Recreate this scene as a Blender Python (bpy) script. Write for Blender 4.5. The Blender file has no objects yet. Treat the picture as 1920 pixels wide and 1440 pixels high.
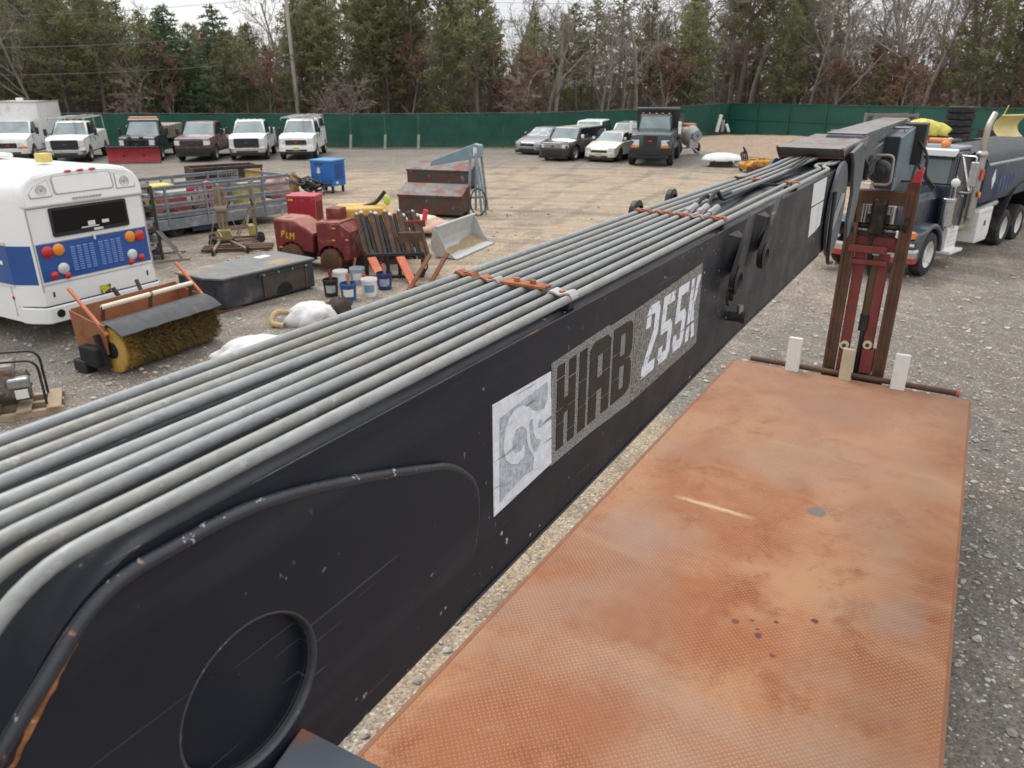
import bpy, bmesh, math, random
from mathutils import Vector, Matrix, noise as mnoise
R = math.radians
scene = bpy.context.scene
COL = scene.collection
rng = random.Random(7)

# ---------------------------------------------------------------- camera, sky, sun, exposure
CAM_H = 3.9
PITCH = math.atan(562 / 1400)
cam_d = bpy.data.cameras.new('camera'); cam = bpy.data.objects.new('camera', cam_d); COL.objects.link(cam)
cam.location = (0, 0, CAM_H); cam.rotation_euler = (R(90) - PITCH, 0, 0)
cam_d.sensor_width = 36; cam_d.lens = 1400 / 1920 * 36
cam_d.clip_start = 0.02; cam_d.clip_end = 2000
cam_d.dof.use_dof = True; cam_d.dof.focus_distance = 2.2; cam_d.dof.aperture_fstop = 7.0
scene.camera = cam

SUN_EL, SUN_AZ = 58, -35            # overcast: a weak, very soft sun high over the far left
world = bpy.data.worlds.new('World'); scene.world = world; world.use_nodes = True
nt = world.node_tree; nt.nodes.clear()
wo = nt.nodes.new('ShaderNodeOutputWorld'); bg = nt.nodes.new('ShaderNodeBackground')
sky = nt.nodes.new('ShaderNodeTexSky'); sky.sky_type = 'NISHITA'; sky.sun_disc = False
sky.sun_elevation = R(SUN_EL); sky.sun_rotation = R(SUN_AZ); sky.air_density = 1.0; sky.dust_density = 3.0
tc = nt.nodes.new('ShaderNodeTexCoord'); mp = nt.nodes.new('ShaderNodeMapping'); mp.inputs['Scale'].default_value = (1, 1, 3.2)
nz = nt.nodes.new('ShaderNodeTexNoise'); nz.inputs['Scale'].default_value = 3.0; nz.inputs['Detail'].default_value = 6
rp = nt.nodes.new('ShaderNodeValToRGB')
rp.color_ramp.elements[0].position = .35; rp.color_ramp.elements[0].color = (7.6, 7.8, 8.2, 1)
rp.color_ramp.elements[1].position = .62; rp.color_ramp.elements[1].color = (10.0, 10.0, 10.0, 1)
mx = nt.nodes.new('ShaderNodeMix'); mx.data_type = 'RGBA'; mx.inputs[0].default_value = .9
L = nt.links.new
L(tc.outputs['Generated'], mp.inputs[0]); L(mp.outputs[0], nz.inputs['Vector']); L(nz.outputs['Fac'], rp.inputs[0])
sx = nt.nodes.new('ShaderNodeSeparateXYZ'); L(tc.outputs['Generated'], sx.inputs[0])
mr = nt.nodes.new('ShaderNodeMapRange'); mr.inputs[1].default_value = 0.0; mr.inputs[2].default_value = .95; mr.inputs[3].default_value = .80; mr.inputs[4].default_value = 1.55   # overcast: zenith brighter than horizon
L(sx.outputs[2], mr.inputs[0]); vm = nt.nodes.new('ShaderNodeVectorMath'); vm.operation = 'SCALE'; L(rp.outputs[0], vm.inputs[0]); L(mr.outputs[0], vm.inputs['Scale'])
L(sky.outputs[0], mx.inputs[6]); L(vm.outputs[0], mx.inputs[7]); L(mx.outputs[2], bg.inputs['Color'])
bg.inputs['Strength'].default_value = .1
L(bg.outputs[0], wo.inputs[0])
sun_d = bpy.data.lights.new('sun', 'SUN'); sun_d.energy = 1.4; sun_d.angle = R(20); sun_d.color = (1, .96, .9)
sun = bpy.data.objects.new('sun', sun_d); COL.objects.link(sun)
_sd = Vector((math.sin(R(SUN_AZ)) * math.cos(R(SUN_EL)), math.cos(R(SUN_AZ)) * math.cos(R(SUN_EL)), math.sin(R(SUN_EL))))
sun.rotation_euler = _sd.to_track_quat('Z', 'Y').to_euler(); sun.location = (0, 0, 30)
scene.view_settings.view_transform = 'Standard'; scene.view_settings.look = 'None'
scene.view_settings.exposure = 0.3; scene.view_settings.gamma = 1
scene.cycles.max_bounces = 6; scene.cycles.transparent_max_bounces = 6

# ---------------------------------------------------------------- site survey: photo bearing -> metres on the site
_c, _s = math.cos(PITCH), math.sin(PITCH)
def ray(u, v):
    x, y = (u - 960) / 1400, (720 - v) / 1400
    return Vector((x, _c + _s * y, -_s + _c * y))
def G(u, v, z=0.0):
    d = ray(u, v); k = (z - CAM_H) / d.z
    return Vector((d.x * k, d.y * k, z))
def HT(P, v):                                   # height above ground at plan point P seen at row v
    k = (720 - v) / 1400
    return CAM_H + P[1] * (k * _c - _s) / (_c + k * _s)
def atY(u, v, Y):
    d = ray(u, v); k = Y / d.y
    return Vector((d.x * k, Y, CAM_H + d.z * k))
HEAD = R(31.0)
E1 = Vector((math.sin(HEAD), math.cos(HEAD), 0)); E2 = Vector((-math.cos(HEAD), math.sin(HEAD), 0))
def SP(u, v, s):                                # along the boom heading at s: (lateral, height)
    d = ray(u, v); k = s / d.dot(E1)
    return d.dot(E2) * k, CAM_H + d.z * k
def FP(u, v, lat):                              # on the vertical plane at that lateral: (s, height)
    d = ray(u, v); k = lat / d.dot(E2)
    return d.dot(E1) * k, CAM_H + d.z * k
# ---------------------------------------------------------------- mesh helpers
def rotm(e): return Matrix.Rotation(e[2], 4, 'Z') @ Matrix.Rotation(e[1], 4, 'Y') @ Matrix.Rotation(e[0], 4, 'X')
class MB:
    def __init__(s): s.v = []; s.f = []; s.M = None
    def add(s, vs, fs):
        o = len(s.v)
        if s.M is not None: vs = [tuple(s.M @ Vector(p)) for p in vs]
        s.v += [tuple(p) for p in vs]; s.f += [tuple(i + o for i in f) for f in fs]; return s
    def box(s, c, d, e=None):
        hx, hy, hz = d[0] / 2, d[1] / 2, d[2] / 2
        vs = [Vector((x * hx, y * hy, z * hz)) for x in (-1, 1) for y in (-1, 1) for z in (-1, 1)]
        if e: m = rotm(e); vs = [m @ p for p in vs]
        c = Vector(c)
        return s.add([p + c for p in vs], [(0, 1, 3, 2), (4, 6, 7, 5), (0, 4, 5, 1), (2, 3, 7, 6), (0, 2, 6, 4), (1, 5, 7, 3)])
    def bb(s, x0, x1, y0, y1, z0, z1):
        return s.box(((x0 + x1) / 2, (y0 + y1) / 2, (z0 + z1) / 2), (abs(x1 - x0), abs(y1 - y0), abs(z1 - z0)))
    def bar(s, p, q, w, h, up=(0, 0, 1)):
        p, q = Vector(p), Vector(q); d = (q - p).normalized(); up = Vector(up)
        if abs(d.dot(up)) > .98: up = Vector((0, 1, 0))
        a = d.cross(up).normalized() * w / 2; b = a.cross(d).normalized() * h / 2
        vs = [p - a - b, p + a - b, p + a + b, p - a + b, q - a - b, q + a - b, q + a + b, q - a + b]
        return s.add(vs, [(0, 1, 2, 3), (7, 6, 5, 4), (0, 4, 5, 1), (1, 5, 6, 2), (2, 6, 7, 3), (3, 7, 4, 0)])
    def tube(s, pts, r, n=8, cap=True):
        pts = [Vector(p) for p in pts]; k = len(pts); rs = r if isinstance(r, (list, tuple)) else [r] * k
        vs = []; t = (pts[1] - pts[0]).normalized(); up = Vector((0, 0, 1)) if abs(t.z) < .9 else Vector((1, 0, 0))
        a = t.cross(up).normalized()
        for i, p in enumerate(pts):
            if i == 0: t = pts[1] - p
            elif i == k - 1: t = p - pts[i - 1]
            else: t = (pts[i + 1] - p).normalized() + (p - pts[i - 1]).normalized()
            t.normalize(); a = (a - t * a.dot(t)).normalized(); b = t.cross(a)
            for j in range(n):
                w = 2 * math.pi * j / n; vs.append(p + (a * math.cos(w) + b * math.sin(w)) * rs[i])
        fs = [(i * n + j, i * n + (j + 1) % n, (i + 1) * n + (j + 1) % n, (i + 1) * n + j) for i in range(k - 1) for j in range(n)]
        if cap: fs += [tuple(reversed(range(n))), tuple(range((k - 1) * n, k * n))]
        return s.add(vs, fs)
    def cyl(s, p, q, r, n=16, r2=None): return s.tube([p, q], [r, r if r2 is None else r2], n)
    def prism(s, poly, a, b, axis='x'):
        n = len(poly)
        def mk(t):
            if axis == 'x': return [(t, p[0], p[1]) for p in poly]
            if axis == 'y': return [(p[0], t, p[1]) for p in poly]
            return [(p[0], p[1], t) for p in poly]
        fs = [tuple(range(n)), tuple(reversed(range(n, 2 * n)))] + [(i, (i + 1) % n, n + (i + 1) % n, n + i) for i in range(n)]
        return s.add(mk(a) + mk(b), fs)
    def lathe(s, prof, n=20, o=(0, 0, 0), axis='z', a0=0, a1=2 * math.pi):
        full = abs(a1 - a0 - 2 * math.pi) < 1e-6; m = n if full else n + 1; vs = []
        for i in range(m):
            w = a0 + (a1 - a0) * i / n; cw, sw = math.cos(w), math.sin(w)
            for r, h in prof:
                p = (r * cw, r * sw, h) if axis == 'z' else (h, r * cw, r * sw) if axis == 'x' else (r * sw, h, r * cw)
                vs.append((p[0] + o[0], p[1] + o[1], p[2] + o[2]))
        k = len(prof)
        return s.add(vs, [(i * k + j, ((i + 1) % m) * k + j, ((i + 1) % m) * k + j + 1, i * k + j + 1) for i in range(n) for j in range(k - 1)])
    def grid(s, rows):
        k = len(rows[0]); vs = [p for r in rows for p in r]
        return s.add(vs, [(i * k + j, (i + 1) * k + j, (i + 1) * k + j + 1, i * k + j + 1) for i in range(len(rows) - 1) for j in range(k - 1)])
    def hexa(s, b, t):                           # two quads, bottom then top
        return s.add(list(b) + list(t), [(3, 2, 1, 0), (4, 5, 6, 7), (0, 1, 5, 4), (1, 2, 6, 5), (2, 3, 7, 6), (3, 0, 4, 7)])
    def blob(s, c, r, n=18, m=10, amp=.2, seed=0, flat=True, fr=1.6):
        vs = []; c = Vector(c)
        for i in range(m + 1):
            th = math.pi * i / m
            for j in range(n):
                ph = 2 * math.pi * j / n; d = Vector((math.sin(th) * math.cos(ph), math.sin(th) * math.sin(ph), math.cos(th)))
                q = 1 + amp * mnoise.noise(d * fr + Vector((seed, seed * 2.3, 0))) + amp * .5 * mnoise.noise(d * fr * 2.7 + Vector((0, seed, 5)))
                p = Vector((d.x * r[0] * q, d.y * r[1] * q, d.z * r[2] * q))
                if flat and p.z < -r[2] * .55: p.z = -r[2] * .55 + (p.z + r[2] * .55) * .1
                vs.append(c + p)
        return s.add(vs, [(i * n + j, (i + 1) * n + j, (i + 1) * n + (j + 1) % n, i * n + (j + 1) % n) for i in range(m) for j in range(n)])
    def mod(s, fn): s.v = [tuple(fn(Vector(p))) for p in s.v]; return s
    def mesh(s, name, mat, smooth=None, recalc=True):
        me = bpy.data.meshes.new(name); me.from_pydata(s.v, [], s.f)
        if recalc:
            bm = bmesh.new(); bm.from_mesh(me); bmesh.ops.recalc_face_normals(bm, faces=bm.faces); bm.to_mesh(me); bm.free()
        if mat: me.materials.append(mat)
        if smooth:
            me.polygons.foreach_set('use_smooth', [True] * len(me.polygons))
            if smooth < 180: me.set_sharp_from_angle(angle=R(smooth))
        me.update(); return me
    def build(s, name, mat, parent=None, smooth=None, bevel=0, seg=2, recalc=True):
        o = bpy.data.objects.new(name, s.mesh(name, mat, smooth, recalc)); COL.objects.link(o)
        if parent: o.parent = parent
        if bevel:
            b = o.modifiers.new('bevel', 'BEVEL'); b.width = bevel; b.segments = seg; b.limit_method = 'ANGLE'; b.angle_limit = R(35)
        return o
def link(name, me, parent=None, loc=None, rot=None, scale=None):
    o = bpy.data.objects.new(name, me); COL.objects.link(o)
    if parent: o.parent = parent
    if loc is not None: o.location = loc
    if rot is not None: o.rotation_euler = rot
    if scale is not None: o.scale = scale
    return o
def tag(o, label, cat, group=None, kind=None):
    if label: o['label'] = label
    if cat: o['category'] = cat
    if group: o['group'] = group
    if kind: o['kind'] = kind
    return o
def thing(name, label, cat, loc=(0, 0, 0), rotz=0.0, group=None):
    o = bpy.data.objects.new(name, None); COL.objects.link(o); o.empty_display_size = .2
    o.location = loc; o.rotation_euler = (0, 0, rotz)
    return tag(o, label, cat, group)
def fillet(pts, r, n=5):
    pts = [Vector(p) for p in pts]; out = [pts[0]]
    for i in range(1, len(pts) - 1):
        a, b, c = pts[i - 1], pts[i], pts[i + 1]; d0, d1 = (a - b), (c - b)
        k = min(r, d0.length * .45, d1.length * .45); p, q = b + d0.normalized() * k, b + d1.normalized() * k
        for j in range(n + 1):
            t = j / n; out.append(p * (1 - t) ** 2 + b * 2 * t * (1 - t) + q * t * t)
    return out + [pts[-1]]
def arc(cx, cz, r, a0, a1, n): return [(cx + r * math.cos(R(a0 + (a1 - a0) * i / n)), cz + r * math.sin(R(a0 + (a1 - a0) * i / n))) for i in range(n + 1)]
def rrect(x0, x1, y0, y1, r, n=4):
    return arc(x1 - r, y0 + r, r, -90, 0, n) + arc(x1 - r, y1 - r, r, 0, 90, n) + arc(x0 + r, y1 - r, r, 90, 180, n) + arc(x0 + r, y0 + r, r, 180, 270, n)

# ---------------------------------------------------------------- materials
MATS = {}
def mat(name, col, rough=.55, metal=0, var=.12, vs=3, c2=None, c2s=4, c2r=(.52, .66), c3=None, c3s=30, c3r=(.62, .7), bump=0, bs=60, coat=0, spec=None, em=None, coords='Object', objvar=0, stretch=None):
    if name in MATS: return MATS[name]
    m = bpy.data.materials.new(name); m.use_nodes = True; t = m.node_tree; n = t.nodes; l = t.links.new
    b = n['Principled BSDF']; b.inputs['Roughness'].default_value = rough; b.inputs['Metallic'].default_value = metal
    if coat: b.inputs['Coat Weight'].default_value = coat; b.inputs['Coat Roughness'].default_value = .12
    if spec is not None: b.inputs['Specular IOR Level'].default_value = spec
    co = n.new('ShaderNodeTexCoord').outputs[coords]
    if stretch:
        q = n.new('ShaderNodeMapping'); q.inputs['Scale'].default_value = stretch; l(co, q.inputs[0]); co = q.outputs[0]
    def nz(scale, det=5, ro=.6):
        x = n.new('ShaderNodeTexNoise'); x.inputs['Scale'].default_value = scale; x.inputs['Detail'].default_value = det; x.inputs['Roughness'].default_value = ro
        l(co, x.inputs['Vector']); return x.outputs['Fac']
    def mapr(src, a, bb, c, d):
        x = n.new('ShaderNodeMapRange'); x.inputs[1].default_value = a; x.inputs[2].default_value = bb; x.inputs[3].default_value = c; x.inputs[4].default_value = d
        l(src, x.inputs[0]); return x.outputs[0]
    def mix(f, A, B, mode='MIX'):
        x = n.new('ShaderNodeMix'); x.data_type = 'RGBA'; x.blend_type = mode
        if isinstance(f, float): x.inputs[0].default_value = f
        else: l(f, x.inputs[0])
        for i, q in ((6, A), (7, B)):
            if isinstance(q, tuple): x.inputs[i].default_value = (*q, 1) if len(q) == 3 else q
            else: l(q, x.inputs[i])
        return x.outputs[2]
    cur = tuple(col)
    if c2: cur = mix(mapr(nz(c2s), c2r[0], c2r[1], 0, 1), cur, tuple(c2))
    if c3: cur = mix(mapr(nz(c3s, 3), c3r[0], c3r[1], 0, 1), cur, tuple(c3))
    if var:
        g = mapr(nz(vs, 6), .25, .75, 1 - var, 1 + var)
        x = n.new('ShaderNodeVectorMath'); x.operation = 'SCALE'
        if isinstance(cur, tuple): x.inputs[0].default_value = cur
        else: l(cur, x.inputs[0])
        l(g, x.inputs['Scale']); cur = x.outputs[0]
        l(mapr(nz(vs * 2.3, 4), .3, .7, max(.02, rough - .08), min(1, rough + .1)), b.inputs['Roughness'])
    if objvar:
        oi = n.new('ShaderNodeObjectInfo'); hs = n.new('ShaderNodeHueSaturation')
        l(mapr(oi.outputs['Random'], 0, 1, 1 - objvar, 1 + objvar), hs.inputs['Value']); l(mapr(oi.outputs['Random'], 0, 1, .5 + objvar * .06, .5 - objvar * .06), hs.inputs['Hue'])
        if isinstance(cur, tuple): hs.inputs['Color'].default_value = (*cur, 1)
        else: l(cur, hs.inputs['Color'])
        cur = hs.outputs[0]
    if isinstance(cur, tuple): b.inputs['Base Color'].default_value = (*cur, 1)
    else: l(cur, b.inputs['Base Color'])
    if bump:
        bp = n.new('ShaderNodeBump'); bp.inputs['Strength'].default_value = bump; bp.inputs['Distance'].default_value = .01
        l(nz(bs, 4), bp.inputs['Height']); l(bp.outputs[0], b.inputs['Normal'])
    if em: b.inputs['Emission Color'].default_value = (*em[0], 1); b.inputs['Emission Strength'].default_value = em[1]
    MATS[name] = m; return m

RUST = (.16, .062, .026); DUST = (.34, .28, .2)
white_paint = mat('white_paint', (.80, .80, .78), .35, var=.05, c2=(.55, .51, .45), c2s=2.2, c2r=(.54, .8), coat=.3)
old_white = mat('old_white_paint', (.70, .70, .66), .5, var=.08, c2=(.45, .4, .32), c2s=3, c2r=(.55, .75))
black_plastic = mat('black_plastic', (.014, .014, .016), .5, var=.2)
rubber = mat('tyre_rubber', (.022, .022, .023), .8, var=.25, c2=(.09, .075, .06), c2s=5, c2r=(.5, .8), bump=.3, bs=50)
glass_dark = mat('dark_glass', (.012, .015, .017), .06, var=0, spec=.8)
glass_sky_tint = mat('windscreen_painted_sky', (.20, .25, .255), .10, var=.35, vs=1.6, spec=.9)  # pale mottled base colour stands in for sky reflected in the windscreens
chrome = mat('chrome', (.66, .67, .68), .16, 1, var=.1)
steel = mat('worn_steel', (.36, .36, .36), .42, .8, var=.2, c2=(.2, .13, .08), c2s=5, c2r=(.58, .75))
dark_steel = mat('dark_steel', (.05, .048, .046), .55, .4, var=.3, c2=RUST, c2s=5, c2r=(.55, .75))
rust = mat('rusty_iron', RUST, .8, .1, var=.35, vs=5, c2=(.07, .03, .018), c2s=7, bump=.3, bs=60)
rust_brown = mat('brown_rusty_steel', (.095, .05, .03), .6, .25, var=.3, vs=4, c2=(.15, .065, .03), c2s=6, bump=.2, bs=50)
amber = mat('amber_lens', (.75, .2, .02), .2, var=.1, coat=.5)
red_lens = mat('red_lens', (.5, .015, .015), .2, var=.1, coat=.5)
lamp_clear = mat('clear_lamp', (.62, .63, .62), .15, .2, var=.15, vs=12)
wood = mat('weathered_wood', (.36, .27, .18), .85, var=.25, vs=6, c2=(.22, .17, .12), c2s=5, stretch=(1, 6, 1))
cream = mat('cream_plastic', (.72, .66, .5), .5, var=.1)
under = mat('underbody_black', (.008, .008, .009), .8, var=.2)
# ---------------------------------------------------------------- node sugar for the special materials
class NT:
    def __init__(s, name):
        s.m = bpy.data.materials.new(name); s.m.use_nodes = True; s.n = s.m.node_tree.nodes; s.l = s.m.node_tree.links.new; s.b = s.n['Principled BSDF']
        s.co = s.n.new('ShaderNodeTexCoord').outputs['Object']
    def put(s, sock, v):
        if isinstance(v, (int, float)): sock.default_value = v
        elif isinstance(v, tuple): sock.default_value = v if len(sock.default_value) == len(v) else (*v, 1)
        else: s.l(v, sock)
    def math(s, op, a, b=0.0, c=None, clamp=False):
        x = s.n.new('ShaderNodeMath'); x.operation = op; x.use_clamp = clamp; s.put(x.inputs[0], a); s.put(x.inputs[1], b)
        if c is not None: s.put(x.inputs[2], c)
        return x.outputs[0]
    def vec(s, op, a, b=None, scale=None):
        x = s.n.new('ShaderNodeVectorMath'); x.operation = op; s.put(x.inputs[0], a)
        if b is not None: s.put(x.inputs[1], b)
        if scale is not None: s.put(x.inputs['Scale'], scale)
        return x.outputs['Value'] if op in ('DISTANCE', 'LENGTH', 'DOT_PRODUCT') else x.outputs[0]
    def mapping(s, loc=(0, 0, 0), rot=(0, 0, 0), sc=(1, 1, 1), src=None):
        x = s.n.new('ShaderNodeMapping'); x.inputs[1].default_value = loc; x.inputs[2].default_value = rot; x.inputs[3].default_value = sc
        s.l(src or s.co, x.inputs[0]); return x.outputs[0]
    def noise(s, scale, det=5, ro=.55, dist=0, src=None, col=False):
        x = s.n.new('ShaderNodeTexNoise'); x.inputs['Scale'].default_value = scale; x.inputs['Detail'].default_value = det
        x.inputs['Roughness'].default_value = ro; x.inputs['Distortion'].default_value = dist; s.l(src or s.co, x.inputs['Vector'])
        return x.outputs['Color' if col else 'Fac']
    def voro(s, scale, src=None, feature='F1', out='Distance', rnd=1):
        x = s.n.new('ShaderNodeTexVoronoi'); x.feature = feature; x.inputs['Scale'].default_value = scale; x.inputs['Randomness'].default_value = rnd
        s.l(src or s.co, x.inputs['Vector']); return x.outputs[out]
    def ramp(s, f, a, b, c=0.0, d=1.0, smooth=False):
        x = s.n.new('ShaderNodeMapRange'); x.interpolation_type = 'SMOOTHSTEP' if smooth else 'LINEAR'
        s.put(x.inputs[0], f); x.inputs[1].default_value = a; x.inputs[2].default_value = b; s.put(x.inputs[3], c); s.put(x.inputs[4], d); return x.outputs[0]
    def mix(s, f, a, b, mode='MIX'):
        x = s.n.new('ShaderNodeMix'); x.data_type = 'RGBA'; x.blend_type = mode; s.put(x.inputs[0], f); s.put(x.inputs[6], a); s.put(x.inputs[7], b); return x.outputs[2]
    def sep(s, v):
        x = s.n.new('ShaderNodeSeparateXYZ'); s.l(v, x.inputs[0]); return x.outputs
    def bump(s, h, st=.5, dist=.01):
        x = s.n.new('ShaderNodeBump'); x.inputs['Strength'].default_value = st; x.inputs['Distance'].default_value = dist; s.l(h, x.inputs['Height'])
        s.l(x.outputs[0], s.b.inputs['Normal'])
    def fin(s, col, rough=.9, metal=0.0, spec=None):
        s.put(s.b.inputs['Base Color'], col); s.put(s.b.inputs['Roughness'], rough); s.put(s.b.inputs['Metallic'], metal)
        if spec is not None: s.b.inputs['Specular IOR Level'].default_value = spec
        return s.m

# ---------------------------------------------------------------- the yard: one sheet of gravel and sand
def gravel_material():
    t = NT('yard_gravel')
    big = t.noise(.09, 5, .6, .4); mid = t.noise(.55, 6, .65, .3); fine = t.noise(3.2, 6, .7)
    gap = t.vec('DISTANCE', t.mapping(sc=(.75, 1, 1)), (2.2, 28.0, 0.0))
    sandy = t.math('ADD', t.ramp(gap, 5, 19, .72, 0), t.math('MULTIPLY', t.math('SUBTRACT', mid, .45), 1.1))
    sandy = t.math('ADD', sandy, t.math('MULTIPLY', t.math('SUBTRACT', big, .5), 1.2))
    sand_f = t.ramp(sandy, .12, .62, 0, 1, True)
    grey = t.mix(t.ramp(fine, .3, .7), (.15, .136, .12), (.245, .224, .198))
    sand = t.mix(t.ramp(fine, .3, .7), (.29, .225, .16), (.42, .34, .25))
    c = t.mix(sand_f, grey, sand)
    d1 = t.noise(.33, 5, .6, .8); dark = t.ramp(d1, .5, .68, 0, .55, True)
    c = t.mix(dark, c, (.115, .104, .092))
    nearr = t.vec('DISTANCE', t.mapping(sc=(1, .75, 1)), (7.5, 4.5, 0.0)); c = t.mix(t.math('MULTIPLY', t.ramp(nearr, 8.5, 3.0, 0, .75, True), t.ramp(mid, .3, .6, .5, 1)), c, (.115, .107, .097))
    strip = t.vec('DISTANCE', t.mapping(rot=(0, 0, R(31)), sc=(2.6, .8, 1)), (-.9, 4.4, 0.0)); c = t.mix(t.ramp(strip, 5.2, 3.4, 0, .85, True), c, t.mix(t.ramp(fine, .3, .7), (.30, .235, .165), (.40, .325, .235)))
    rowd = t.ramp(t.sep(t.co)[1], 35, 42, 0, .45, True); c = t.mix(t.math('MULTIPLY', rowd, t.ramp(mid, .35, .6, .4, 1)), c, (.15, .14, .125))
    # tyre tracks: long curved double streaks pressed in the sand
    for sc, ro, sd in ((.16, .35, 1.7), (.12, 1.2, 2.6), (.2, 2.3, 2.0)):
        w = t.n.new('ShaderNodeTexWave'); w.wave_type = 'BANDS'; w.inputs['Scale'].default_value = sc; w.inputs['Distortion'].default_value = 6; w.inputs['Detail'].default_value = 3
        w.inputs['Detail Scale'].default_value = .35; t.l(t.mapping(loc=(sd, sd * 3, 0), rot=(0, 0, ro)), w.inputs['Vector'])
        if ro > 1: w.wave_type = 'RINGS'; w.rings_direction = 'Z'
        f = t.ramp(w.outputs['Fac'], .82, .97, 0, .52, True); f = t.math('MULTIPLY', f, t.ramp(t.noise(.8, 3), .4, .6))
        c = t.mix(f, c, (.15, .125, .1))
        f2 = t.ramp(w.outputs['Fac'], .62, .74, 0, .1, True); f2 = t.math('MULTIPLY', f2, t.ramp(w.outputs['Fac'], .76, .84, 1, 0))
        c = t.mix(f2, c, (.46, .39, .3))
    # stones of two sizes
    v1 = t.voro(52, out='Color'); v1d = t.voro(52); v2 = t.voro(21, out='Color'); v2d = t.voro(21)
    s1 = t.sep(v1)[0]; s2 = t.sep(v2)[1]
    c = t.mix(.62, c, t.mix(1.0, c, t.mix(s1, (.45, .44, .43), (1.6, 1.55, 1.5)), 'MULTIPLY'))
    pale = t.math('MULTIPLY', t.ramp(s2, .86, .93), t.ramp(v2d, .4, .25)); c = t.mix(t.math('MULTIPLY', pale, .8), c, (.56, .53, .49))
    darks = t.math('MULTIPLY', t.ramp(s2, .16, .08), t.ramp(v2d, .45, .3)); c = t.mix(t.math('MULTIPLY', darks, .6), c, (.09, .085, .08))
    pk = t.math('MULTIPLY', t.ramp(s1, .93, .96), t.ramp(v1d, .5, .3)); c = t.mix(t.math('MULTIPLY', pk, .75), c, (.6, .58, .54))
    h = t.math('ADD', t.math('MULTIPLY', v1d, -.5), t.math('ADD', t.math('MULTIPLY', v2d, -.6), t.math('MULTIPLY', mid, 3)))
    t.bump(h, .6, .02)
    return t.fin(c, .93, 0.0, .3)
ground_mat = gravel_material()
def hgt(x, y):
    return .05 * mnoise.noise(Vector((x * .12, y * .12, 0))) + .007 * mnoise.noise(Vector((x * .6, y * .6, 3)))
def ground():
    m = MB(); xs = [-420, -200, -110, -70] + [i * 1.0 for i in range(-50, 46)] + [60, 90, 150, 260, 420]
    ys = [-60, -20, -6] + [i * 1.0 for i in range(-2, 72)] + [80, 95, 120, 180, 300, 700]
    m.grid([[(x, y, hgt(x, y) if abs(x) < 60 and -3 < y < 75 else 0) for x in xs] for y in ys])
    o = m.build('ground', ground_mat, smooth=180); o['kind'] = 'structure'; o['label'] = 'worn gravel and sand yard with curved tyre tracks'
ground()
# loose stones lying on the gravel near the trucks
def stones():
    m = MB(); r = random.Random(3); t = (1 + 5 ** .5) / 2
    ico = [(-1, t, 0), (1, t, 0), (-1, -t, 0), (1, -t, 0), (0, -1, t), (0, 1, t), (0, -1, -t), (0, 1, -t), (t, 0, -1), (t, 0, 1), (-t, 0, -1), (-t, 0, 1)]
    fc = [(0, 11, 5), (0, 5, 1), (0, 1, 7), (0, 7, 10), (0, 10, 11), (1, 5, 9), (5, 11, 4), (11, 10, 2), (10, 7, 6), (7, 1, 8), (3, 9, 4), (3, 4, 2), (3, 2, 6), (3, 6, 8), (3, 8, 9), (4, 9, 5), (2, 4, 11), (6, 2, 10), (8, 6, 7), (9, 8, 1)]
    for k in range(6500):
        v = 1440 - (1440 - 330) * r.random() ** .8; u = r.uniform(-150, 2050)
        p = G(u, v)
        if p.y > 26 or (p.x < 3.2 and p.y < 9 and r.random() < .85): continue
        q = r.choice((.005, .006, .008, .011, .016)) * (1 + p.length / 22); e = [r.uniform(.6, 1.3) for _ in range(3)]
        a = r.uniform(0, 6.28); ca, sa = math.cos(a), math.sin(a)
        m.add([(p.x + q * (x * ca * e[0] - y * sa * e[1]), p.y + q * (x * sa * e[0] + y * ca * e[1]), hgt(p.x, p.y) + q * .4 + q * z * .5 * e[2]) for x, y, z in ico], fc)
    t = NT('loose_stone'); v = t.sep(t.voro(14, out='Color'))
    c = t.mix(v[0], (.17, .155, .135), (.48, .45, .41)); c = t.mix(t.ramp(v[1], .8, .9), c, (.38, .29, .2))
    o = m.build('gravel', t.fin(c, .9), recalc=False); tag(o, 'loose pale stones strewn over the gravel yard', None, kind='stuff')
stones()
# the rise of bare stony ground in the fence corner
def bank():
    m = MB(); P = [G(1268, 300), G(1500, 312), G(1560, 300), G(1620, 285), G(1480, 262), G(1362, 252), G(1300, 258)]
    c0 = Vector((16.5, 47)); n = 44; rows = []
    for i in range(n + 1):
        row = []
        for j in range(n + 1):
            x = 8 + 24 * j / n; y = 38 + 29 * i / n
            d = math.hypot((x - 19) / 9.5, (y - 54) / 14.5)
            h = max(0, 1 - d) ; h = h * h * (3 - 2 * h) * .5
            z = h + (.1 * mnoise.noise(Vector((x * .7, y * .7, 0))) + .05 * mnoise.noise(Vector((x * 2.3, y * 2.3, 1)))) * min(1, h * 4) - .07 + hgt(x, y) * .5 + (.03 if h > .02 else -.1)
            row.append((x, y, z))
        rows.append(row)
    m.grid(rows)
    t = NT('stony_bank'); a = t.noise(1.2, 6, .7); v = t.sep(t.voro(7, out='Color')); vd = t.voro(7)
    c = t.mix(t.ramp(a, .35, .65), (.26, .175, .115), (.33, .25, .175)); c = t.mix(t.ramp(v[0], .6, .9, 0, .6), c, (.38, .31, .235)); c = t.mix(t.ramp(v[1], .78, .95, 0, .8), c, (.25, .17, .11))
    t.bump(vd, .8, .06)
    o = m.build('gravel_bank', t.fin(c, .95), smooth=180); o['kind'] = 'structure'; o['label'] = 'low bank of reddish stones in the fence corner'
bank()
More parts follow.
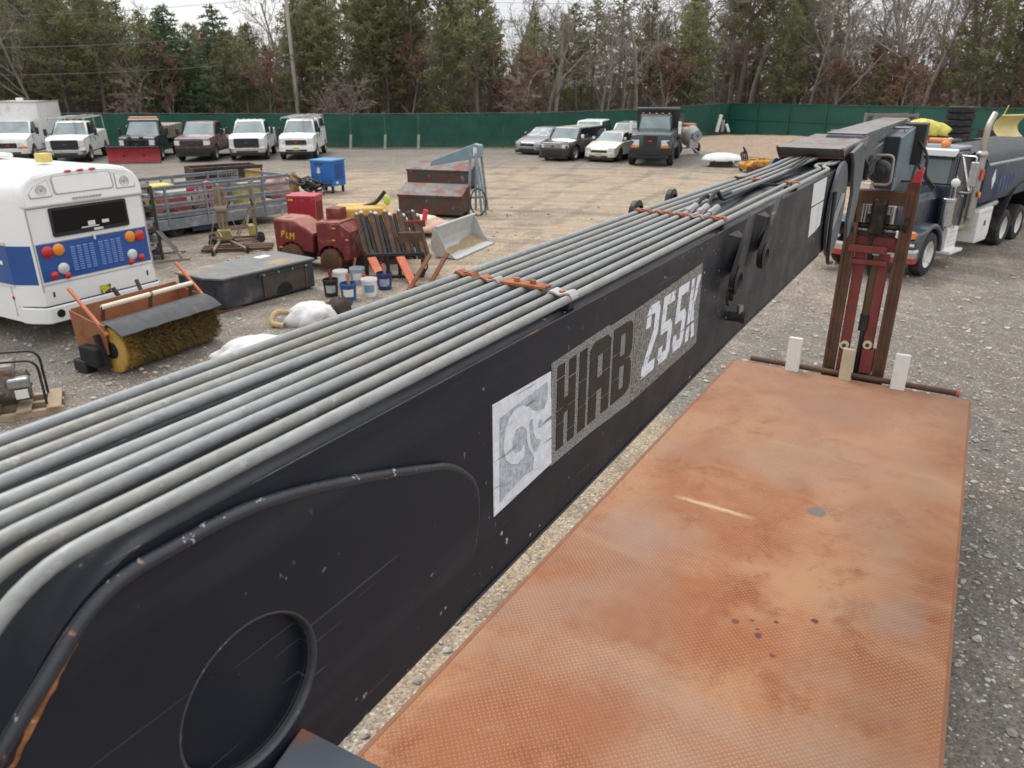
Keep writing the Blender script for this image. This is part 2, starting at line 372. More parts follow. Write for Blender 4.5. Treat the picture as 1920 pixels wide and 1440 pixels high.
# ---------------------------------------------------------------- the knuckle boom crane (local x runs along the boom, y to its far side)
LATC = .93
def CL(s, lat, z): return (s, lat - LATC, z)
ROOT = E2 * LATC
ang = math.atan2(E1.y, E1.x)
ZT = 3.41; D0 = .735; D1 = 1.125
def boom_paint(name, base, chips=True, rusty=.0):
    t = NT(name)
    a = t.noise(1.6, 5, .6); c = t.mix(t.ramp(a, .3, .7), tuple(x * .8 for x in base), tuple(x * 1.3 for x in base))
    st = t.noise(3.0, 4, .6, 0, t.mapping(sc=(.35, 1, 4.5))); c = t.mix(t.ramp(st, .55, .75, 0, .35), c, (.045, .048, .055))      # hand-wiped streaks
    rough = t.ramp(t.noise(7, 5), .3, .7, .3, .48)
    if chips:
        sp = t.noise(46, 2, .5); f = t.math('MULTIPLY', t.ramp(sp, .70, .73), t.ramp(t.noise(2.4, 3), .42, .62)); c = t.mix(f, c, (.42, .42, .42))
        # long thin scratches at two slopes
        for ro, sc, lo in ((.55, 26, .737), (-.22, 30, .745), (1.35, 24, .75)):
            n = t.noise(1.0, 1, .5, .25, t.mapping(rot=(0, ro, 0), sc=(.9, 1, sc)))
            f = t.math('MULTIPLY', t.ramp(n, lo, lo + .012), .6); c = t.mix(f, c, (.008, .008, .009))
            n2 = t.noise(1.0, 1, .5, .2, t.mapping(loc=(3, 1, 2), rot=(0, ro + .1, 0), sc=(2.2, 1, sc * 4)))
            c = t.mix(t.math('MULTIPLY', t.ramp(n2, lo + .03, lo + .035), .2), c, (.2, .2, .21))
    if rusty:
        n = t.noise(5, 6, .7); c = t.mix(t.ramp(n, .62 - rusty, .70 - rusty), c, RUST)
    t.bump(t.noise(9, 3), .05, .02)
    return t.fin(c, rough, 0.0, .32)
paint = boom_paint('boom_paint', (.0125, .0145, .0215))
paint_top = boom_paint('boom_top_paint', (.022, .023, .028))
paint_grey = boom_paint('jib_grey_paint', (.075, .085, .1), True, .02)
paint_rust = boom_paint('hood_paint_sky_pale', (.17, .16, .155), True, .1)  # rusty paint, base lightened to imitate sky reflected on hood and jib top
crane = thing('knuckle_boom_crane', 'long black folding crane boom topped with galvanised hydraulic pipes across the foreground', 'crane', (ROOT.x, ROOT.y, 0), ang)
def boomz(s): return 2.868 + max(0, min(1, (s - .6) / 2.4)) * .05
def make_boom():
    # side profile
    top = [Vector((6.0, 0, ZT))] + fillet([(5.9, 0, ZT), (.345, 0, ZT), (.1, 0, 3.16), (-.35, 0, 2.42)], .09, 6)[1:]
    low = [Vector((-.05, 0, 2.3)), Vector((.22, 0, 2.74)), Vector((.6, 0, 2.868)), Vector((3.0, 0, 2.918)), Vector((5.2, 0, 2.92))]
    poly = [(p.x, p.z) for p in top + low]; 
    poly += [(5.2 + .0, 2.92)][:0] + [(x, z) for x, z in arc(5.25, 3.165, .245, -80, 0, 7)] + [(5.5, 3.25), (6.0, 3.3)]
    m = MB(); m.prism(poly, D0 - LATC + .004, D1 - LATC - .004, 'y')
    b = m.build('boom', paint, crane)
    cm_ = MB(); cm_.cyl(CL(.508, D0 - .02, 3.105), CL(.508, D0 + .019, 3.105), .1125, 64); cut = cm_.build('cutter', None)
    cut.parent = crane; bo = b.modifiers.new('pin_eye', 'BOOLEAN'); bo.object = cut; bo.operation = 'DIFFERENCE'; bo.solver = 'EXACT'
    bpy.context.view_layer.update(); ev = b.evaluated_get(bpy.context.evaluated_depsgraph_get()); nm_ = bpy.data.meshes.new_from_object(ev)
    b.modifiers.clear(); b.data = nm_; bpy.data.objects.remove(cut)
    nm_.polygons.foreach_set('use_smooth', [True] * len(nm_.polygons)); nm_.set_sharp_from_angle(angle=R(35))
    # thin chafed line along the near top edge
    ed = mat('chafed_edge', (.10, .10, .105), .5, .2, var=.4, vs=9, c2=(.35, .2, .12), c2s=16, c2r=(.56, .66))
    m = MB(); m.tube([CL(.36, D0 + .0075, ZT - .003), CL(.6, D0 + .0062, ZT - .0015), CL(4.9, D0 + .006, ZT - .0015)], [.0006, .0022, .0026], 6); m.build('edge_wear', ed, b, smooth=60)
    m = MB(); m.tube([CL(x, D0 + .002, boomz(x) + .003) for x in (.62, 1.5, 3.0, 4.9)], .004, 6); m.build('bottom_seam', paint_top, b, smooth=60)
    # seam where two side sheets meet
    m = MB(); m.bar(CL(.806, D0 + .0025, 3.04), CL(.83, D0 + .0025, 3.30), .003, .0022); m.build('side_seam', black_plastic, b)
    # near doubler plate with the recessed pin eye
    out = [(-.33, 2.44), (.1, 3.175)] + [(p.x, p.z) for p in fillet([(.1, 0, 3.172), (.345, 0, 3.392), (.53, 0, 3.392), (.64, 0, 3.366), (.79, 0, 3.319), (1.0, 0, 3.243), (1.075, 0, 3.17), (1.083, 0, 3.09), (1.05, 0, 2.98), (1.0, 0, 2.9)], .05, 4)][1:] + [(.6, 2.876), (.25, 2.76), (-.05, 2.32)]
    cx, cz, rr = .508, 3.105, .119
    bm = bmesh.new()
    def ring(pts, y):
        vs = [bm.verts.new((p[0], y, p[1])) for p in pts]; return vs, [bm.edges.new((vs[i], vs[(i + 1) % len(vs)])) for i in range(len(vs))]
    yf, yb = D0 - LATC - .009, D0 - LATC + .004
    hole = arc(cx, cz, rr, 0, 360, 56)[:-1]; hole_in = arc(cx, cz, rr - .007, 0, 360, 56)[:-1]
    ov, oe = ring(out, yf); hv, he = ring(hole, yf)
    bmesh.ops.triangle_fill(bm, use_beauty=True, use_dissolve=False, edges=oe + he)
    ob, _ = ring(out, yb); hb, _ = ring(hole_in, yb + .004)
    for a, b2 in ((ov, ob), (hv, hb)):
        for i in range(len(a)): bm.faces.new((a[i], a[(i + 1) % len(a)], b2[(i + 1) % len(a)], b2[i]))
    bmesh.ops.recalc_face_normals(bm, faces=bm.faces)
    me = bpy.data.meshes.new('side_plate'); bm.to_mesh(me); bm.free(); me.materials.append(paint); link('side_plate', me, crane)
    # recess floor is the boom side itself; machined rim of the eye
    rim = mat('eye_rim', (.06, .062, .068), .42, .2, var=.4, vs=14, c2=(.3, .3, .28), c2s=40, c2r=(.64, .7))
    m = MB(); n = 60; rows = []
    for i in range(n + 1):
        w = 2 * math.pi * i / n
        rows.append([(cx + q * math.cos(w), D0 - LATC + y, cz + q * math.sin(w)) for q, y in ((rr + .001, -.0092), (rr - .0005, -.0102), (rr - .003, -.0088), (rr - .0055, -.002), (rr - .0062, .014))])
    m.grid(rows); m.build('pin_eye_rim', rim, crane, smooth=180)
    # the fat weld bead round the doubler, chipped down to pale primer and rust at the bend
    t = NT('weld_bead'); n1 = t.noise(34, 4, .7); px = t.sep(t.co)
    c = t.mix(t.ramp(t.noise(3), .3, .7), (.022, .024, .030), (.042, .045, .053))
    c = t.mix(t.ramp(n1, .625, .65), c, (.36, .40, .385))
    near = t.ramp(px[0], .52, .28, 0, 1); n2 = t.noise(17, 5, .7)
    c = t.mix(t.math('MULTIPLY', t.ramp(t.math('ADD', n2, t.math('MULTIPLY', near, .08)), .66, .69), near), c, (.27, .1, .035))
    t.bump(t.noise(60, 3), .35, .004); bead_m = t.fin(c, .38)
    path = fillet([(-.33, 0, 2.44), (.1, 0, 3.172), (.345, 0, 3.390), (.53, 0, 3.390), (.64, 0, 3.366), (.79, 0, 3.319), (1.0, 0, 3.243), (1.075, 0, 3.17), (1.083, 0, 3.09), (1.05, 0, 2.98)], .055, 6)
    k = len(path); m = MB(); pts = [(p.x, D0 - LATC - .0042, p.z) for p in path]; rs = []
    for i, p in enumerate(path):
        q = .0098 if p.z < 3.3 and p.x < .5 else .0092
        if p.x > .7: q = .0092 - .0022 * (p.x - .7) / .35
        if p.x > .98 and p.z < 3.2: q = max(.0050, .0070 - (3.2 - p.z) * .02)
        rs.append(q)
    fine = []; fr = []
    for i in range(k - 1):
        for j in range(4):
            t_ = j / 4; a, b_ = Vector(pts[i]), Vector(pts[i + 1]); fine.append(a.lerp(b_, t_)); fr.append((rs[i] * (1 - t_) + rs[i + 1] * t_) * (1 + .12 * mnoise.noise(Vector((i * 3.1 + j, 0, 0)))))
    m.tube(fine, fr, 10); m.build('weld_bead', bead_m, crane, smooth=180)
    rt = NT('bead_rust'); rn = rt.noise(70, 5, .7); rc = rt.mix(rt.ramp(rn, .3, .7), (.13, .04, .012), (.36, .15, .05)); rc = rt.mix(rt.ramp(rt.noise(150, 3), .62, .7), rc, (.5, .38, .22)); rt.bump(rn, .6, .004); rfm = rt.fin(rc, .9)
    m = MB(); A, Bv = Vector((.335, 0, 3.368)), Vector((.02, 0, 3.03)); ax = (Bv - A).normalized(); nr = Vector((-ax.z, 0, ax.x)); n = 90; up_, dn_ = [], []
    for i in range(n + 1):
        f = i / n; p = A + (Bv - A) * f + nr * .0; wv = max(0, .5 + 1.3 * mnoise.noise(Vector((f * 7, 2.2, 0))) + .7 * mnoise.noise(Vector((f * 26, 5, 0)))) * (.0075 if f < .55 else .0038) * min(1, f * 8, (1 - f) * 6)
        w2 = max(0, .3 + mnoise.noise(Vector((f * 31, 9, 0)))) * .003
        bow = .012 * math.sin(math.pi * min(1, f / .55)) if f < .55 else 0
        q = p - nr * (.0085 - bow * 0 - .0) ; up_.append((q.x + nr.x * w2, D0 - LATC - .0122 + .002 * (1 - min(1, wv * 400)), q.z + nr.z * w2)); q2 = q - nr * wv; dn_.append((q2.x, D0 - LATC - .0098, q2.z))
    m.grid([up_, dn_]); m.build('rust_streak', rfm, crane, recalc=False)
make_boom()

# --- hydraulic pipes
def galv(name, tint):
    t = NT(name); v = t.sep(t.voro(110, t.mapping(sc=(.5, 1, 1)), out='Color'))[0]; a = t.noise(5, 5, .6); b = t.noise(60, 3)
    c = t.mix(t.ramp(a, .3, .7), tuple(x * .78 for x in tint), tint); c = t.mix(t.ramp(v, .2, .9, 0, .42), c, tuple(x * .55 for x in tint))
    c = t.mix(t.ramp(b, .64, .72, 0, .4), c, (.5, .51, .5)); c = t.mix(t.ramp(t.noise(2.6, 6, .75), .5, .68, 0, .6), c, (.25, .23, .18))
    t.bump(b, .08, .004); return t.fin(c, t.ramp(a, .3, .7, .45, .62), .2)
gz = [galv('galvanised_pipe', (.32, .335, .335)), galv('galvanised_pipe_warm', (.325, .325, .295)), galv('galvanised_pipe_pale', (.36, .37, .36))]
LAT = [1.098, 1.055, 1.012, .970, .928, .884, .842, .797, .755]
PZ = 3.4375; PR = .0100
def pipe_path(i):
    la = LAT[i]; sb = (.2, .2, .2, .2, .21, .225, .24, .262, .278)[i]
    near = [CL(-.38, la - .012, 2.62), CL(sb - .26, la - .008, 3.15), CL(sb, la - .006, PZ)]
    mid = [CL(.62, la - .002 + (.012 if i == 3 else 0) + (.006 if i == 6 else 0) - (.010 if i == 4 else 0), PZ), CL(1.1, la, PZ), CL(2.75, la - .003, PZ)]
    if i < 4:                                                  # run on to the hood
        dl = (0, .004, .008, .012)[i]
        far = [CL(4.05, la - .028 - dl, PZ), CL(4.75, la - .03 - dl, PZ), CL(5.05, la - .055 - dl, PZ + .02), CL(5.6, la - .07 - dl, PZ + .02)]
    elif i >= 7:
        far = [CL(4.0, (.80, .742)[i - 7], PZ), CL(4.85, (.79, .742)[i - 7], PZ), CL(4.92, (.835, .79)[i - 7], PZ + .005), CL(5.03, (.835, .79)[i - 7], PZ + .008), CL(5.11, (.80, .765)[i - 7], PZ + .005), CL(5.6, (.80, .765)[i - 7], PZ)]
    else: far = [CL(2.86, la, PZ), CL(2.93, la - .004, PZ + .012)]
    return near, mid, far
for i in range(9):
    a, b, c = pipe_path(i); pts = fillet(a + b + c, .085 if i < 7 else .075, 7)
    m = MB(); m.tube(pts, PR, 16); m.build('hydraulic_pipe', gz[(0, 1, 1, 0, 2, 2, 0, 1, 2)[i]], crane, smooth=60)
m = MB(); m.tube([CL(.9, .776, ZT + .006), CL(1.3, .777, ZT + .012), CL(2.0, .776, ZT + .006), CL(2.6, .775, ZT + .01)], .0022, 6); m.build('red_wire', mat('red_wire_sheath', (.35, .02, .03), .5), crane, smooth=60)

# --- clamps
orange_rust = mat('rusty_clamp', (.34, .115, .045), .75, .1, var=.3, vs=20, c2=(.2, .06, .025), c2s=30, bump=.25, bs=120)
grey_clamp = mat('grey_clamp', (.40, .39, .36), .5, .3, var=.2, vs=20, c2=(.36, .13, .05), c2s=18, c2r=(.5, .6))
def saddle(s, la, lb, mt, skew=0.0, w=.032):
    """strap bridging two pipes: feet out on the pipes, dip and bolt between"""
    n = 15; sec = []
    for j in range(n):
        f = j / (n - 1); y = la + (lb - la) * f
        z = PZ + PR + .0035 - .007 * math.exp(-((f - .5) / .2) ** 2) - (.012 * max(0, abs(f - .5) - .38) / .12)
        sec.append((y, z))
    m = MB()
    up = [[CL(s + skew * (y - la) + dx, y, z + .0045) for y, z in sec] for dx in (-w / 2, w / 2)]
    dn = [[CL(s + skew * (y - la) + dx, y, z - .001) for y, z in sec] for dx in (-w / 2, w / 2)]
    m.grid([dn[0], up[0], up[1], dn[1], dn[0]]); 
    o = m.build('pipe_clamp', mt, crane, smooth=40, bevel=.0012)
    y = (la + lb) / 2
    m = MB(); m.cyl(CL(s + skew * (y - la), y, PZ + .006), CL(s + skew * (y - la), y, PZ + .0155), .0085, 6); m.cyl(CL(s + skew * (y - la), y, ZT), CL(s + skew * (y - la), y, PZ + .006), .006, 8); m.build('bolt', orange_rust, o)
    m = MB(); m.box(CL(s + skew * (y - la), y, ZT + .009), (w * .8, abs(lb - la) * .75, .014)); m.build('standoff', black_plastic, o)
for k, (s0, mts) in enumerate(((1.53, None), (2.762, orange_rust), (4.06, orange_rust))):
    if k == 0:
        saddle(1.562, 1.108, 1.045, orange_rust); saddle(1.545, 1.022, .958, grey_clamp); saddle(1.515, .807, .742, mat('pale_clamp', (.5, .49, .46), .45, .4, var=.15), -.1, .036)
        m = MB(); m.box(CL(1.533, .883, PZ + .0135), (.036, .125, .0075)); o = m.build('pipe_clamp', orange_rust, crane, bevel=.0015)
        for y in (.907, .862): m = MB(); m.cyl(CL(1.533, y, PZ + .017), CL(1.533, y, PZ + .026), .0085, 6); m.build('bolt', orange_rust, o)
        m = MB(); m.box(CL(1.533, .883, ZT + .009), (.03, .1, .014)); m.build('standoff', black_plastic, o)
    elif k == 1:
        for a, b in ((0, 1), (2, 3), (4, 5), (5, 6), (7, 8)): saddle(2.77 - .004 * a, LAT[a] + .012, LAT[b] - .016, (orange_rust, grey_clamp)[a == 5], 0, .03)
    else:
        saddle(4.06, 1.083, 1.02, dark_steel); saddle(4.02, 1.0, .925, orange_rust); saddle(3.98, .815, .732, orange_rust)
# --- hose tails behind the middle clamp, black hoses on to the hood
m = MB()
for la in LAT[4:7]:
    m.cyl(CL(2.86, la, PZ), CL(2.9, la, PZ + .006), .0165, 6); m.cyl(CL(2.9, la - .001, PZ + .006), CL(2.95, la - .004, PZ + .016), .0145, 12)
m.build('pipe_union', gz[2], crane, smooth=40)
hose = mat('black_hose', (.016, .016, .017), .55, var=.25, vs=8)
for la, l2, dz in ((.928, .95, .02), (.884, .925, .045), (.842, .90, .03))[:2]:
    m = MB(); m.tube(fillet([CL(2.94, la - .004, PZ + .014), CL(3.06, la - .005, PZ + .03 + dz), CL(3.2, la + .01, PZ + .01), CL(3.8, l2, PZ - .006), CL(4.5, l2 - .01, PZ - .004), CL(4.95, l2 - .02, PZ + .03), CL(5.5, l2, PZ + .03)], .12), .0085, 10); m.build('hose', hose, crane, smooth=60)
m = MB(); m.bar(CL(3.95, .93, ZT + .02), CL(4.0, .82, ZT + .02), .012, .012); m.build('cross_rod', black_plastic, crane)

# --- hose guides: lug plates on the near side, ring plates beyond the far edge
lug_m = mat('lug_black', (.014, .014, .015), .42, .2, var=.3, vs=9, c2=(.12, .11, .1), c2s=20, c2r=(.6, .68))
def lug(s0, z0, s1, z1, lat, tall):
    m = MB(); out = []
    dx, dz = s1 - s0, z1 - z0; a = math.degrees(math.atan2(dz, dx))
    out = arc(s0, z0, .052, a + 70, a + 290, 16) + arc(s1, z1, .017, a - 90, a + 90, 6)
    hole = arc(s0, z0, .03, 0, 360, 22)[:-1]
    bm = bmesh.new()
    def ring(pts, y):
        vs = [bm.verts.new((p[0], y, p[1])) for p in pts]; return vs, [bm.edges.new((vs[i], vs[(i + 1) % len(vs)])) for i in range(len(vs))]
    y0, y1 = lat - LATC, lat - LATC + .018; R0 = []
    for y in (y0, y1):
        o_, oe = ring(out, y); h_, he = ring(hole, y); bmesh.ops.triangle_fill(bm, use_beauty=True, edges=oe + he); R0.append((o_, h_))
    for q in (0, 1):
        A, B = R0[0][q], R0[1][q]
        for i in range(len(A)): bm.faces.new((A[i], A[(i + 1) % len(A)], B[(i + 1) % len(A)], B[i]))
    bmesh.ops.recalc_face_normals(bm, faces=bm.faces); me = bpy.data.meshes.new('hose_guide'); bm.to_mesh(me); bm.free(); me.materials.append(lug_m)
    o = link('hose_guide', me, crane)
    m = MB()
    if lat < D0: m.hexa([CL(s0 + .02, lat + .018, z0 + .03), CL(s0 + .06, lat + .018, z0 + .06), CL(s0 + .1, D0 + .004, z0 + .09), CL(s0 - .03, D0 + .004, z0 + .01)], [CL(s0 + .06, lat + .018, z0 + .15), CL(s0 + .1, lat + .018, z0 + .15), CL(s0 + .13, D0 + .004, z0 + .165), CL(s0 - .01, D0 + .004, z0 + .17)])
    else: m.bar(CL(s0, lat + .002, z0 - .02), CL(s0, D1 - .01, z0 - .05), .05, .03)
    m.build('lug_gusset', lug_m, o)
    m = MB(); m.lathe([(.052, 0), (.056, -.006), (.034, -.012), (.03, 0)], 24, (0, 0, 0), 'y'); m.mod(lambda p: Vector((p.x + s0, p.y + y0, p.z + z0))); m.build('lug_ring', lug_m, o, smooth=40)
lug(2.79, 3.215, 2.94, 3.43, .69, True); lug(3.19, 3.235, 3.39, 3.44, .69, True)
lug(2.94, 3.405, 2.99, 3.33, 1.165, False); lug(3.36, 3.405, 3.41, 3.33, 1.165, False)
# grease boss and stop pin on the side
m = MB(); m.lathe([(.0, -.014), (.022, -.014), (.026, -.009), (.026, 0), (.045, -.002), (.05, .006)], 24, (2.905, D0 - LATC, 3.13), 'y'); m.build('grease_boss', lug_m, crane, smooth=40)
m = MB(); m.cyl(CL(2.93, D0 + .003, 3.035), CL(2.93, D0 - .05, 3.035), .02, 14); m.cyl(CL(2.93, D0 - .045, 3.035), CL(2.93, D0 - .062, 3.035), .026, 14); o = m.build('stop_pin', black_plastic, crane, smooth=40)
m = MB(); m.cyl(CL(2.93, D0 - .035, 3.05), CL(2.93, D0 - .035, 3.085), .012, 10); m.build('pin_cap', steel, o, smooth=40)

# --- decals on the side, thin vinyl sheets
def vinyl(name, c0, c1, sc, lo=.45, hi=.6, cracks=True, ck=(.05, .05, .055)):
    t = NT(name); n = t.noise(sc, 3, .75); c = t.mix(t.ramp(n, lo, hi), c0, c1)
    if cracks:
        x = t.noise(1, 2, .5, .6, t.mapping(rot=(0, -.5, 0), sc=(3, 1, 70))); c = t.mix(t.ramp(x, .66, .7, 0, .8), c, ck)
        x = t.noise(1, 2, .5, .6, t.mapping(loc=(7, 0, 1), rot=(0, -.42, 0), sc=(6, 1, 150))); c = t.mix(t.ramp(x, .66, .72, 0, .55), c, ck)
    return t.fin(c, .45)
v_white = vinyl('white_vinyl', (.68, .70, .75), (.80, .82, .87), 40)
v_grey = vinyl('scuffed_grey_vinyl', (.33, .37, .41), (.55, .60, .65), 90, .4, .62)
v_speck = vinyl('speckled_vinyl', (.05, .05, .052), (.46, .45, .44), 260, .40, .64, False)
v_tan = vinyl('stained_vinyl', (.05, .048, .043), (.40, .38, .345), 200, .40, .64, False)
v_black = vinyl('black_letter_vinyl', (.018, .014, .011), (.026, .021, .017), 30, .45, .6, False)
def decal(name, poly, lat_off, mt, parent=None, thick=.0012):
    m = MB(); y1 = D0 - LATC + .004; m.prism(poly, y1 - lat_off - thick, y1 - lat_off, 'y'); return m.build(name, mt, parent or crane)
def q2f(x, y, ox, oy, k): return FP(ox + x / k, oy + y / k, D0)
LG = lambda L: [q2f(x, y, 900, 680, 4.8) for x, y in L]
badge = decal('logo_panel', LG([(122, 385), (648, 80), (642, 915), (134, 1392)]), .0005, v_white)
decal('logo_field', LG([(185, 500), (612, 170), (612, 335), (590, 395), (520, 432), (465, 422), (430, 392), (640, 860), (480, 962), (400, 1020), (185, 1255)]), .0020, v_grey, badge)
decal('logo_figure', LG([(215, 800), (216, 720), (232, 600), (262, 515), (318, 420), (390, 383), (440, 398), (470, 428), (520, 434), (580, 404), (610, 345), (640, 320), (641, 905), (478, 962), (476, 930), (488, 862), (468, 822), (440, 780), (424, 700), (418, 610), (398, 580), (365, 574), (322, 606), (292, 690), (288, 775), (318, 826), (372, 795), (398, 738), (404, 800), (392, 855), (340, 908), (280, 915), (236, 880)]), .0034, v_white, badge)
decal('logo_eye', LG([(524, 575), (526, 530), (540, 505), (556, 512), (556, 548), (542, 582)]), .0048, v_grey, badge)
decal('logo_tusk', LG([(444, 540), (456, 505), (468, 515), (466, 560), (476, 625), (502, 682), (545, 690), (524, 740), (506, 800), (482, 782), (456, 712), (446, 630)]), .0048, v_grey, badge)
strip = decal('name_strip', [(1.402, 3.315), (1.72, 3.322), (1.722, 3.316), (1.895, 3.318), (1.897, 3.035), (1.62, 3.05), (1.404, 3.052)], .0005, v_speck)
strip2 = decal('number_strip', [(1.899, 3.318), (2.492, 3.336), (2.50, 3.045), (1.899, 3.035)], .0005, v_tan)
def glyph(name, polys, s0, s1, z0, z1, mt, parent, slant=0):
    m = MB(); y1 = D0 - LATC + .004 - .0020
    for p in polys: m.prism([(s0 + (s1 - s0) * (x + slant * (y - .5)), z0 + (z1 - z0) * y) for x, y in p], y1 - .0012, y1, 'y')
    return m.build(name, mt, parent)
g_ = .012
def rects(L): return [[(a, b), (c, b), (c, d), (a, d)] for a, b, c, d in L]
HH = rects([(0, 0, .36, .30), (0, .315, .36, .47), (0, .485, .36, .84), (0, .86, .36, 1), (.6, 0, .96, .14), (.6, .155, .96, .45), (.6, .465, .96, .78), (.6, .8, .96, 1), (.36, .40, .6, .58)])
II = rects([(.1, 0, .8, .3), (.1, .315, .8, .62), (.1, .635, .8, 1)])
AA = rects([(0, 0, .36, .33), (0, .345, .36, .8), (.62, 0, .98, .2), (.62, .215, .98, .55), (.62, .565, .98, .8), (.36, .36, .62, .52)]) + [[(0, .81), (.98, .81), (.98, .93), (.8, 1), (.2, 1), (0, .93)]]
BB = rects([(0, 0, .36, .3), (0, .315, .36, .64), (0, .655, .36, 1), (.36, 0, .62, .12), (.36, .44, .62, .58), (.36, .87, .62, 1)]) + [[(.62, 0), (.85, .02), (.98, .1), (.98, .4), (.88, .49), (.62, .49)], [(.62, .505), (.88, .515), (.98, .6), (.98, .92), (.85, .99), (.62, 1)]]
for nm, gl, a, b in (('letter_h', HH, 1.43, 1.53), ('letter_i', II, 1.54, 1.60), ('letter_a', AA, 1.605, 1.735), ('letter_b', BB, 1.75, 1.885)):
    glyph(nm, gl, a, b, 3.082, 3.298, v_black, strip)
v_num = vinyl('worn_white_vinyl', (.22, .23, .25), (.80, .83, .89), 40, .30, .45)
N2 = rects([(0, .0, .95, .16), (.0, .7, .32, .86)]) + [[(.0, .15), (.36, .15), (.95, .55), (.95, .9), (.8, 1), (.15, 1), (0, .88), (.6, .86), (.6, .6)]]
N5 = rects([(0, .45, .32, 1), (.32, .85, .92, 1), (0, .1, .3, .26)]) + [[(.1, 0), (.75, 0), (.95, .1), (.95, .5), (.8, .6), (.32, .6), (.32, .46), (.62, .45), (.62, .15), (0, .14)]]
NK = rects([(0, 0, .34, 1)]) + [[(.34, .4), (.62, 1), (1, 1), (.58, .5), (1, 0), (.64, 0), (.34, .44)]]
for nm, gl, a, b in (('digit_two', N2, 1.98, 2.09), ('digit_five', N5, 2.112, 2.222), ('digit_five', N5, 2.244, 2.354), ('letter_k', NK, 2.374, 2.47)):
    glyph(nm, gl, a, b, 3.085, 3.30, v_num, strip2, .22)
# load chart sticker: white with rows of faint print
t = NT('load_chart_print'); w = t.noise(1, 2, .8, 0, t.mapping(sc=(160, 1, 22))); c = t.mix(t.ramp(w, .60, .68, 0, .5), (.74, .74, .73), (.5, .38, .38)); ch_m = t.fin(c, .5)
for pl in ([(4.42, 3.275), (4.40, 3.40), (4.80, 3.40), (4.80, 3.268)], [(4.46, 3.10), (4.43, 3.266), (4.66, 3.264), (4.665, 3.105)], [(4.675, 3.108), (4.67, 3.262), (4.80, 3.26), (4.795, 3.12)]):
    decal('load_chart', pl, .0005, ch_m)
# --- knuckle, hood and jib at the far end of the boom
def pr(m, poly, a, b): return m.prism(poly, a - LATC, b - LATC, 'y')
m = MB(); pr(m, [(5.30, 3.466), (5.20, 3.528), (6.45, 3.545), (6.5, 3.47), (6.0, 3.466)], .735, 1.13)
hood = m.build('hood', paint_rust, crane, bevel=.012)
m = MB(); m.bar(CL(5.305, .735, 3.466), CL(5.305, 1.13, 3.466), .012, .014); m.bar(CL(5.30, .735, 3.47), CL(5.205, .735, 3.528), .014, .012); m.bar(CL(5.30, 1.13, 3.47), CL(5.205, 1.13, 3.528), .014, .012); m.build('hood_lip', mat('hood_lip_rust', (.2, .085, .045), .8, var=.3, vs=12), hood)
m = MB(); pr(m, [(5.34, 3.40), (5.34, 3.47), (6.4, 3.47), (6.4, 3.40)], .74, 1.12); m.build('hood_inside_shade', under, hood)  # black fill stands in for the shade in the hood's open underside
# boom end discs and the knuckle cheeks
for la in (.712, 1.128):
    m = MB(); pr(m, arc(5.22, 3.155, .30, 0, 360, 40)[:-1], la, la + .02); m.build('end_disc', paint_grey, crane, bevel=.004)
    m = MB(); pr(m, [(5.45, 3.42), (5.31, 3.50), (5.75, 3.535), (5.95, 3.4), (5.93, 3.15), (5.83, 2.94), (5.68, 2.9), (5.6, 3.0), (5.62, 3.2)], la - (.03 if la < .9 else -.03), la - (.006 if la < .9 else -.006) )
    m.build('knuckle_cheek', paint_grey, crane, bevel=.006)
m = MB(); m.cyl(CL(5.24, .70, 3.16), CL(5.24, 1.16, 3.16), .05, 20); m.cyl(CL(5.85, .66, 2.95), CL(5.85, 1.18, 2.95), .04, 20); m.build('knuckle_pin', dark_steel, crane, smooth=40)
m = MB(); m.bar(CL(5.0, .70, 3.06), CL(5.28, .698, 3.25), .022, .012); m.build('lock_bar', steel, crane)
m = MB(); m.tube(fillet([CL(4.94, .70, 3.30), CL(4.90, .69, 3.05), CL(4.98, .69, 2.86), CL(5.4, .72, 2.78)], .1), .012, 8); m.build('hose', hose, crane, smooth=60)
# jib boxes
m = MB(); pr(m, [(6.1, 3.2), (6.1, 3.56), (9.6, 3.55), (9.6, 3.2)], .74, .99); jib = m.build('jib', paint_grey, crane, bevel=.012)
m = MB(); pr(m, [(9.6, 3.23), (9.6, 3.52), (10.3, 3.52), (10.3, 3.23)], .765, .965); m.build('jib_extension', paint_rust, jib, bevel=.01)
m = MB(); pr(m, [(6.15, 3.563), (6.15, 3.571), (9.55, 3.561), (9.55, 3.553)], .73, 1.0); m.build('jib_top_plate', paint_rust, jib, bevel=.004)
# cylinder, tubes and hoses along the near flank of the jib
def pt(u, v, s): la, z = SP(u, v, s); return Vector(CL(s, la, z))
m = MB(); m.cyl(pt(1606, 283, 6.35), pt(1653, 257, 7.5), .034, 16); m.cyl(pt(1604, 284, 6.3), pt(1609, 281.5, 6.42), .042, 16); cyl_o = m.build('extension_cylinder', dark_steel, crane, smooth=40)
m = MB()
for a, b in (((1620, 283), (1655, 262)), ((1622, 289), (1655, 268)), ((1612, 262), (1650, 243)), ((1611, 268), (1648, 249))): m.tube([pt(*a, 6.5), pt(*b, 7.5)], .0095, 8)
m.build('jib_pipe', steel, crane, smooth=60)
r = random.Random(2)
for k in range(9):
    a = pt(1606 + r.uniform(0, 12), 286 + r.uniform(0, 8), 6.4); b = pt(1612 + r.uniform(0, 16), 312 + r.uniform(0, 20), 6.5); c = pt(1630 + r.uniform(-8, 14), 290 + r.uniform(0, 16), 6.7)
    m = MB(); m.tube(fillet([a, a.lerp(b, .5) + Vector((.03, -.03, 0)), b, b + Vector((.05, 0, -.03)), c], .07), .009, 7); m.build('hose', hose, crane, smooth=60)
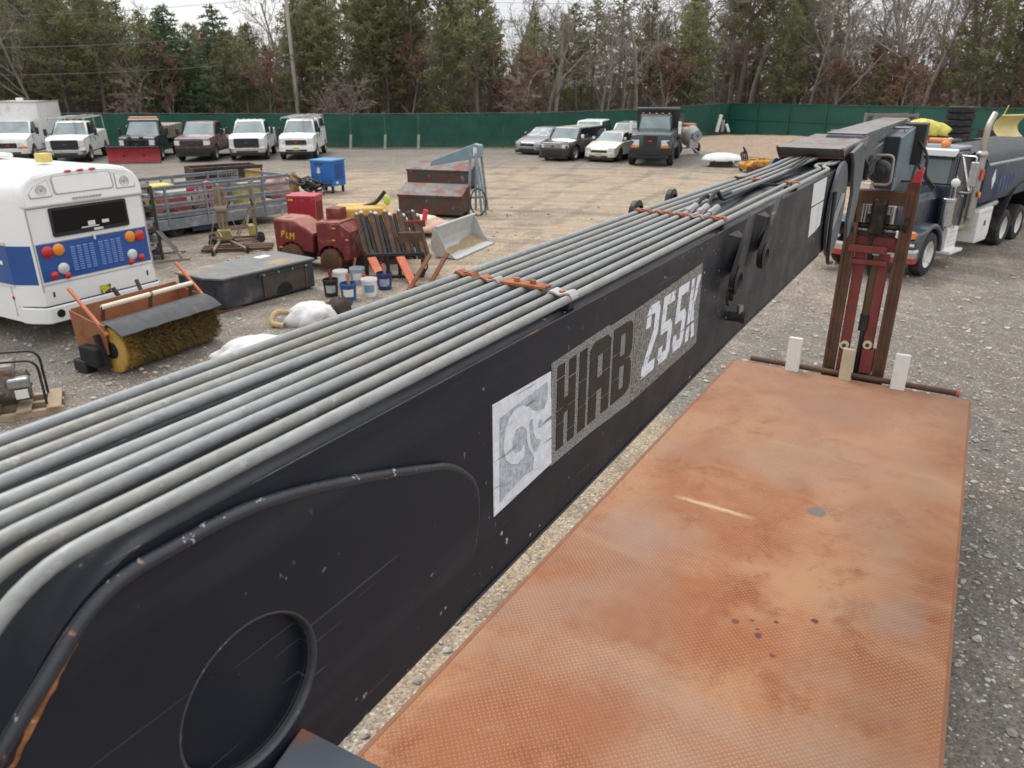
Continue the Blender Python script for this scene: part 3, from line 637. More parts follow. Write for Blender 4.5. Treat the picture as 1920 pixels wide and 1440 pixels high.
# square outer box with a grey-blue flank
la0, zt = SP(1692, 256, 7.6); la1, _ = SP(1655, 256, 7.6); _, zb = SP(1672, 356, 7.6)
s2, _ = FP(1714, 262, la0)
dgrey = boom_paint('box_dark_paint', (.028, .03, .037)); bgrey = boom_paint('blue_grey_paint', (.115, .165, .2), True, .0)
m = MB(); pr(m, [(7.6, zb), (7.6, zt), (s2, zt + .03), (s2, zb + .03)], la0 + .012, la1); m.build('jib_box', dgrey, crane, bevel=.01)
m = MB(); pr(m, [(7.596, zb - .01), (7.596, zt - .01), (s2, zt + .02), (s2, zb + .02)], la0, la0 + .012); m.build('jib_box_side', bgrey, crane)
m = MB(); pr(m, [(s2 - .02, zb + .1), (s2 - .02, zt + .05), (s2 + .35, zt + .05), (s2 + .35, zb + .1)], la0 - .10, la0 + .1); m.build('end_bracket', black_plastic, crane, bevel=.01)
m = MB(); m.tube(fillet([pt(1722, 262, s2), pt(1741, 290, s2 - .1), pt(1733, 330, s2 - .1), pt(1748, 356, s2)], .2), .014, 8); m.tube(fillet([pt(1715, 300, s2), pt(1735, 330, s2 - .1), pt(1752, 352, s2)], .2), .014, 8); m.build('hose', hose, crane, smooth=60)
m = MB(); m.tube([pt(1648, 239, 8.2), pt(1706, 240, 8.2)], .011, 8); m.tube([pt(1697, 240, 8.2), pt(1697, 262, 8.2)], .009, 8); m.build('guard_rail', steel, crane, smooth=60)
# round black lamp in its hooped guard
c0 = pt(1648, 322, 7.25)
m = MB(); m.lathe([(0, -.04), (.045, -.038), (.075, -.02), (.092, .0), (.095, .07), (.06, .1), (0, .1)], 28, tuple(c0), 'x'); lamp = m.build('work_lamp', black_plastic, crane, smooth=50)
m = MB(); m.lathe([(.03, -.043), (.034, -.046), (.038, -.043)], 20, tuple(c0), 'x'); m.lathe([(.062, -.031), (.066, -.034), (.07, -.031)], 24, tuple(c0), 'x'); m.build('lamp_ring', dark_steel, lamp, smooth=60)
m = MB(); m.tube(fillet([pt(1634, 346, 7.2), pt(1637, 345, 7.2), pt(1669, 347, 7.2), pt(1677, 291, 7.2), pt(1635, 291, 7.2)], .05), .011, 8); m.build('lamp_guard', mat('guard_tube', (.33, .31, .28), .45, .4, var=.2, c2=RUST, c2s=8, c2r=(.6, .7)), crane, smooth=60)
# grey bracket plate close to the camera at the foot of the boom
A, B, Cc = G(565, 1362, 2.98), G(735, 1447, 2.98), G(500, 1455, 2.98)
inv = Matrix.Rotation(-ang, 4, 'Z') @ Matrix.Translation((-ROOT.x, -ROOT.y, 0))
A, B, Cc = inv @ A, inv @ B, inv @ Cc
D = B + (Cc - A); ex = (D - A) * .25
t = NT('bracket_paint'); px = t.noise(22, 5, .7); c = t.mix(t.ramp(t.noise(5), .3, .7), (.075, .088, .11), (.13, .145, .165)); c = t.mix(t.ramp(t.noise(60, 3), .66, .72), c, (.35, .36, .36))
dA = t.vec('DISTANCE', t.co, tuple(A)); c = t.mix(t.math('MULTIPLY', t.ramp(dA, .045, .0, 0, 1), t.ramp(px, .4, .5)), c, (.33, .10, .03)); brk = t.fin(c, .5)
m = MB(); dn = Vector((0, 0, -.07)); q = [A, B, B + (Cc - A) * .6, Cc]; m.hexa([p + dn for p in q], q); m.build('foot_bracket', brk, crane, bevel=.004)

# ---------------------------------------------------------------- rusty flatbed deck
BZ = 1.0
bed = thing('flatbed_deck', 'rust orange tread plate truck deck beside the black crane boom', 'truck bed', (ROOT.x, ROOT.y, 0), ang)
def loc(u, v, z=BZ): return inv @ G(u, v, z)
t = NT('rusty_tread_plate')
n1 = t.noise(.9, 6, .62, .3); n2 = t.noise(2.9, 8, .72, .3); n3 = t.noise(.55, 4, .55, .6); stz = t.noise(1.4, 5, .6, .2, t.mapping(sc=(2.2, .35, 1)))
c = t.mix(t.ramp(n1, .38, .60, 0, 1, True), (.37, .195, .10), (.28, .105, .042))
c = t.mix(t.ramp(n2, .50, .66, 0, .7, True), c, (.20, .062, .022))
pat = t.noise(3.1, 8, .75, .4, t.mapping(loc=(4, 2, 0), sc=(1.2, .8, 1))); c = t.mix(t.ramp(pat, .57, .67, 0, .32, True), c, (.33, .225, .15)); c = t.mix(t.ramp(pat, .42, .34, 0, .5, True), c, (.24, .11, .065))
scr = t.noise(1, 2, .5, .3, t.mapping(rot=(0, 0, 1.35), sc=(1.2, 38, 1))); c = t.mix(t.ramp(scr, .72, .75, 0, .25), c, (.45, .31, .2)); scr = t.noise(1, 2, .5, .4, t.mapping(rot=(0, 0, .5), sc=(1.0, 46, 1))); c = t.mix(t.ramp(scr, .72, .745, 0, .4), c, (.16, .06, .03))
spk = t.noise(38, 3, .6); c = t.mix(t.ramp(spk, .66, .72, 0, .5), c, (.17, .065, .03)); spk = t.noise(25, 3, .6, 0, t.mapping(loc=(9, 0, 0))); c = t.mix(t.ramp(spk, .70, .74, 0, .6), c, (.55, .42, .30))
c = t.mix(t.ramp(n3, .52, .70, 0, .62, True), c, (.28, .195, .145))
c = t.mix(t.ramp(stz, .54, .74, 0, .45, True), c, (.29, .10, .045))
c = t.mix(t.ramp(stz, .44, .28, 0, .6, True), c, (.42, .25, .145))
xyz = t.sep(t.co)
c = t.mix(t.ramp(xyz[0], 5.4, 7.6, 0, .45), c, (.27, .185, .135))
c = t.mix(t.ramp(t.noise(14, 4, .7), .58, .74, 0, .35), c, (.24, .09, .045))
# raised lozenges, alternating by cell
cell = .0235
q = t.vec('SCALE', t.mapping(rot=(0, 0, R(45))), scale=1 / cell)
qs = t.sep(q); fx, fy = t.math('FLOOR', qs[0]), t.math('FLOOR', qs[1])
par = t.math('ABSOLUTE', t.math('MODULO', t.math('ADD', fx, fy), 2.0))
lx = t.math('SUBTRACT', t.math('SUBTRACT', qs[0], fx), .5); ly = t.math('SUBTRACT', t.math('SUBTRACT', qs[1], fy), .5)
def lerp(a, b): return t.math('ADD', t.math('MULTIPLY', a, t.math('SUBTRACT', 1.0, par)), t.math('MULTIPLY', b, par))
la_, lb_ = lerp(lx, ly), lerp(ly, lx)
el = t.math('ADD', t.math('POWER', t.math('MULTIPLY', la_, 2.05), 2.0), t.math('POWER', t.math('MULTIPLY', lb_, 5.6), 2.0))
loz = t.ramp(el, 1.0, .35, 0, 1, True)
wornf = t.ramp(t.noise(1.7, 4), .35, .6, .35, 1)
c = t.mix(t.math('MULTIPLY', loz, t.math('MULTIPLY', wornf, .58)), c, (.45, .255, .15))
c = t.mix(t.math('MULTIPLY', t.ramp(el, 1.0, 1.5, 0, .3), wornf), c, (.22, .07, .03))
wob = t.vec('SCALE', t.vec('SUBTRACT', t.noise(16, 3, .6, 0, None, True), (.5, .5, .5)), scale=.05)
wob2 = t.vec('SCALE', t.vec('SUBTRACT', t.noise(4.5, 5, .7, 0, None, True), (.5, .5, .5)), scale=.75)
def spot(c, u, v, r, col, f, sx=1.0, sy=1.0, big=False):
    P = loc(u, v); d = t.vec('DISTANCE', t.vec('MULTIPLY', t.vec('ADD', t.co, wob2 if big else wob), (1 / sx, 1 / sy, 0.0)), (P.x / sx, P.y / sy, 0.0))
    return t.mix(t.ramp(d, r * (1.25 if big else 1), r * (.2 if big else .6), 0, f, True), c, col)
for u, v, r in ((1378, 1165, .026), (1408, 1163, .018), (1419, 1180, .014), (1423, 1192, .026), (1454, 1166, .017), (1526, 1164, .026), (1449, 1229, .024)): c = spot(c, u, v, r, (.06, .03, .03), .92)
c = spot(c, 1532, 960, .085, (.15, .125, .105), .95)
for u, v, r, f in ((1230, 1160, .42, .4), (1150, 1180, .26, .45), (1380, 1190, .3, .35), (1120, 1340, .3, .45)): c = spot(c, u, v, r, (.25, .08, .028), f, big=True)
for u, v, r, f in ((1690, 1160, .22, .4), (1190, 1010, .3, .35), (1560, 770, .6, .3)): c = spot(c, u, v, r, (.27, .205, .165), f, big=True)
P0, P1 = loc(1260, 928), loc(1405, 970); dd = P1 - P0
along = t.math('DIVIDE', t.vec('DOT_PRODUCT', t.vec('SUBTRACT', t.co, (P0.x, P0.y, 0.0)), (dd.x, dd.y, 0.0)), dd.length_squared)
nn = Vector((-dd.y, dd.x, 0)).normalized(); off = t.math('ABSOLUTE', t.vec('DOT_PRODUCT', t.vec('SUBTRACT', t.vec('ADD', t.co, t.vec('SCALE', wob, scale=.7)), (P0.x, P0.y, 0.0)), (nn.x, nn.y, 0.0)))
f = t.math('MULTIPLY', t.ramp(off, .036, .002), t.math('MULTIPLY', t.ramp(along, 0, .25), t.ramp(along, 1.1, .8))); c = t.mix(t.math('MULTIPLY', f, .7), c, (.62, .46, .25))
t.bump(t.math('ADD', t.math('MULTIPLY', loz, wornf), t.math('MULTIPLY', t.noise(45, 3), .5)), .55, .004)
deck_mat = t.fin(c, t.ramp(n2, .3, .7, .62, .82), .05, .35)
m = MB(); m.box((4.15, .775 - LATC, BZ - .05), (8.0, 2.31, .1)); m.build('deck', deck_mat, bed, bevel=.008)
m = MB(); m.box((4.15, .775 - LATC - 1.158, BZ - .075), (8.0, .03, .14)); m.box((4.15, .775 - LATC + 1.17, BZ - .075), (8.0, .03, .14)); m.build('side_rail', mat('deck_edge_rust', (.22, .095, .048), .75, .05, var=.25, vs=6), bed, bevel=.004)
m = MB()
for y in (-.45, .45): m.box((4.15, .775 - LATC + y, BZ - .24), (7.8, .09, .28))
m.build('chassis_rail', dark_steel, bed)
for sx in (1.4, 2.7):
    for sy in (-1, 1):
        m = MB(); m.lathe([(.0, -.14), (.26, -.14), (.44, -.12), (.47, -.06), (.47, .06), (.44, .12), (.26, .14), (0, .14)], 28, (sx, .775 - LATC + sy * .86, .47), 'y'); m.build('wheel', rubber, bed, smooth=40)
m = MB(); a, b = SP(1408, 670, 8.2), SP(1792, 742, 8.2); m.cyl(CL(8.2, a[0], BZ + .03), CL(8.2, b[0], BZ + .03), .03, 14); bar = m.build('end_bar', rust_brown, bed, smooth=40)
m = MB(); m.cyl(CL(8.2, b[0], BZ + .03), CL(8.2, b[0] - .03, BZ + .03), .034, 14); m.build('bar_cap', mat('faded_red', (.4, .06, .05), .6, var=.2), bar, smooth=40)
for u0, u1, vt, vb, mt in ((1477, 1503, 631, 692, old_white), (1677, 1706, 662, 730, old_white), (1578, 1601, 652, 712, mat('cream_board', (.5, .44, .3), .7, var=.2))):
    l0, z1 = SP(u0 + 4, vt, 8.11); l1, _ = SP(u1 + 4, vt, 8.11)
    m = MB(); m.box(CL(8.11, (l0 + l1) / 2, (z1 + BZ) / 2 - .02), (.045, abs(l0 - l1), z1 - BZ + .04)); m.build('marker_board', mt, bed, bevel=.008)

# ---------------------------------------------------------------- forklift mast standing at the end of the deck, the jib rests over it
MS = 8.36
mast = thing('forklift_mast', 'tall rusty forklift mast with red inner rails behind the deck end', 'forklift mast', (ROOT.x, ROOT.y, 0), ang)
red_rust = mat('faded_red_rail', (.19, .04, .033), .65, .1, var=.3, vs=4, c2=(.15, .045, .03), c2s=7, c2r=(.5, .65))
lL, _ = SP(1552, 700, MS); lR, _ = SP(1644, 712, MS)
_, zc = SP(1655, 357, MS)
for la, top in ((lL, zc), (lR, zc + .085)):
    m = MB(); sg = 1 if la == lL else -1
    m.bb(MS - .06, MS + .06, la - LATC - .055, la - LATC + .055, .03, top)
    o = m.build('mast_post', rust_brown, mast, bevel=.006)
    m = MB(); m.bb(MS - .075, MS - .058, la - LATC - .058, la - LATC - .03, .05, top - .02); m.bb(MS - .075, MS - .058, la - LATC + .03, la - LATC + .058, .05, top - .02); m.build('flange', rust_brown, o)
m = MB(); m.bb(MS - .08, MS + .08, lR - LATC + .05, lL - LATC - .05, zc - .13, zc); m.build('top_tie', mat('dark_brown_tie', (.075, .035, .018), .65, .2, var=.3, vs=5), mast, bevel=.008)
a = SP(1708, 330, MS)
m = MB(); m.prism([(lR - LATC - .05, zc + .085), (lR - LATC + .045, zc + .085), (lR - LATC - .0, zc + .2), (lR - LATC - .06, zc + .24)], MS - .04, MS + .03, 'x'); m.build('red_tip', mat('red_tip_paint', (.5, .035, .045), .55, var=.2, vs=8, c2=(.55, .33, .27), c2s=6, c2r=(.5, .6)), mast, bevel=.01)
for u0, u1 in ((1613, 1583), (1656, 1628)):
    p, q = SP(u0, 500, MS + .02), SP(u1, 642, MS + .02); la = (p[0] + q[0]) / 2
    m = MB(); m.bb(MS - .03, MS + .05, la - LATC - .05, la - LATC + .05, .8, zc - .62); m.build('inner_rail', red_rust, mast, bevel=.006)
    m = MB(); m.cyl(CL(MS - .05, la, q[1]), CL(MS - .085, la, q[1]), .045, 18); o = m.build('mast_roller', mat('cream_roller', (.55, .47, .34), .5, var=.2), mast, smooth=40)
    m = MB(); m.cyl(CL(MS - .084, la, q[1]), CL(MS - .09, la, q[1]), .02, 12); m.build('roller_bolt', dark_steel, o)
    m = MB(); m.bb(MS - .07, MS + .06, la - LATC - .08, la - LATC + .04, q[1] - .32, q[1] - .06); m.build('roller_bracket', red_rust, mast, bevel=.01)
    m = MB(); m.cyl(CL(MS - .06, la - .02, q[1] - .42), CL(MS + .04, la - .02, q[1] - .42), .09, 18); m.build('chain_wheel', black_plastic, mast, smooth=40)
p, q = SP(1636, 505, MS), SP(1617, 640, MS); la = (p[0] + q[0]) / 2
m = MB(); m.cyl(CL(MS, la, p[1] + .15), CL(MS, la, q[1] + .3), .045, 16); cy = m.build('lift_cylinder', mat('oily_brown_cylinder', (.085, .062, .03), .4, .3, var=.25), mast, smooth=40)
m = MB(); m.cyl(CL(MS, la, q[1] + .3), CL(MS, la, .2), .026, 12); m.cyl(CL(MS, la, q[1] + .3), CL(MS, la, q[1] + .12), .052, 16); m.build('piston_rod', black_plastic, cy, smooth=40)
for v0, v1, dy in ((457, 478, -.09), (484, 501, -.07)):
    p0, p1 = SP(1592, v0, MS - .07), SP(1662, v1, MS - .07)
    m = MB(); m.bb(MS + dy, MS + dy + .1, p1[0] - LATC, p0[0] - LATC, p1[1], p0[1]); m.build('cross_rail', red_rust, mast, bevel=.008)
p = SP(1638, 470, MS)
m = MB(); m.prism([(y + p[0] - LATC, z + p[1]) for y, z in arc(0, 0, .22, 0, 180, 16)], MS - .02, MS + .02, 'x'); m.build('arched_plate', red_rust, mast, bevel=.006)
p = SP(1648, 405, MS); r = random.Random(4)
m = MB(); m.cyl(CL(MS, p[0] + .22, p[1] - .1), CL(MS, p[0] - .22, p[1] - .1), .03, 12); m.cyl(CL(MS - .05, p[0], p[1] + .18), CL(MS - .05, p[0], p[1] - .16), .075, 16); m.box(CL(MS, p[0], p[1] - .02), (.12, .22, .09)); m.box(CL(MS, p[0], p[1] - .17), (.1, .36, .05)); o = m.build('chain_head', mat('oily_black', (.02, .017, .013), .4, .4, var=.4, vs=9, c2=(.08, .05, .025), c2s=9), mast, smooth=35, bevel=.006)
for sg in (-1, 1):
    m = MB(); m.lathe([(.03, -.03), (.1, -.03), (.085, 0), (.1, .03), (.03, .03)], 20, CL(MS, p[0] + sg * .24, p[1] - .06), 'y'); m.build('chain_pulley', black_plastic, o, smooth=40)
for k in range(3):
    m = MB(); y = p[0] - .05 + .06 * k; m.tube(fillet([CL(MS - .06, y, p[1] + .1), CL(MS - .1, y + .12 - .1 * k, p[1] - .1), CL(MS - .05, p[0] + .02 * k, p[1] - .35), CL(MS, p[0], p[1] - .6)], .1), .011, 7); m.build('mast_hose', hose, mast, smooth=60)
# crane column and slew base under the near end of the boom
m = MB(); m.cyl(CL(-.42, .93, 1.05), CL(-.42, .93, 2.55), .24, 24); m.build('column', paint, crane, smooth=40)
m = MB(); m.bb(-.85, .0, -.95, .95, .55, 1.05); m.build('slew_base', dark_steel, crane, bevel=.03)
for sg in (-1, 1): m = MB(); m.bb(-.75, -.1, sg * .9 - .16, sg * .9 + .16, 0, .55); m.build('outrigger_foot', dark_steel, crane, bevel=.02)
# ---------------------------------------------------------------- road vehicles: +Y is forward, the front bumper stands at y = 0
_wheels = {}
def wheel_meshes(r, w, rim_mat, holes=8):
    k = (r, w, rim_mat.name)
    if k not in _wheels:
        m = MB(); q = r * .62
        m.lathe([(q, -w / 2 + .01), (r * .8, -w / 2), (r * .96, -w * .42), (r, -w * .3), (r, w * .3), (r * .96, w * .42), (r * .8, w / 2), (q, w / 2 - .01), (q * .98, 0), (q, -w / 2 + .01)], 26, (0, 0, 0), 'x')
        ty = m.mesh('wheel', rubber, 40)
        m = MB(); m.lathe([(0, w * .2), (q * .25, w * .22), (q * .3, w * .14), (q * .72, w * .12), (q * .86, w * .32), (q * .99, w * .43), (q * .99, -w * .3), (0, -w * .3)], 24, (0, 0, 0), 'x')
        for j in range(holes):
            a = 2 * math.pi * j / holes; m.cyl((w * .1, q * .52 * math.cos(a), q * .52 * math.sin(a)), (w * .155, q * .52 * math.cos(a), q * .52 * math.sin(a)), q * .07, 8)
        _wheels[k] = (ty, m.mesh('rim', rim_mat, 40))
    return _wheels[k]
def wheel(parent, x, y, r, w, rim_mat):
    ty, ri = wheel_meshes(r, w, rim_mat); o = link('wheel', ty, parent, (x, y, r), (0, 0, 0 if x > 0 else math.pi)); link('rim', ri, o); return o
alloy = mat('alloy_rim', (.42, .42, .42), .3, .7, var=.15)
white_rim = mat('white_rim', (.62, .62, .6), .4, var=.1, c2=(.25, .2, .15), c2s=6, c2r=(.55, .7))
dark_rim = mat('dark_rim', (.06, .06, .06), .5, .4, var=.2)
seat_dark = mat('cab_interior', (.02, .02, .022), .9, var=.2)
plate_y = mat('pale_number_plate', (.55, .45, .16), .5, var=.1)
def pane(name, quad, mt, parent, inset=.05, out=.008, th=.006):
    """a glass pane lying just proud of a body face given by its four corners"""
    q = [Vector(p) for p in quad]; c = sum(q, Vector()) / 4; n = (q[1] - q[0]).cross(q[3] - q[0]).normalized()
    sz = min((q[1] - q[0]).length, (q[3] - q[0]).length); q = [p + (c - p).normalized() * min(inset * 1.4, sz * .45) for p in q]
    m = MB(); m.hexa([p + n * out for p in q], [p + n * (out + th) for p in q]); return m.build(name, mt, parent, bevel=0)
def body_profile(sp):
    L, zb, ra = sp['L'], sp['zb'], sp['r'] * 1.22; zc = sp['r'] * .98
    bot = [(-L, zb)]
    for ay in sorted(sp['axles']):
        h = max(0, zb - zc); dx = math.sqrt(max(.01, ra * ra - h * h)); a = math.degrees(math.asin(min(1, h / ra)))
        bot += [(ay + x, zc + z) for x, z in arc(0, 0, ra, 180 - a, a, 10)]
    bot += [(-.05, zb)]
    return bot + sp['top']
def place(fp, rel):
    p = G(*fp); tv = Vector((-p.x, -p.y)); a = math.atan2(tv.y, tv.x) - R(rel)
    return p, a - math.pi / 2
def vehicle(name, label, cat, fp, rel, sp, group=None):
    p, rz = place(fp, rel); t = thing(name, label, cat, (p.x, p.y, hgt(p.x, p.y)), rz, group); W = sp['W'] / 2; L = sp['L']; pm = sp['paint']
    def shape(p):
        f = max(0, min(1, (p.y + .9) / .9)); b = max(0, min(1, (-p.y - L + .5) / .5)); k = 1 - .10 * f * f - .05 * b * b
        z = p.z; k *= 1 - .05 * max(0, min(1, (z - .75) / .6)) - .03 * max(0, (.6 - z) / .4)
        return Vector((p.x * k, p.y - .10 * f * (p.x / W) ** 2, z))
    prof = body_profile(sp); m = MB()
    n = len(prof); xs = [-W, -W * .86, -W * .5, 0, W * .5, W * .86, W]; crown = lambda x: .035 * (1 - (x / W) ** 2)
    vs = [(x, y, z + (crown(x) if z > .9 else 0)) for x in xs for y, z in prof]; k = len(xs)
    fs = [(i * n + j, i * n + (j + 1) % n, (i + 1) * n + (j + 1) % n, (i + 1) * n + j) for i in range(k - 1) for j in range(n)] + [tuple(range(n)), tuple(reversed(range((k - 1) * n, k * n)))]
    m.add(vs, fs); m.mod(shape); body = m.build('body', pm, t, smooth=38, bevel=.045, seg=3)
    # lower dark underside
    m = MB(); m.bb(-W * .8, W * .8, -L + .3, -.3, sp['zb'] - .1, sp['zb'] + .25); m.build('underbody', under, t)
    # cabin
    yb0, yb1, zb, yt0, yt1, zt, hb, ht = sp['cab']        # front/rear y at belt, belt z, front/rear y at roof, roof z, half widths
    Bq = [Vector((hb, yb0, zb)), Vector((-hb, yb0, zb)), Vector((-hb, yb1, zb)), Vector((hb, yb1, zb))]
    Tq = [Vector((ht, yt0, zt)), Vector((-ht, yt0, zt)), Vector((-ht, yt1, zt)), Vector((ht, yt1, zt))]
    m = MB(); lo = [Bq[1], Bq[0], Bq[3], Bq[2]]; hi = [Tq[1], Tq[0], Tq[3], Tq[2]]
    m.hexa([p + Vector((0, 0, -.12)) for p in lo], hi); cabo = m.build('cab', sp.get('cabpaint', pm), t, smooth=50, bevel=.07, seg=3)
    m = MB(); ym = (yt0 + yt1) / 2; m.grid([[(ht * .93 * x, yt0 - .06 + (yt1 - yt0 + .12) * y, zt + .035 * (1 - x * x) * (1 - (2 * y - 1) ** 2) + .003) for x in (-1, -.6, -.2, .2, .6, 1)] for y in (0, .15, .5, .85, 1)]); m.build('roof', sp.get('roofpaint', sp.get('cabpaint', pm)), t, smooth=180)
    pane('windscreen', [Bq[1], Bq[0], Tq[0], Tq[1]], glass_sky_tint, t, .075, .004)
    pane('rear_window', [Bq[3], Bq[2], Tq[2], Tq[3]], glass_dark, t, .08, .004)
    sd = sp.get('side', 2)
    for sg in (1, -1):
        for j in range(sd):
            f0, f1 = j / sd, (j + 1) / sd
            if sg > 0: a, b = Bq[0], Bq[3]; c, d = Tq[0], Tq[3]
            else: a, b = Bq[1], Bq[2]; c, d = Tq[1], Tq[2]
            q = [a.lerp(b, f0), a.lerp(b, f1), c.lerp(d, f1), c.lerp(d, f0)]
            if sg > 0: q = [q[1], q[0], q[3], q[2]]
            pane('side_window', q, glass_dark, t, .055, .004)
        # door seams and handle
        for j in range(sd):
            y = yb0 + (yb1 - yb0) * j / sd - .05; m = MB(); m.bb(sg * W * .955, sg * (W * .98), y - .006, y + .006, sp['zb'] + .1, zb - .03); m.build('door_seam', black_plastic, body)
            m = MB(); m.bb(sg * W * .95, sg * (W * .985), y - (yb0 - yb1) / sd * .8, y - (yb0 - yb1) / sd * .8 + .16, zb - .16, zb - .125); m.build('door_handle', sp.get('handle', black_plastic), body, bevel=.006)
        m = MB(); mx = hb + sp.get('mir', .16); m.box((sg * mx, yb0 - .28, zb + .16), (.16, .1, sp.get('mirh', .26))); m.build('mirror', sp.get('mirror', black_plastic), t, bevel=.03)
        m = MB(); m.bar((sg * (hb - .03), yb0 - .3, zb + .06), (sg * mx, yb0 - .28, zb + .1), .05, .04); m.build('mirror_arm', black_plastic, t)
    # front end
    if 'grille' in sp:
        z0, z1, hw, gm = sp['grille']; fy = sp.get('gy', 0.0)
        m = MB(); m.prism(rrect(-hw, hw, z0, z1, .05, 3), fy - .08, fy + .022, 'y'); g = m.build('grille', gm, t, bevel=.008)
        m = MB(); ns = sp.get('bars', 3)
        for j in range(ns): z = z0 + (z1 - z0) * (j + .5) / ns; m.bb(-hw * .93, hw * .93, fy + .02, fy + .03, z - .014, z + .014)
        m.build('grille_bars', sp.get('barmat', dark_steel), g)
        m = MB(); m.lathe([(0, .012), (.09, .010), (.105, 0)], 18, (0, fy + .03, (z0 + z1) / 2), 'y'); m.mod(lambda p: Vector((p.x, p.y, (p.z - (z0 + z1) / 2) * .45 + (z0 + z1) / 2))); m.build('badge', sp.get('badge', mat('blue_badge', (.03, .05, .13), .3)), g, smooth=60)
    if 'lamps' in sp:
        z0, z1, x0, x1 = sp['lamps']
        for sg in (-1, 1):
            m = MB(); m.hexa([(sg * x0, -.16, z0), (sg * x0, .02, z0), (sg * x1, -.10, z0 + .02), (sg * x1, -.34, z0 + .02)], [(sg * x0, -.16, z1), (sg * x0, .0, z1), (sg * x1, -.12, z1 - .01), (sg * x1, -.34, z1 - .01)]); o = m.build('headlight', lamp_clear, t, bevel=.012)
            if sp.get('turn'): m = MB(); m.hexa([(sg * x0, -.16, z0 - .1), (sg * x0, .02, z0 - .1), (sg * x1, -.09, z0 - .1), (sg * x1, -.34, z0 - .1)], [(sg * x0, -.16, z0 - .01), (sg * x0, .02, z0 - .01), (sg * x1, -.095, z0 + .01), (sg * x1, -.34, z0 + .01)]); m.build('turn_lamp', amber, o, bevel=.008)
    if 'bumper' in sp:
        z0, z1, bm_ = sp['bumper']; m = MB(); pts = [(-W * .93, -.35), (-W * .92, -.12), (-W * .7, .04), (0, .09), (W * .7, .04), (W * .92, -.12), (W * .93, -.35)]; rows = []
        inn = [(x * .93, y - .12) for x, y in pts]
        m.prism(pts + inn[::-1], z0, z1, 'z'); bo = m.build('bumper', bm_, t, bevel=.018)
        m = MB(); m.bb(-W * .55, W * .55, .03, .097, z0 + .02, z0 + (z1 - z0) * .42); m.build('air_intake', black_plastic, bo)
        m = MB(); m.bb(-W * .86, W * .86, -.25, .05, z0 - .15, z0 + .01); m.build('lower_valance', black_plastic, t, bevel=.02)
        if sp.get('plate'): m = MB(); m.bb(-.16, .16, .095, .106, (z0 + z1) / 2 - .06, (z0 + z1) / 2 + .09); m.build('number_plate', plate_y, t)
    for sg in (-1, 1):
        m = MB(); m.bb(sg * W * .72, sg * W * .9, -L - .012, -L + .05, zb - .42, zb - .08); m.build('tail_light', red_lens, t, bevel=.01)
        for ay in sp['axles']: wheel(t, sg * (W - .13), ay, sp['r'], sp.get('tw', .24), sp.get('rim', alloy))
    if sp.get('clear'):
        for j in range(5): m = MB(); m.blob(((j - 2) * ht * .42, yt0 - .1, zt + .05), (.06, .05, .028), 8, 5, 0, 0, False); m.build('roof_marker_lamp', sp['clear'], t)
    return t
def pickup_spec(pm, **k):
    d = dict(L=5.9, W=2.04, zb=.52, r=.41, axles=(-.98, -4.75), paint=pm, cab=(-1.42, -3.55, 1.32, -2.2, -3.35, 2.0, .93, .74), side=2,
             top=[(0, .55), (.0, .98), (-.06, 1.16), (-.25, 1.24), (-1.45, 1.33), (-3.6, 1.36), (-3.62, 1.42), (-5.88, 1.44), (-5.9, 1.38)], grille=(.68, 1.16, .64, black_plastic), lamps=(.80, 1.14, .66, .92), bumper=(.42, .66, chrome), tw=.26)
    d.update(k); return d
def rack_cap(t, z0=1.45, tall=.55, cap=False, y0=-1.2, y1=-5.75, hw=.86):
    gm = mat('grey_rack_tube', (.36, .36, .34), .5, .3, var=.15, c2=(.2, .15, .1), c2s=4)
    if cap:
        m = MB(); m.hexa([(-.93, -3.6, z0), (.93, -3.6, z0), (.93, -5.85, z0), (-.93, -5.85, z0)][::-1], [(-.8, -3.65, z0 + .6), (.8, -3.65, z0 + .6), (.8, -5.8, z0 + .6), (-.8, -5.8, z0 + .6)][::-1]); o = m.build('bed_cap', white_paint, t, bevel=.05)
        for sg in (-1, 1):
            q = [Vector((sg * .93, -3.7, z0 + .08)), Vector((sg * .93, -5.75, z0 + .08)), Vector((sg * .81, -5.72, z0 + .55)), Vector((sg * .81, -3.75, z0 + .55))]
            if sg > 0: q = [q[1], q[0], q[3], q[2]]
            pane('cap_window', q, glass_dark, o, .06)
    zt = z0 + tall + (.12 if cap else .22); m = MB()
    for sg in (-1, 1):
        m.tube([(sg * hw, y0, zt), (sg * hw, y1, zt)], .032, 8)
        for y in (y0 - .1, y0 - 2.3, y1 + .1): m.tube([(sg * (hw + .06), y, z0 - .05 if y < -3 else zt - .12), (sg * hw, y, zt)], .028, 8)
    for j in range(6): y = y0 + (y1 - y0) * j / 5; m.tube([(-hw, y, zt), (hw, y, zt)], .024, 8)
    m.build('roof_rack', gm, t, smooth=60)
    m = MB()
    for x in (-.5, -.12): m.bar((x, y0 + .35, zt + .06), (x, y1 + .4, zt + .06), .05, .07)
    for j in range(11): y = y0 + .2 + (y1 - y0) * j / 11; m.bar((-.5, y, zt + .06), (-.12, y, zt + .06), .03, .03)
    m.build('ladder', mat('dull_ladder', (.42, .41, .37), .5, .3, var=.2), t)
GRP = 'trucks parked along the green fence'
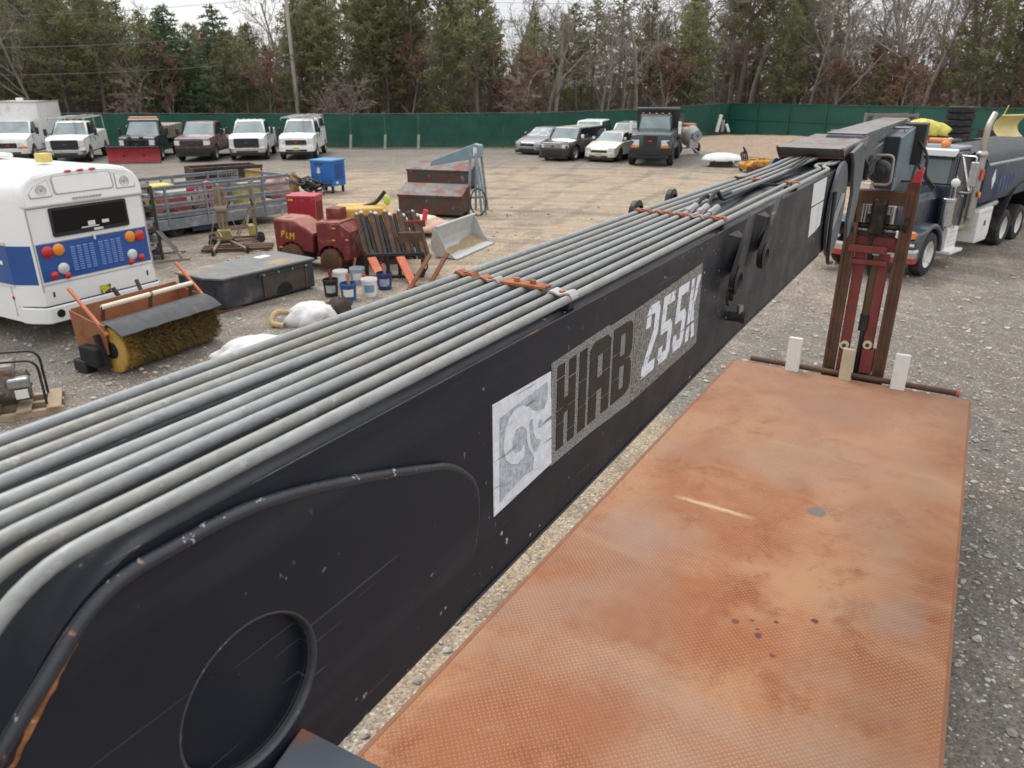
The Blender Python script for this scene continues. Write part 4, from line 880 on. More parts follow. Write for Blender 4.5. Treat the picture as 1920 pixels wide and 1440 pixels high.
# box truck at the left edge
sp = pickup_spec(white_paint, L=6.8, W=2.05, cab=(-.95, -2.35, 1.38, -1.75, -2.3, 2.05, .95, .82), side=1, axles=(-.85, -5.0), top=[(0, .5), (.0, 1.0), (-.08, 1.18), (-1.0, 1.4), (-2.4, 1.42), (-2.42, .85), (-6.78, .85), (-6.8, .8)], grille=(.72, .98, .42, black_plastic), lamps=(.78, .99, .46, .9), turn=True, bumper=(.42, .66, old_white), rim=white_rim, mir=.26, mirh=.36, badge=mat('red_badge', (.4, .02, .02), .4))
tk = vehicle('box_truck', 'white box truck with amber headlamp corners, leftmost of the parked row', 'box truck', (22, 304), 17, sp, GRP)
m = MB(); m.hexa([(-1.16, -2.35, .82), (1.16, -2.35, .82), (1.16, -6.9, .82), (-1.16, -6.9, .82)][::-1], [(-1.16, -2.2, 3.0), (1.16, -2.2, 3.0), (1.16, -6.9, 3.0), (-1.16, -6.9, 3.0)][::-1]); bx = m.build('cargo_box', white_paint, tk, bevel=.03)
m = MB()
for z in (.82, 3.0):
    for sg in (-1, 1): m.box((sg * 1.165, -4.6, z), (.03, 4.7, .07))
m.box((0, -2.2, 3.0), (2.34, .05, .07)); m.build('box_trim', mat('dull_alloy_trim', (.5, .46, .4), .5, .4, var=.2), bx)
m = MB(); m.cyl((.7, -6.2, 3.0), (.7, -6.2, 3.16), .2, 14); m.build('roof_vent', old_white, bx, smooth=40, bevel=.03)
# white pickup with rack and tools bed
t_ = vehicle('pickup_truck', 'white pickup with black grille and tall ladder rack beside the box truck', 'pickup truck', (128, 306), 14, pickup_spec(white_paint, clear=white_paint, mir=.3, mirh=.36), GRP); rack_cap(t_, 1.45, .52)
# dark plough truck with dump bed
dk = mat('black_navy_paint', (.018, .02, .028), .3, var=.15, c2=(.1, .09, .08), c2s=4, c2r=(.56, .75), coat=.4)
sp = pickup_spec(dk, L=6.3, top=[(0, .55), (.0, .98), (-.06, 1.2), (-.25, 1.27), (-1.45, 1.34), (-2.7, 1.36), (-2.72, .8), (-6.28, .8), (-6.3, .75)], cab=(-1.42, -2.7, 1.32, -2.1, -2.6, 2.02, .93, .76), side=1, axles=(-.95, -4.9), bumper=(.5, .74, white_paint), rim=steel, tw=.34, mir=.3, mirh=.36, lamps=(.84, 1.12, .62, .9))
t_ = vehicle('plow_truck', 'black dump pickup with amber roof lightbar and a red snow plough in front', 'pickup truck', (262, 303), 15, sp, GRP)
m = MB(); m.hexa([(-1.0, -2.75, 1.05), (1.0, -2.75, 1.05), (1.0, -6.2, 1.05), (-1.0, -6.2, 1.05)][::-1], [(-1.15, -2.7, 1.75), (1.15, -2.7, 1.75), (1.15, -6.3, 1.75), (-1.15, -6.3, 1.75)][::-1]); o = m.build('dump_bed', mat('tan_dump_bed', (.3, .27, .21), .6, var=.25, c2=(.2, .12, .07), c2s=3), t_, bevel=.02)
m = MB()
for j in range(5):
    for sg in (-1, 1): y = -3.0 - j * .75; m.bar((sg * 1.02, y, 1.05), (sg * 1.17, y, 1.76), .06, .05)
m.build('bed_ribs', mat('tan_dump_rib', (.25, .22, .17), .6, var=.25), o)
m = MB(); m.bb(-.78, .78, -2.3, -2.05, 2.06, 2.12); lb = m.build('lightbar_base', white_paint, t_, bevel=.01)
m = MB(); m.bb(-.74, .74, -2.32, -2.06, 2.12, 2.24); m.build('lightbar', mat('salmon_lightbar', (.62, .27, .13), .35, var=.15, vs=6), lb, bevel=.03)
m = MB(); rows = []
for j in range(9):
    a = R(-38 + 76 * j / 8); rows.append([(x, .95 - .42 * math.cos(a) + .3, .42 + .42 * math.sin(a) / math.sin(R(38)) * .9) for x in (-1.32, -.5, .5, 1.32)])
back = [[(p[0], p[1] - .035, p[2]) for p in r_] for r_ in rows]
m.grid(rows); m.grid([r_[::-1] for r_ in back]); m.grid([rows[0][::-1], back[0][::-1]]); m.grid([rows[-1], back[-1]])
pl = m.build('plow_blade', mat('red_plow', (.30, .02, .025), .4, var=.25, vs=3, c2=(.12, .05, .04), c2s=4, c2r=(.58, .75)), t_, smooth=40)
m = MB(); m.bb(-1.33, 1.33, .86, .96, .78, .86); m.build('plow_top_edge', black_plastic, pl, bevel=.01)
m = MB(); m.bb(-1.32, 1.32, .84, .89, .02, .12); m.build('cutting_edge', dark_steel, pl)
m = MB()
for sg in (-1, 1): m.bar((sg * .3, -.1, .5), (sg * .5, .85, .4), .1, .1); m.bar((sg * .34, .05, .5), (sg * .34, .1, 1.15), .07, .07)
m.bar((-.42, .08, 1.1), (.42, .08, 1.1), .09, .09); m.bar((-.2, .1, .9), (.2, .5, .7), .09, .09); m.build('plow_frame', black_plastic, t_)
m = MB()
for sg in (-1, 1): m.box((sg * .3, .1, 1.24), (.2, .14, .14))
m.build('plow_lamp', dark_steel, t_, bevel=.02)
# maroon pickup
ma = mat('faded_maroon_paint', (.075, .022, .028), .4, var=.2, c2=(.2, .13, .12), c2s=2.5, c2r=(.52, .75), coat=.2)
sp = pickup_spec(ma, bumper=(.45, .72, black_plastic), lamps=(.86, 1.1, .62, .92), grille=(.84, 1.1, .6, dark_steel), bars=4, cab=(-1.42, -3.3, 1.32, -2.1, -3.15, 1.98, .93, .78), top=[(0, .5), (.0, 1.0), (-.05, 1.16), (-.2, 1.22), (-1.45, 1.32), (-3.35, 1.34), (-3.37, .85), (-5.88, .85), (-5.9, .8)], mir=.26, mirh=.32)
t_ = vehicle('pickup_truck', 'faded maroon pickup with a pale flat bed between plough truck and white pickup', 'pickup truck', (364, 304), 17, sp, GRP)
m = MB(); m.bb(-1.08, 1.08, -3.4, -6.1, .95, 1.05); o = m.build('flat_bed', mat('pale_flat_bed', (.42, .4, .35), .6, var=.2), t_, bevel=.01)
m = MB(); m.bb(-.95, -.2, -3.5, -4.0, 1.05, 1.5); m.build('bed_box', mat('pale_tool_box', (.46, .45, .42), .5, var=.2), o, bevel=.02)
# white pickup, no rack
vehicle('pickup_truck', 'plain white pickup with black grille and no rack beside the maroon pickup', 'pickup truck', (466, 302), 8, pickup_spec(white_paint, L=6.2, clear=white_paint, mir=.28, mirh=.36), GRP)
t_ = vehicle('pickup_truck', 'white pickup with cap, ladder rack and front plate, rightmost of the truck row', 'pickup truck', (558, 301), 9, pickup_spec(white_paint, grille=(.80, 1.06, .56, dark_steel), lamps=(.88, 1.12, .62, .9), bumper=(.45, .72, white_paint), plate=True, badge=mat('red_badge', (.4, .02, .02), .4)), GRP); rack_cap(t_, 1.45, .58, True)
# cluster by the fence corner
CG = 'cars parked near the fence corner'
silver = mat('silver_grey_paint', (.30, .30, .31), .3, .4, var=.08, coat=.5)
pearl = mat('cream_car_paint', (.68, .65, .56), .3, var=.05, coat=.5)
def sedan_spec(pm, **k):
    d = dict(L=4.8, W=1.85, zb=.32, r=.34, axles=(-.92, -3.75), paint=pm, cab=(-1.15, -4.1, .98, -2.0, -3.4, 1.45, .82, .60), side=2, top=[(0, .32), (.02, .55), (-.05, .68), (-.25, .76), (-1.2, .98), (-4.15, 1.02), (-4.75, .98), (-4.8, .85)], grille=(.45, .62, .45, dark_steel), lamps=(.58, .74, .5, .84), bumper=(.26, .48, pm), tw=.21, mirror=pm, mir=.1, mirh=.14)
    d.update(k); return d
vehicle('car', 'grey saloon car half hidden behind the black boxy wagon', 'car', (988, 291), 30, sedan_spec(silver), CG)
flex = mat('black_car_paint', (.012, .012, .014), .22, var=.1, coat=.6)
sp = sedan_spec(flex, L=5.0, W=1.95, zb=.36, r=.38, cab=(-1.2, -4.9, 1.08, -1.75, -4.75, 1.68, .9, .8), side=3, top=[(0, .36), (.02, .78), (-.05, .92), (-.25, .97), (-1.25, 1.08), (-4.95, 1.1), (-5.0, .9)], grille=(.68, .88, .52, chrome), lamps=(.68, .88, .54, .88), bumper=(.3, .62, flex), roofpaint=pearl, mirror=white_paint, mir=.14, mirh=.2)
vehicle('car', 'black boxy wagon with a white roof near the fence corner', 'car', (1036, 303), 28, sp, CG)
sp = sedan_spec(white_paint, L=4.9, W=1.95, zb=.4, r=.38, cab=(-1.15, -4.8, 1.12, -1.9, -4.5, 1.82, .9, .74), side=3, top=[(0, .4), (.02, .85), (-.05, 1.0), (-.25, 1.06), (-1.2, 1.14), (-4.85, 1.16), (-4.9, .95)], grille=(.7, .92, .5, dark_steel), lamps=(.74, .92, .54, .86), bumper=(.36, .66, white_paint), mir=.12, mirh=.2)
vehicle('car', 'white sport utility car parked behind the cream saloon', 'car', (1092, 290), 12, sp, CG)
vehicle('car', 'cream white saloon car with a front plate beside the dark dump truck', 'car', (1122, 305), 22, sedan_spec(pearl, plate=True, rim=dark_rim), CG)
sp = sedan_spec(silver, L=5.0, W=1.95, zb=.36, r=.36, cab=(-.75, -4.9, 1.05, -1.85, -4.6, 1.75, .9, .72), side=3, top=[(0, .36), (.02, .7), (-.08, .85), (-.8, 1.05), (-4.95, 1.1), (-5.0, .9)], mir=.12, mirh=.18)
vehicle('minivan', 'silver grey minivan squeezed behind the dark green dump truck', 'car', (1164, 293), 10, sp, CG)
# dark green dump truck
dg = mat('dark_green_truck_paint', (.010, .022, .022), .3, var=.15, coat=.4)
sp = dict(L=7.4, W=2.2, zb=.75, r=.52, axles=(-1.0, -5.3), paint=dg, cab=(-1.75, -3.1, 1.62, -2.05, -3.0, 2.42, .90, .80), side=1, top=[(0, .8), (.0, 1.2), (-.15, 1.5), (-.5, 1.6), (-1.8, 1.72), (-3.1, 1.74), (-3.12, 1.05), (-7.38, 1.05), (-7.4, 1.0)], grille=(.95, 1.5, .34, black_plastic), bars=5, lamps=(1.0, 1.28, .55, .95), turn=True, bumper=(.55, .85, black_plastic), tw=.34, rim=dark_rim, clear=mat('orange_marker', (.6, .2, .05), .3), mir=.36, mirh=.62, mirror=white_paint, badge=mat('red_badge', (.4, .02, .02), .4))
t_ = vehicle('dump_truck', 'dark green dump truck with orange roof markers beside the cars', 'dump truck', (1216, 313), 6, sp, CG)
m = MB(); m.hexa([(-1.1, -3.3, 1.2), (1.1, -3.3, 1.2), (1.1, -7.3, 1.2), (-1.1, -7.3, 1.2)][::-1], [(-1.14, -3.2, 2.68), (1.14, -3.2, 2.68), (1.14, -7.4, 2.4), (-1.14, -7.4, 2.4)][::-1]); o = m.build('dump_body', dg, t_, bevel=.03)
m = MB(); m.hexa([(-1.12, -2.9, 2.64), (1.12, -2.9, 2.64), (1.12, -3.3, 2.64), (-1.12, -3.3, 2.64)][::-1], [(-1.12, -2.85, 2.74), (1.12, -2.85, 2.74), (1.12, -3.3, 2.74), (-1.12, -3.3, 2.74)][::-1]); m.build('cab_shield', mat('grey_shield', (.2, .21, .21), .5, var=.15), o, bevel=.02)
# ---------------------------------------------------------------- school type bus seen from behind (local +Y is its front, the rear wall at y = 0)
def bus():
    a, b = G(70, 614, .4), G(289, 556, .4); a.z = b.z = 0; print('bus width', (b - a).length); mid = (a + b) / 2; ex = (b - a).normalized(); fw = Vector((-ex.y, ex.x, 0))
    mid = mid + ex * .16; rz = math.atan2(-fw.x, fw.y); W = 1.17; TAP = .38; WR = 1.0
    def taper(p): k = 1 - (1 - WR / W) * max(0, min(1, (TAP - p.y) / TAP)); return Vector((p.x * k, p.y, p.z))
    t = thing('bus', 'white bus with a blue band and round tail lamps seen from behind', 'bus', (mid.x, mid.y, 0), rz)
    wh = mat('bus_white', (.80, .80, .78), .38, var=.04, vs=2, coat=.25, c2=(.66, .63, .57), c2s=1.3, c2r=(.6, .85)); bl = mat('bus_blue', (.014, .075, .29), .35, var=.12, vs=2, coat=.3)
    seam = mat('bus_seam', (.38, .37, .34), .6, var=.2)
    LEN = 9.0; z0, zb0, zb1, zr = .42, 1.0, 1.62, 2.92
    sec = [(-W, z0), (-W, 2.28)] + [(-W * .985 + .0, 2.35)] + [(x, z) for x, z in [(-W * .96, 2.44), (-W * .9, 2.53), (-W * .76, 2.63), (-W * .45, 2.675), (0, 2.70), (W * .45, 2.675), (W * .76, 2.63), (W * .9, 2.53), (W * .96, 2.44), (W * .985, 2.35)]] + [(W, 2.28), (W, z0)]
    def scale(k, dz=0): return [(x * k, z0 + (z - z0) * k + dz) for x, z in sec]
    m = MB(); rows = []
    for y, k in ((.0, .975), (.03, .99), (.1, .998), (TAP, 1), (LEN, 1)): rows.append([(x, y, z) for x, z in ([(q[0] * k, min(q[1], z0 + (q[1] - z0) * (k + .006))) for q in sec])])
    m.grid(rows); n = len(sec); m.f.append(tuple(range(n))); m.f.append(tuple(reversed(range(4 * n, 5 * n)))); m.f += [(i * n, (i + 1) * n, (i + 1) * n + n - 1, i * n + n - 1) for i in range(4)]
    m.mod(taper); body = m.build('body', wh, t, smooth=32)
    # domed roof cap at the rear, standing a little proud, with its sunk panels
    m = MB(); cap = [(x * 1.012, z * 1.004) for x, z in sec[2:-2]]
    m.prism([(-W * 1.0, 2.17)] + cap + [(W * 1.0, 2.17)], -.045, .55, 'y'); m.mod(lambda p: Vector((p.x * (1 - .05 * max(0, .12 - p.y)), p.y + .16 * max(0, p.z - 2.2) ** 1.2 * (p.y < .1), p.z))); m.mod(taper); cp = m.build('rear_cap', wh, t, smooth=40, bevel=.04, seg=3)
    def yc(z): return -.05 + .16 * max(0, z - 2.2) ** 1.2
    def panel(name, poly, mt, par, dep=.012, off=.0):
        mm = MB(); f = [(x, yc(z) - dep - off, z) for x, z in poly]; g = [(x, yc(z) + .03, z) for x, z in poly]; k = len(poly)
        mm.add(f + g, [tuple(range(k)), tuple(reversed(range(k, 2 * k)))] + [(i, (i + 1) % k, k + (i + 1) % k, k + i) for i in range(k)]); return mm.build(name, mt, par, bevel=.006)
    panel('sign_panel', rrect(-.50, .50, 2.33, 2.60, .05), seam, cp, .004); panel('sign_board', rrect(-.475, .475, 2.342, 2.588, .04), wh, cp, .008)
    for sg in (-1, 1):
        pl = [(sg * .60, 2.31), (sg * .98, 2.31), (sg * .99, 2.38), (sg * .88, 2.48), (sg * .62, 2.56)]
        pl = [(x * .89, z) for x, z in pl]
        if sg < 0: pl = pl[::-1]
        panel('lamp_recess', pl, seam, cp, .004); panel('lamp_panel', [((x - sg * .70) * .93 + sg * .70, (z - 2.43) * .9 + 2.43) for x, z in pl], wh, cp, .008)
        mm = MB(); cx, cz = sg * .69, 2.415
        for r0, r1 in ((.072, .08), (.045, .05)): mm.lathe([(r0, yc(cz) - .010), (r0, yc(cz) - .018), (r1, yc(cz) - .018), (r1, yc(cz) - .010)], 28, (cx, 0, cz), 'y')
        mm.cyl((cx, yc(cz) - .008, cz), (cx, yc(cz) - .02, cz), .022, 12); mm.build('blank_ring', mat('ring_grey', (.33, .33, .33), .5, var=.1), cp)
    for x in (-.2, 0.0, .2): mm = MB(); mm.blob((x, yc(2.66) - .02, 2.655), (.06, .03, .022), 10, 6, 0, 0, False); mm.build('marker_lamp', red_lens, cp, smooth=180)
    mm = MB()
    for k in range(9): mm.bb(-.24 + k * .055, -.24 + k * .055 + .036, -.066, -.05, 2.235, 2.265)
    mm.build('model_script', mat('faded_script', (.4, .4, .4), .6, var=.1), cp)
    # rear wall: window, blue band, louvres, lamps
    mm = MB(); mm.prism(rrect(-.64, .66, 1.70, 2.14, .03), -.022, .02, 'y'); fr = mm.build('rear_window', mat('window_rubber', (.012, .012, .013), .5), t)
    mm = MB(); mm.prism(rrect(-.60, .62, 1.76, 2.10, .02), -.026, -.02, 'y'); mm.build('pane', mat('black_glass', (.006, .006, .007), .15, var=0, spec=.3), fr)
    mm = MB()
    for x0, x1, z_, z2 in ((-.06, .06, 1.80, 1.87), (.18, .30, 1.81, 1.86), (-.18, .12, 1.775, 1.792)): mm.bb(x0, x1, -.029, -.026, z_, z2)
    mm.build('window_sticker', old_white, fr)
    mm = MB(); mm.prism(rrect(.02, .18, 1.715, 1.75, .015), -.03, -.021, 'y'); mm.build('maker_plate', old_white, fr)
    mm = MB(); mm.prism([(-.94, 1.05), (.94, 1.05), (.94, 1.62), (-.94, 1.62)], -.014, .03, 'y'); bd = mm.build('blue_band', bl, t, bevel=.004)
    lv = mat('louvre_blue', (.12, .22, .5), .4, var=.1)
    for sg in (-1, 1):
        for k in range(4):
            x = sg * (.08 + .105 * k) - .0
            mm = MB()
            for j in range(11): mm.prism([(-.035 * 0 - .014, 1.14 + j * .036), (-.032, 1.146 + j * .036), (-.014, 1.164 + j * .036)], x - .036, x + .036, 'x')
            mm.build('louvre', lv, bd)
    mm = MB(); mm.prism(rrect(-.015, .015, 1.57, 1.66, .01), -.035, -.012, 'y'); mm.build('latch', old_white, bd)
    for sg in (-1, 1):
        for x, z, r_, mt_, nm in ((.90, 1.50, .088, red_lens, 'tail_lamp'), (.70, 1.51, .088, mat('orange_lens', (.75, .25, .015), .25, var=.1, coat=.5), 'turn_lamp'), (.68, 1.21, .085, lamp_clear, 'reversing_lamp'), (.86, 1.13, .058, red_lens, 'reflector'), (.63, 1.09, .05, red_lens, 'reflector')):
            mm = MB(); mm.lathe([(r_ * 1.06, -.012), (r_ * 1.06, -.03), (r_ * .98, -.036), (r_ * .8, -.048), (r_ * .4, -.056), (0, -.058)], 24, (sg * x * .885, 0, z), 'y'); mm.build(nm, mt_, bd, smooth=40)
    mm = MB()
    for z in (1.63, 2.16, 1.0): mm.bb(-WR * .97, WR * .97, -.008, .01, z - .006, z + .006)
    for sg in (-1, 1): mm.bb(sg * WR * .965, sg * WR * .98, -.012, .01, .9, 2.16)
    mm.build('panel_seam', seam, body)
    # bumper with exhaust and side skirt steps
    mm = MB(); mm.prism([(-W * 1.01, .40), (-W * .985, .22), (-WR * 1.04, .0), (-WR * .98, -.06), (WR * .98, -.06), (WR * 1.04, .0), (W * .985, .22), (W * 1.01, .40)], .40, .66, 'z'); bu = mm.build('bumper', wh, t, bevel=.02)
    mm = MB(); mm.prism([(-W * 1.005, .40), (-WR * 1.02, .0), (-WR * .98, -.035), (WR * .98, -.035), (WR * 1.02, .0), (W * 1.005, .40)], .655, .675, 'z'); mm.build('bumper_gap', black_plastic, bu)
    mm = MB(); mm.cyl((-.82, -.068, .54), (-.82, .1, .54), .065, 20); mm.build('exhaust_hole', under, bu)
    mm = MB(); mm.prism([(.02 + x, .72 + z) for x, z in [(-.09, .09), (.09, .09), (.085, -.02), (0, -.1), (-.085, -.02)]], -.02, -.005, 'y'); sh = mm.build('shield_sticker', mat('yellow_shield', (.6, .5, .06), .5, c2=(.02, .02, .02), c2s=18, c2r=(.5, .52), var=0), t)
    for sg in (-1, 1): mm = MB(); mm.bb(sg * .83 - .012, sg * .83 + .012, -.012, .0, .80, .88); mm.build('latch', black_plastic, t)
    # left flank: drip rail, louvre panel, blue band with white dash, window row, wheels
    for sg in (-1, 1):
        X = sg * W
        mm = MB(); mm.bb(X, X + sg * .012, TAP, LEN, 1.02, 1.62); mm.prism([(X, TAP), (X + sg * .012, TAP), (sg * (WR + .012), .03), (sg * WR * .97, .03)], 1.02, 1.62, 'z'); b2 = mm.build('blue_band', bl, t)
        mm = MB(); mm.bb(X + sg * .010, X + sg * .018, .55, 1.35, 1.32, 1.38); mm.bb(X + sg * .010, X + sg * .018, 1.5, 4.0, 1.32, 1.38); mm.build('white_stripe', wh, b2)
        mm = MB(); mm.bb(X, X + sg * .03, TAP, LEN, 2.27, 2.31); mm.bb(X, X + sg * .022, TAP, LEN, 1.63, 1.68); mm.bb(X, X + sg * .02, TAP, LEN, .98, 1.01); mm.build('rub_rail', mat('cream_rail', (.66, .63, .55), .5, var=.1), t, bevel=.006)
        mm = MB()
        for j in range(9): mm.bb(X, X + sg * .014, .5, 1.1, 1.80 + j * .045, 1.822 + j * .045)
        mm.build('side_louvre', seam, t)
        for j in range(8): mm = MB(); mm.bb(X, X + sg * .012, 1.3 + j * .9, 2.05 + j * .9, 1.78, 2.2); mm.build('side_window', glass_dark, t, bevel=.02)
        for j in range(7): mm = MB(); mm.bb(X, X + sg * .008, .5 + j * 1.1, .512 + j * 1.1, .5, 1.0); mm.build('skirt_seam', seam, t)
        for y in (2.6, 7.4): wheel(t, sg * (W - .16), y, .46, .3, white_rim)
        mm = MB(); mm.cyl((X + sg * .0, .5, .80), (X + sg * .014, .5, .80), .03, 10); mm.build('side_reflector', red_lens, t)
    # amber strobe lamp box and hatch on the roof
    mm = MB(); mm.bb(-.09, .09, .8, 1.0, 2.73, 2.87); st = mm.build('roof_strobe', mat('yellow_strobe', (.62, .5, .14), .45, var=.2, vs=8), t, bevel=.015)
    mm = MB(); mm.bb(-.36, .36, 2.4, 3.1, 2.72, 2.79); mm.build('roof_hatch', wh, t, bevel=.02)
    for sg in (-1, 1): mm = MB(); mm.bb(sg * W * .97, sg * W * 1.0 + sg * .012, .42, .5, 2.42, 2.45); mm.build('corner_lamp', black_plastic, t)
bus()
# ---------------------------------------------------------------- things standing about the yard
def frame_on(a, b, side=1):
    """plan frame: origin at a, +X towards b, +Y away from the camera"""
    d = (b - a); return a, math.atan2(d.y, d.x), d.length
def box_obj(name, mt, par, x0, x1, y0, y1, z0, z1, bv=.015, seg=2): m = MB(); m.bb(x0, x1, y0, y1, z0, z1); return m.build(name, mt, par, bevel=bv, seg=seg)
# --- stake side trailer with rails
galv_rail = mat('grey_trailer_steel', (.20, .225, .25), .5, .3, var=.18, vs=2, c2=(.32, .33, .33), c2s=5, c2r=(.5, .7))
a, b = G(258, 458), G(549, 412)
o_, rz, Lt = frame_on(a, b)
tr = thing('stake_trailer', 'long grey trailer with slatted rail sides loaded with odds and ends beside the bus', 'trailer', (o_.x, o_.y, 0), rz)
Wt = 2.3; zf = .46
box_obj('trailer_floor', mat('trailer_floor', (.2, .15, .1), .8, var=.25), tr, -3, Lt, .05, Wt - .05, zf - .06, zf, .01)
box_obj('side_sill', galv_rail, tr, -3, Lt, -.03, .05, zf - .22, zf + .05, .01); box_obj('side_sill', galv_rail, tr, -3, Lt, Wt - .05, Wt + .03, zf - .22, zf + .05, .01)
for y in (-.02, Wt + .02):
    for z, h in ((zf + .16, .15), (zf + .42, .13), (zf + .66, .13), (zf + .88, .11)):
        m = MB(); m.bb(-3, Lt, y - .018, y + .018, z - h / 2, z + h / 2); o = m.build('side_slat', galv_rail, tr, bevel=.008)
        m = MB(); m.bb(-3, Lt, y - .022, y - .018, z - .012, z + .012); m.build('slat_groove', mat('groove_grey', (.09, .1, .11), .6), o)
    x = -2.4; k = 0
    while x < Lt:
        m = MB(); m.bb(x - .03, x + .03, y - .035, y + .035, zf - .15, zf + .94); m.build('stake', galv_rail, tr, bevel=.006); x += (.35, 1.15)[k % 2]; k += 1
for k in range(4):
    m = MB(); m.bb(Lt - .06, Lt, .0, Wt, zf + .1 + .24 * k, zf + .2 + .24 * k); m.build('end_slat', galv_rail, tr, bevel=.008)
salmon = mat('salmon_panel', (.5, .2, .12), .6, var=.2)
box_obj('load_panel', salmon, tr, .1, 2.1, .35, .4, zf + .02, zf + .34, .005)
for x in (1.2, 2.1): 
    for y in (.28, Wt - .28): wheel(tr, x, y, .36, .24, dark_rim).rotation_euler = (0, 0, math.pi / 2 if y < 1 else -math.pi / 2)
for x in (Lt - 1.6, Lt - .4, .3):
    m = MB(); m.tube([(x, -.12, zf - .1), (x - .12, -.16, .06)], .035, 8); m.build('prop_leg', mat('tan_leg', (.36, .3, .2), .6, var=.2), tr)
box_obj('mud_flap', mat('navy_flap', (.02, .03, .07), .6), tr, 1.6, 2.5, .02, .08, .1, .5, .01)
# load on the trailer, each its own thing
def on_tr(x, y, z=zf): return Vector((o_.x, o_.y, 0)) + Matrix.Rotation(rz, 4, 'Z') @ Vector((x, y, z))
def cargo(name, label, cat, x, y, rot=0): p = on_tr(x, y); return thing(name, label, cat, tuple(p), rz + rot)
c_ = cargo('hard_plastic_case', 'yellow plastic case lying in the trailer behind the near rail', 'case', .9, 1.3)
box_obj('case', mat('bright_yellow', (.62, .5, .07), .5, var=.15), c_, -.9, .9, -.3, .3, 0, .84, .04); box_obj('handle', black_plastic, c_, -.15, .15, -.34, -.3, .6, .7)
c_ = cargo('floodlight_stand', 'black stand with a white lamp head above the trailer rail by the bus', 'work light', .15, .9)
m = MB(); m.tube([(0, 0, 0), (0, 0, 1.3)], .05, 8); m.tube([(-.3, -.3, 0), (0, 0, .6)], .03, 6); m.tube([(.3, .3, 0), (0, 0, .6)], .03, 6); m.build('stand', black_plastic, c_)
box_obj('lamp_head', old_white, c_, -.2, .24, -.12, .12, 1.26, 1.4, .03)
for lab, mt_, x, y, z, r3 in (('pink ball float left of another on the trailer rail', mat('hot_pink', (.62, .05, .1), .5, var=.1), Lt - 3.05, .25, .76, .12), ('bigger pink ball float right of another on the trailer rail', mat('hot_pink', (.62, .05, .1), .5), Lt - 2.55, .25, .78, .15)):
    p = on_tr(x, y); c_ = thing('ball_float', lab, 'float', tuple(p), rz, 'pink floats'); m = MB(); m.blob((0, 0, z), (r3, r3, r3), 16, 10, 0, 0, False); m.build('ball', mt_, c_, smooth=180); m = MB(); m.tube([(0, 0, 0), (0, 0, z)], .02, 6); m.build('rod', dark_steel, c_)
r = random.Random(12); cols = [(.45, .1, .08), (.5, .42, .3), (.55, .52, .48), (.4, .2, .18), (.1, .1, .1), (.5, .45, .12), (.3, .32, .33), (.5, .25, .2)]
names = ['red crate of tools in the trailer', 'tan sack slumped in the trailer', 'white bundle in the trailer', 'maroon crate in the trailer', 'black drum in the trailer', 'mustard crate in the trailer', 'grey case in the trailer', 'salmon sack in the trailer']
for k in range(8):
    x = 1.4 + k * .5; y = .55 + (k * .53) % 1.2; c_ = cargo(('crate', 'sack', 'bundle', 'crate', 'drum', 'crate', 'case', 'sack')[k], names[k], ('crate', 'sack', 'bundle', 'crate', 'drum', 'crate', 'case', 'sack')[k], x, y, r.uniform(-.4, .4)); mt_ = mat('load_%s' % 'abcdefgh'[k], cols[k], .65, var=.3, vs=6)
    h = r.uniform(.5, .82)
    if k in (1, 2, 7): m = MB(); m.blob((0, 0, h * .5), (.36, .3, h * .55), 14, 9, .3, k); m.build('cloth', mt_, c_, smooth=180); m = MB(); m.tube([(0, 0, h * .9), (.05, .02, h * 1.15)], .04, 8); m.build('neck', mt_, c_)
    elif k == 4: m = MB(); m.cyl((0, 0, 0), (0, 0, h), .28, 18); m.build('shell', mt_, c_, smooth=40); m = MB(); m.lathe([(.28, h * .33 - .02), (.295, h * .33), (.28, h * .33 + .02)], 18); m.lathe([(.28, h * .66 - .02), (.295, h * .66), (.28, h * .66 + .02)], 18); m.build('hoop', dark_steel, c_)
    else:
        box_obj('box', mt_, c_, -.33, .33, -.25, .25, 0, h, .02); box_obj('lid', mat('load_lid', (.3, .28, .25), .6, var=.2), c_, -.35, .35, -.27, .27, h - .06, h + .01, .015)
# long rusty skip with a yellow label behind the trailer
a2, b2 = G(452, 404), G(560, 392)
p_, rz2, L2 = frame_on(a2, b2); p2 = Vector((o_.x, o_.y, 0)) + Matrix.Rotation(rz, 4, 'Z') @ Vector((Lt - 1.5, Wt + .4, 0))
sk = thing('steel_skip', 'dark rusty open steel trough with a yellow sign, behind the trailer', 'skip', (p2.x, p2.y, 0), rz - .30); sk.scale = (.64, 1, .97)
rb = mat('dark_rust_brown', (.055, .03, .022), .7, .1, var=.3, c2=(.12, .05, .03), c2s=3)
for nm, x0, x1, y0, y1, z0, z1 in (('side_plate', 0, 3.3, 0, .05, .1, 1.5), ('side_plate', 0, 3.3, 1.3, 1.35, .1, 1.5), ('end_plate', 0, .05, .05, 1.3, .1, 1.5), ('end_plate', 3.25, 3.3, .05, 1.3, .1, 1.5), ('floor_plate', .05, 3.25, .05, 1.3, .1, .16)): box_obj(nm, rb, sk, x0, x1, y0, y1, z0, z1, .01)
box_obj('top_rim', rb, sk, -.03, 3.33, -.03, .06, 1.46, 1.54, .01); box_obj('yellow_sign', mat('sign_yellow', (.6, .36, .03), .5, var=.15), sk, 2.4, 3.2, -.03, -.005, 1.14, 1.43, .004)
m = MB()
for k in range(7): m.bb(1.2 + k * .13, 1.28 + k * .13, -.02, -.004, 1.24 + .02 * (k % 2), 1.36)
m.build('faded_lettering', mat('faded_letter', (.35, .3, .24), .6), sk)
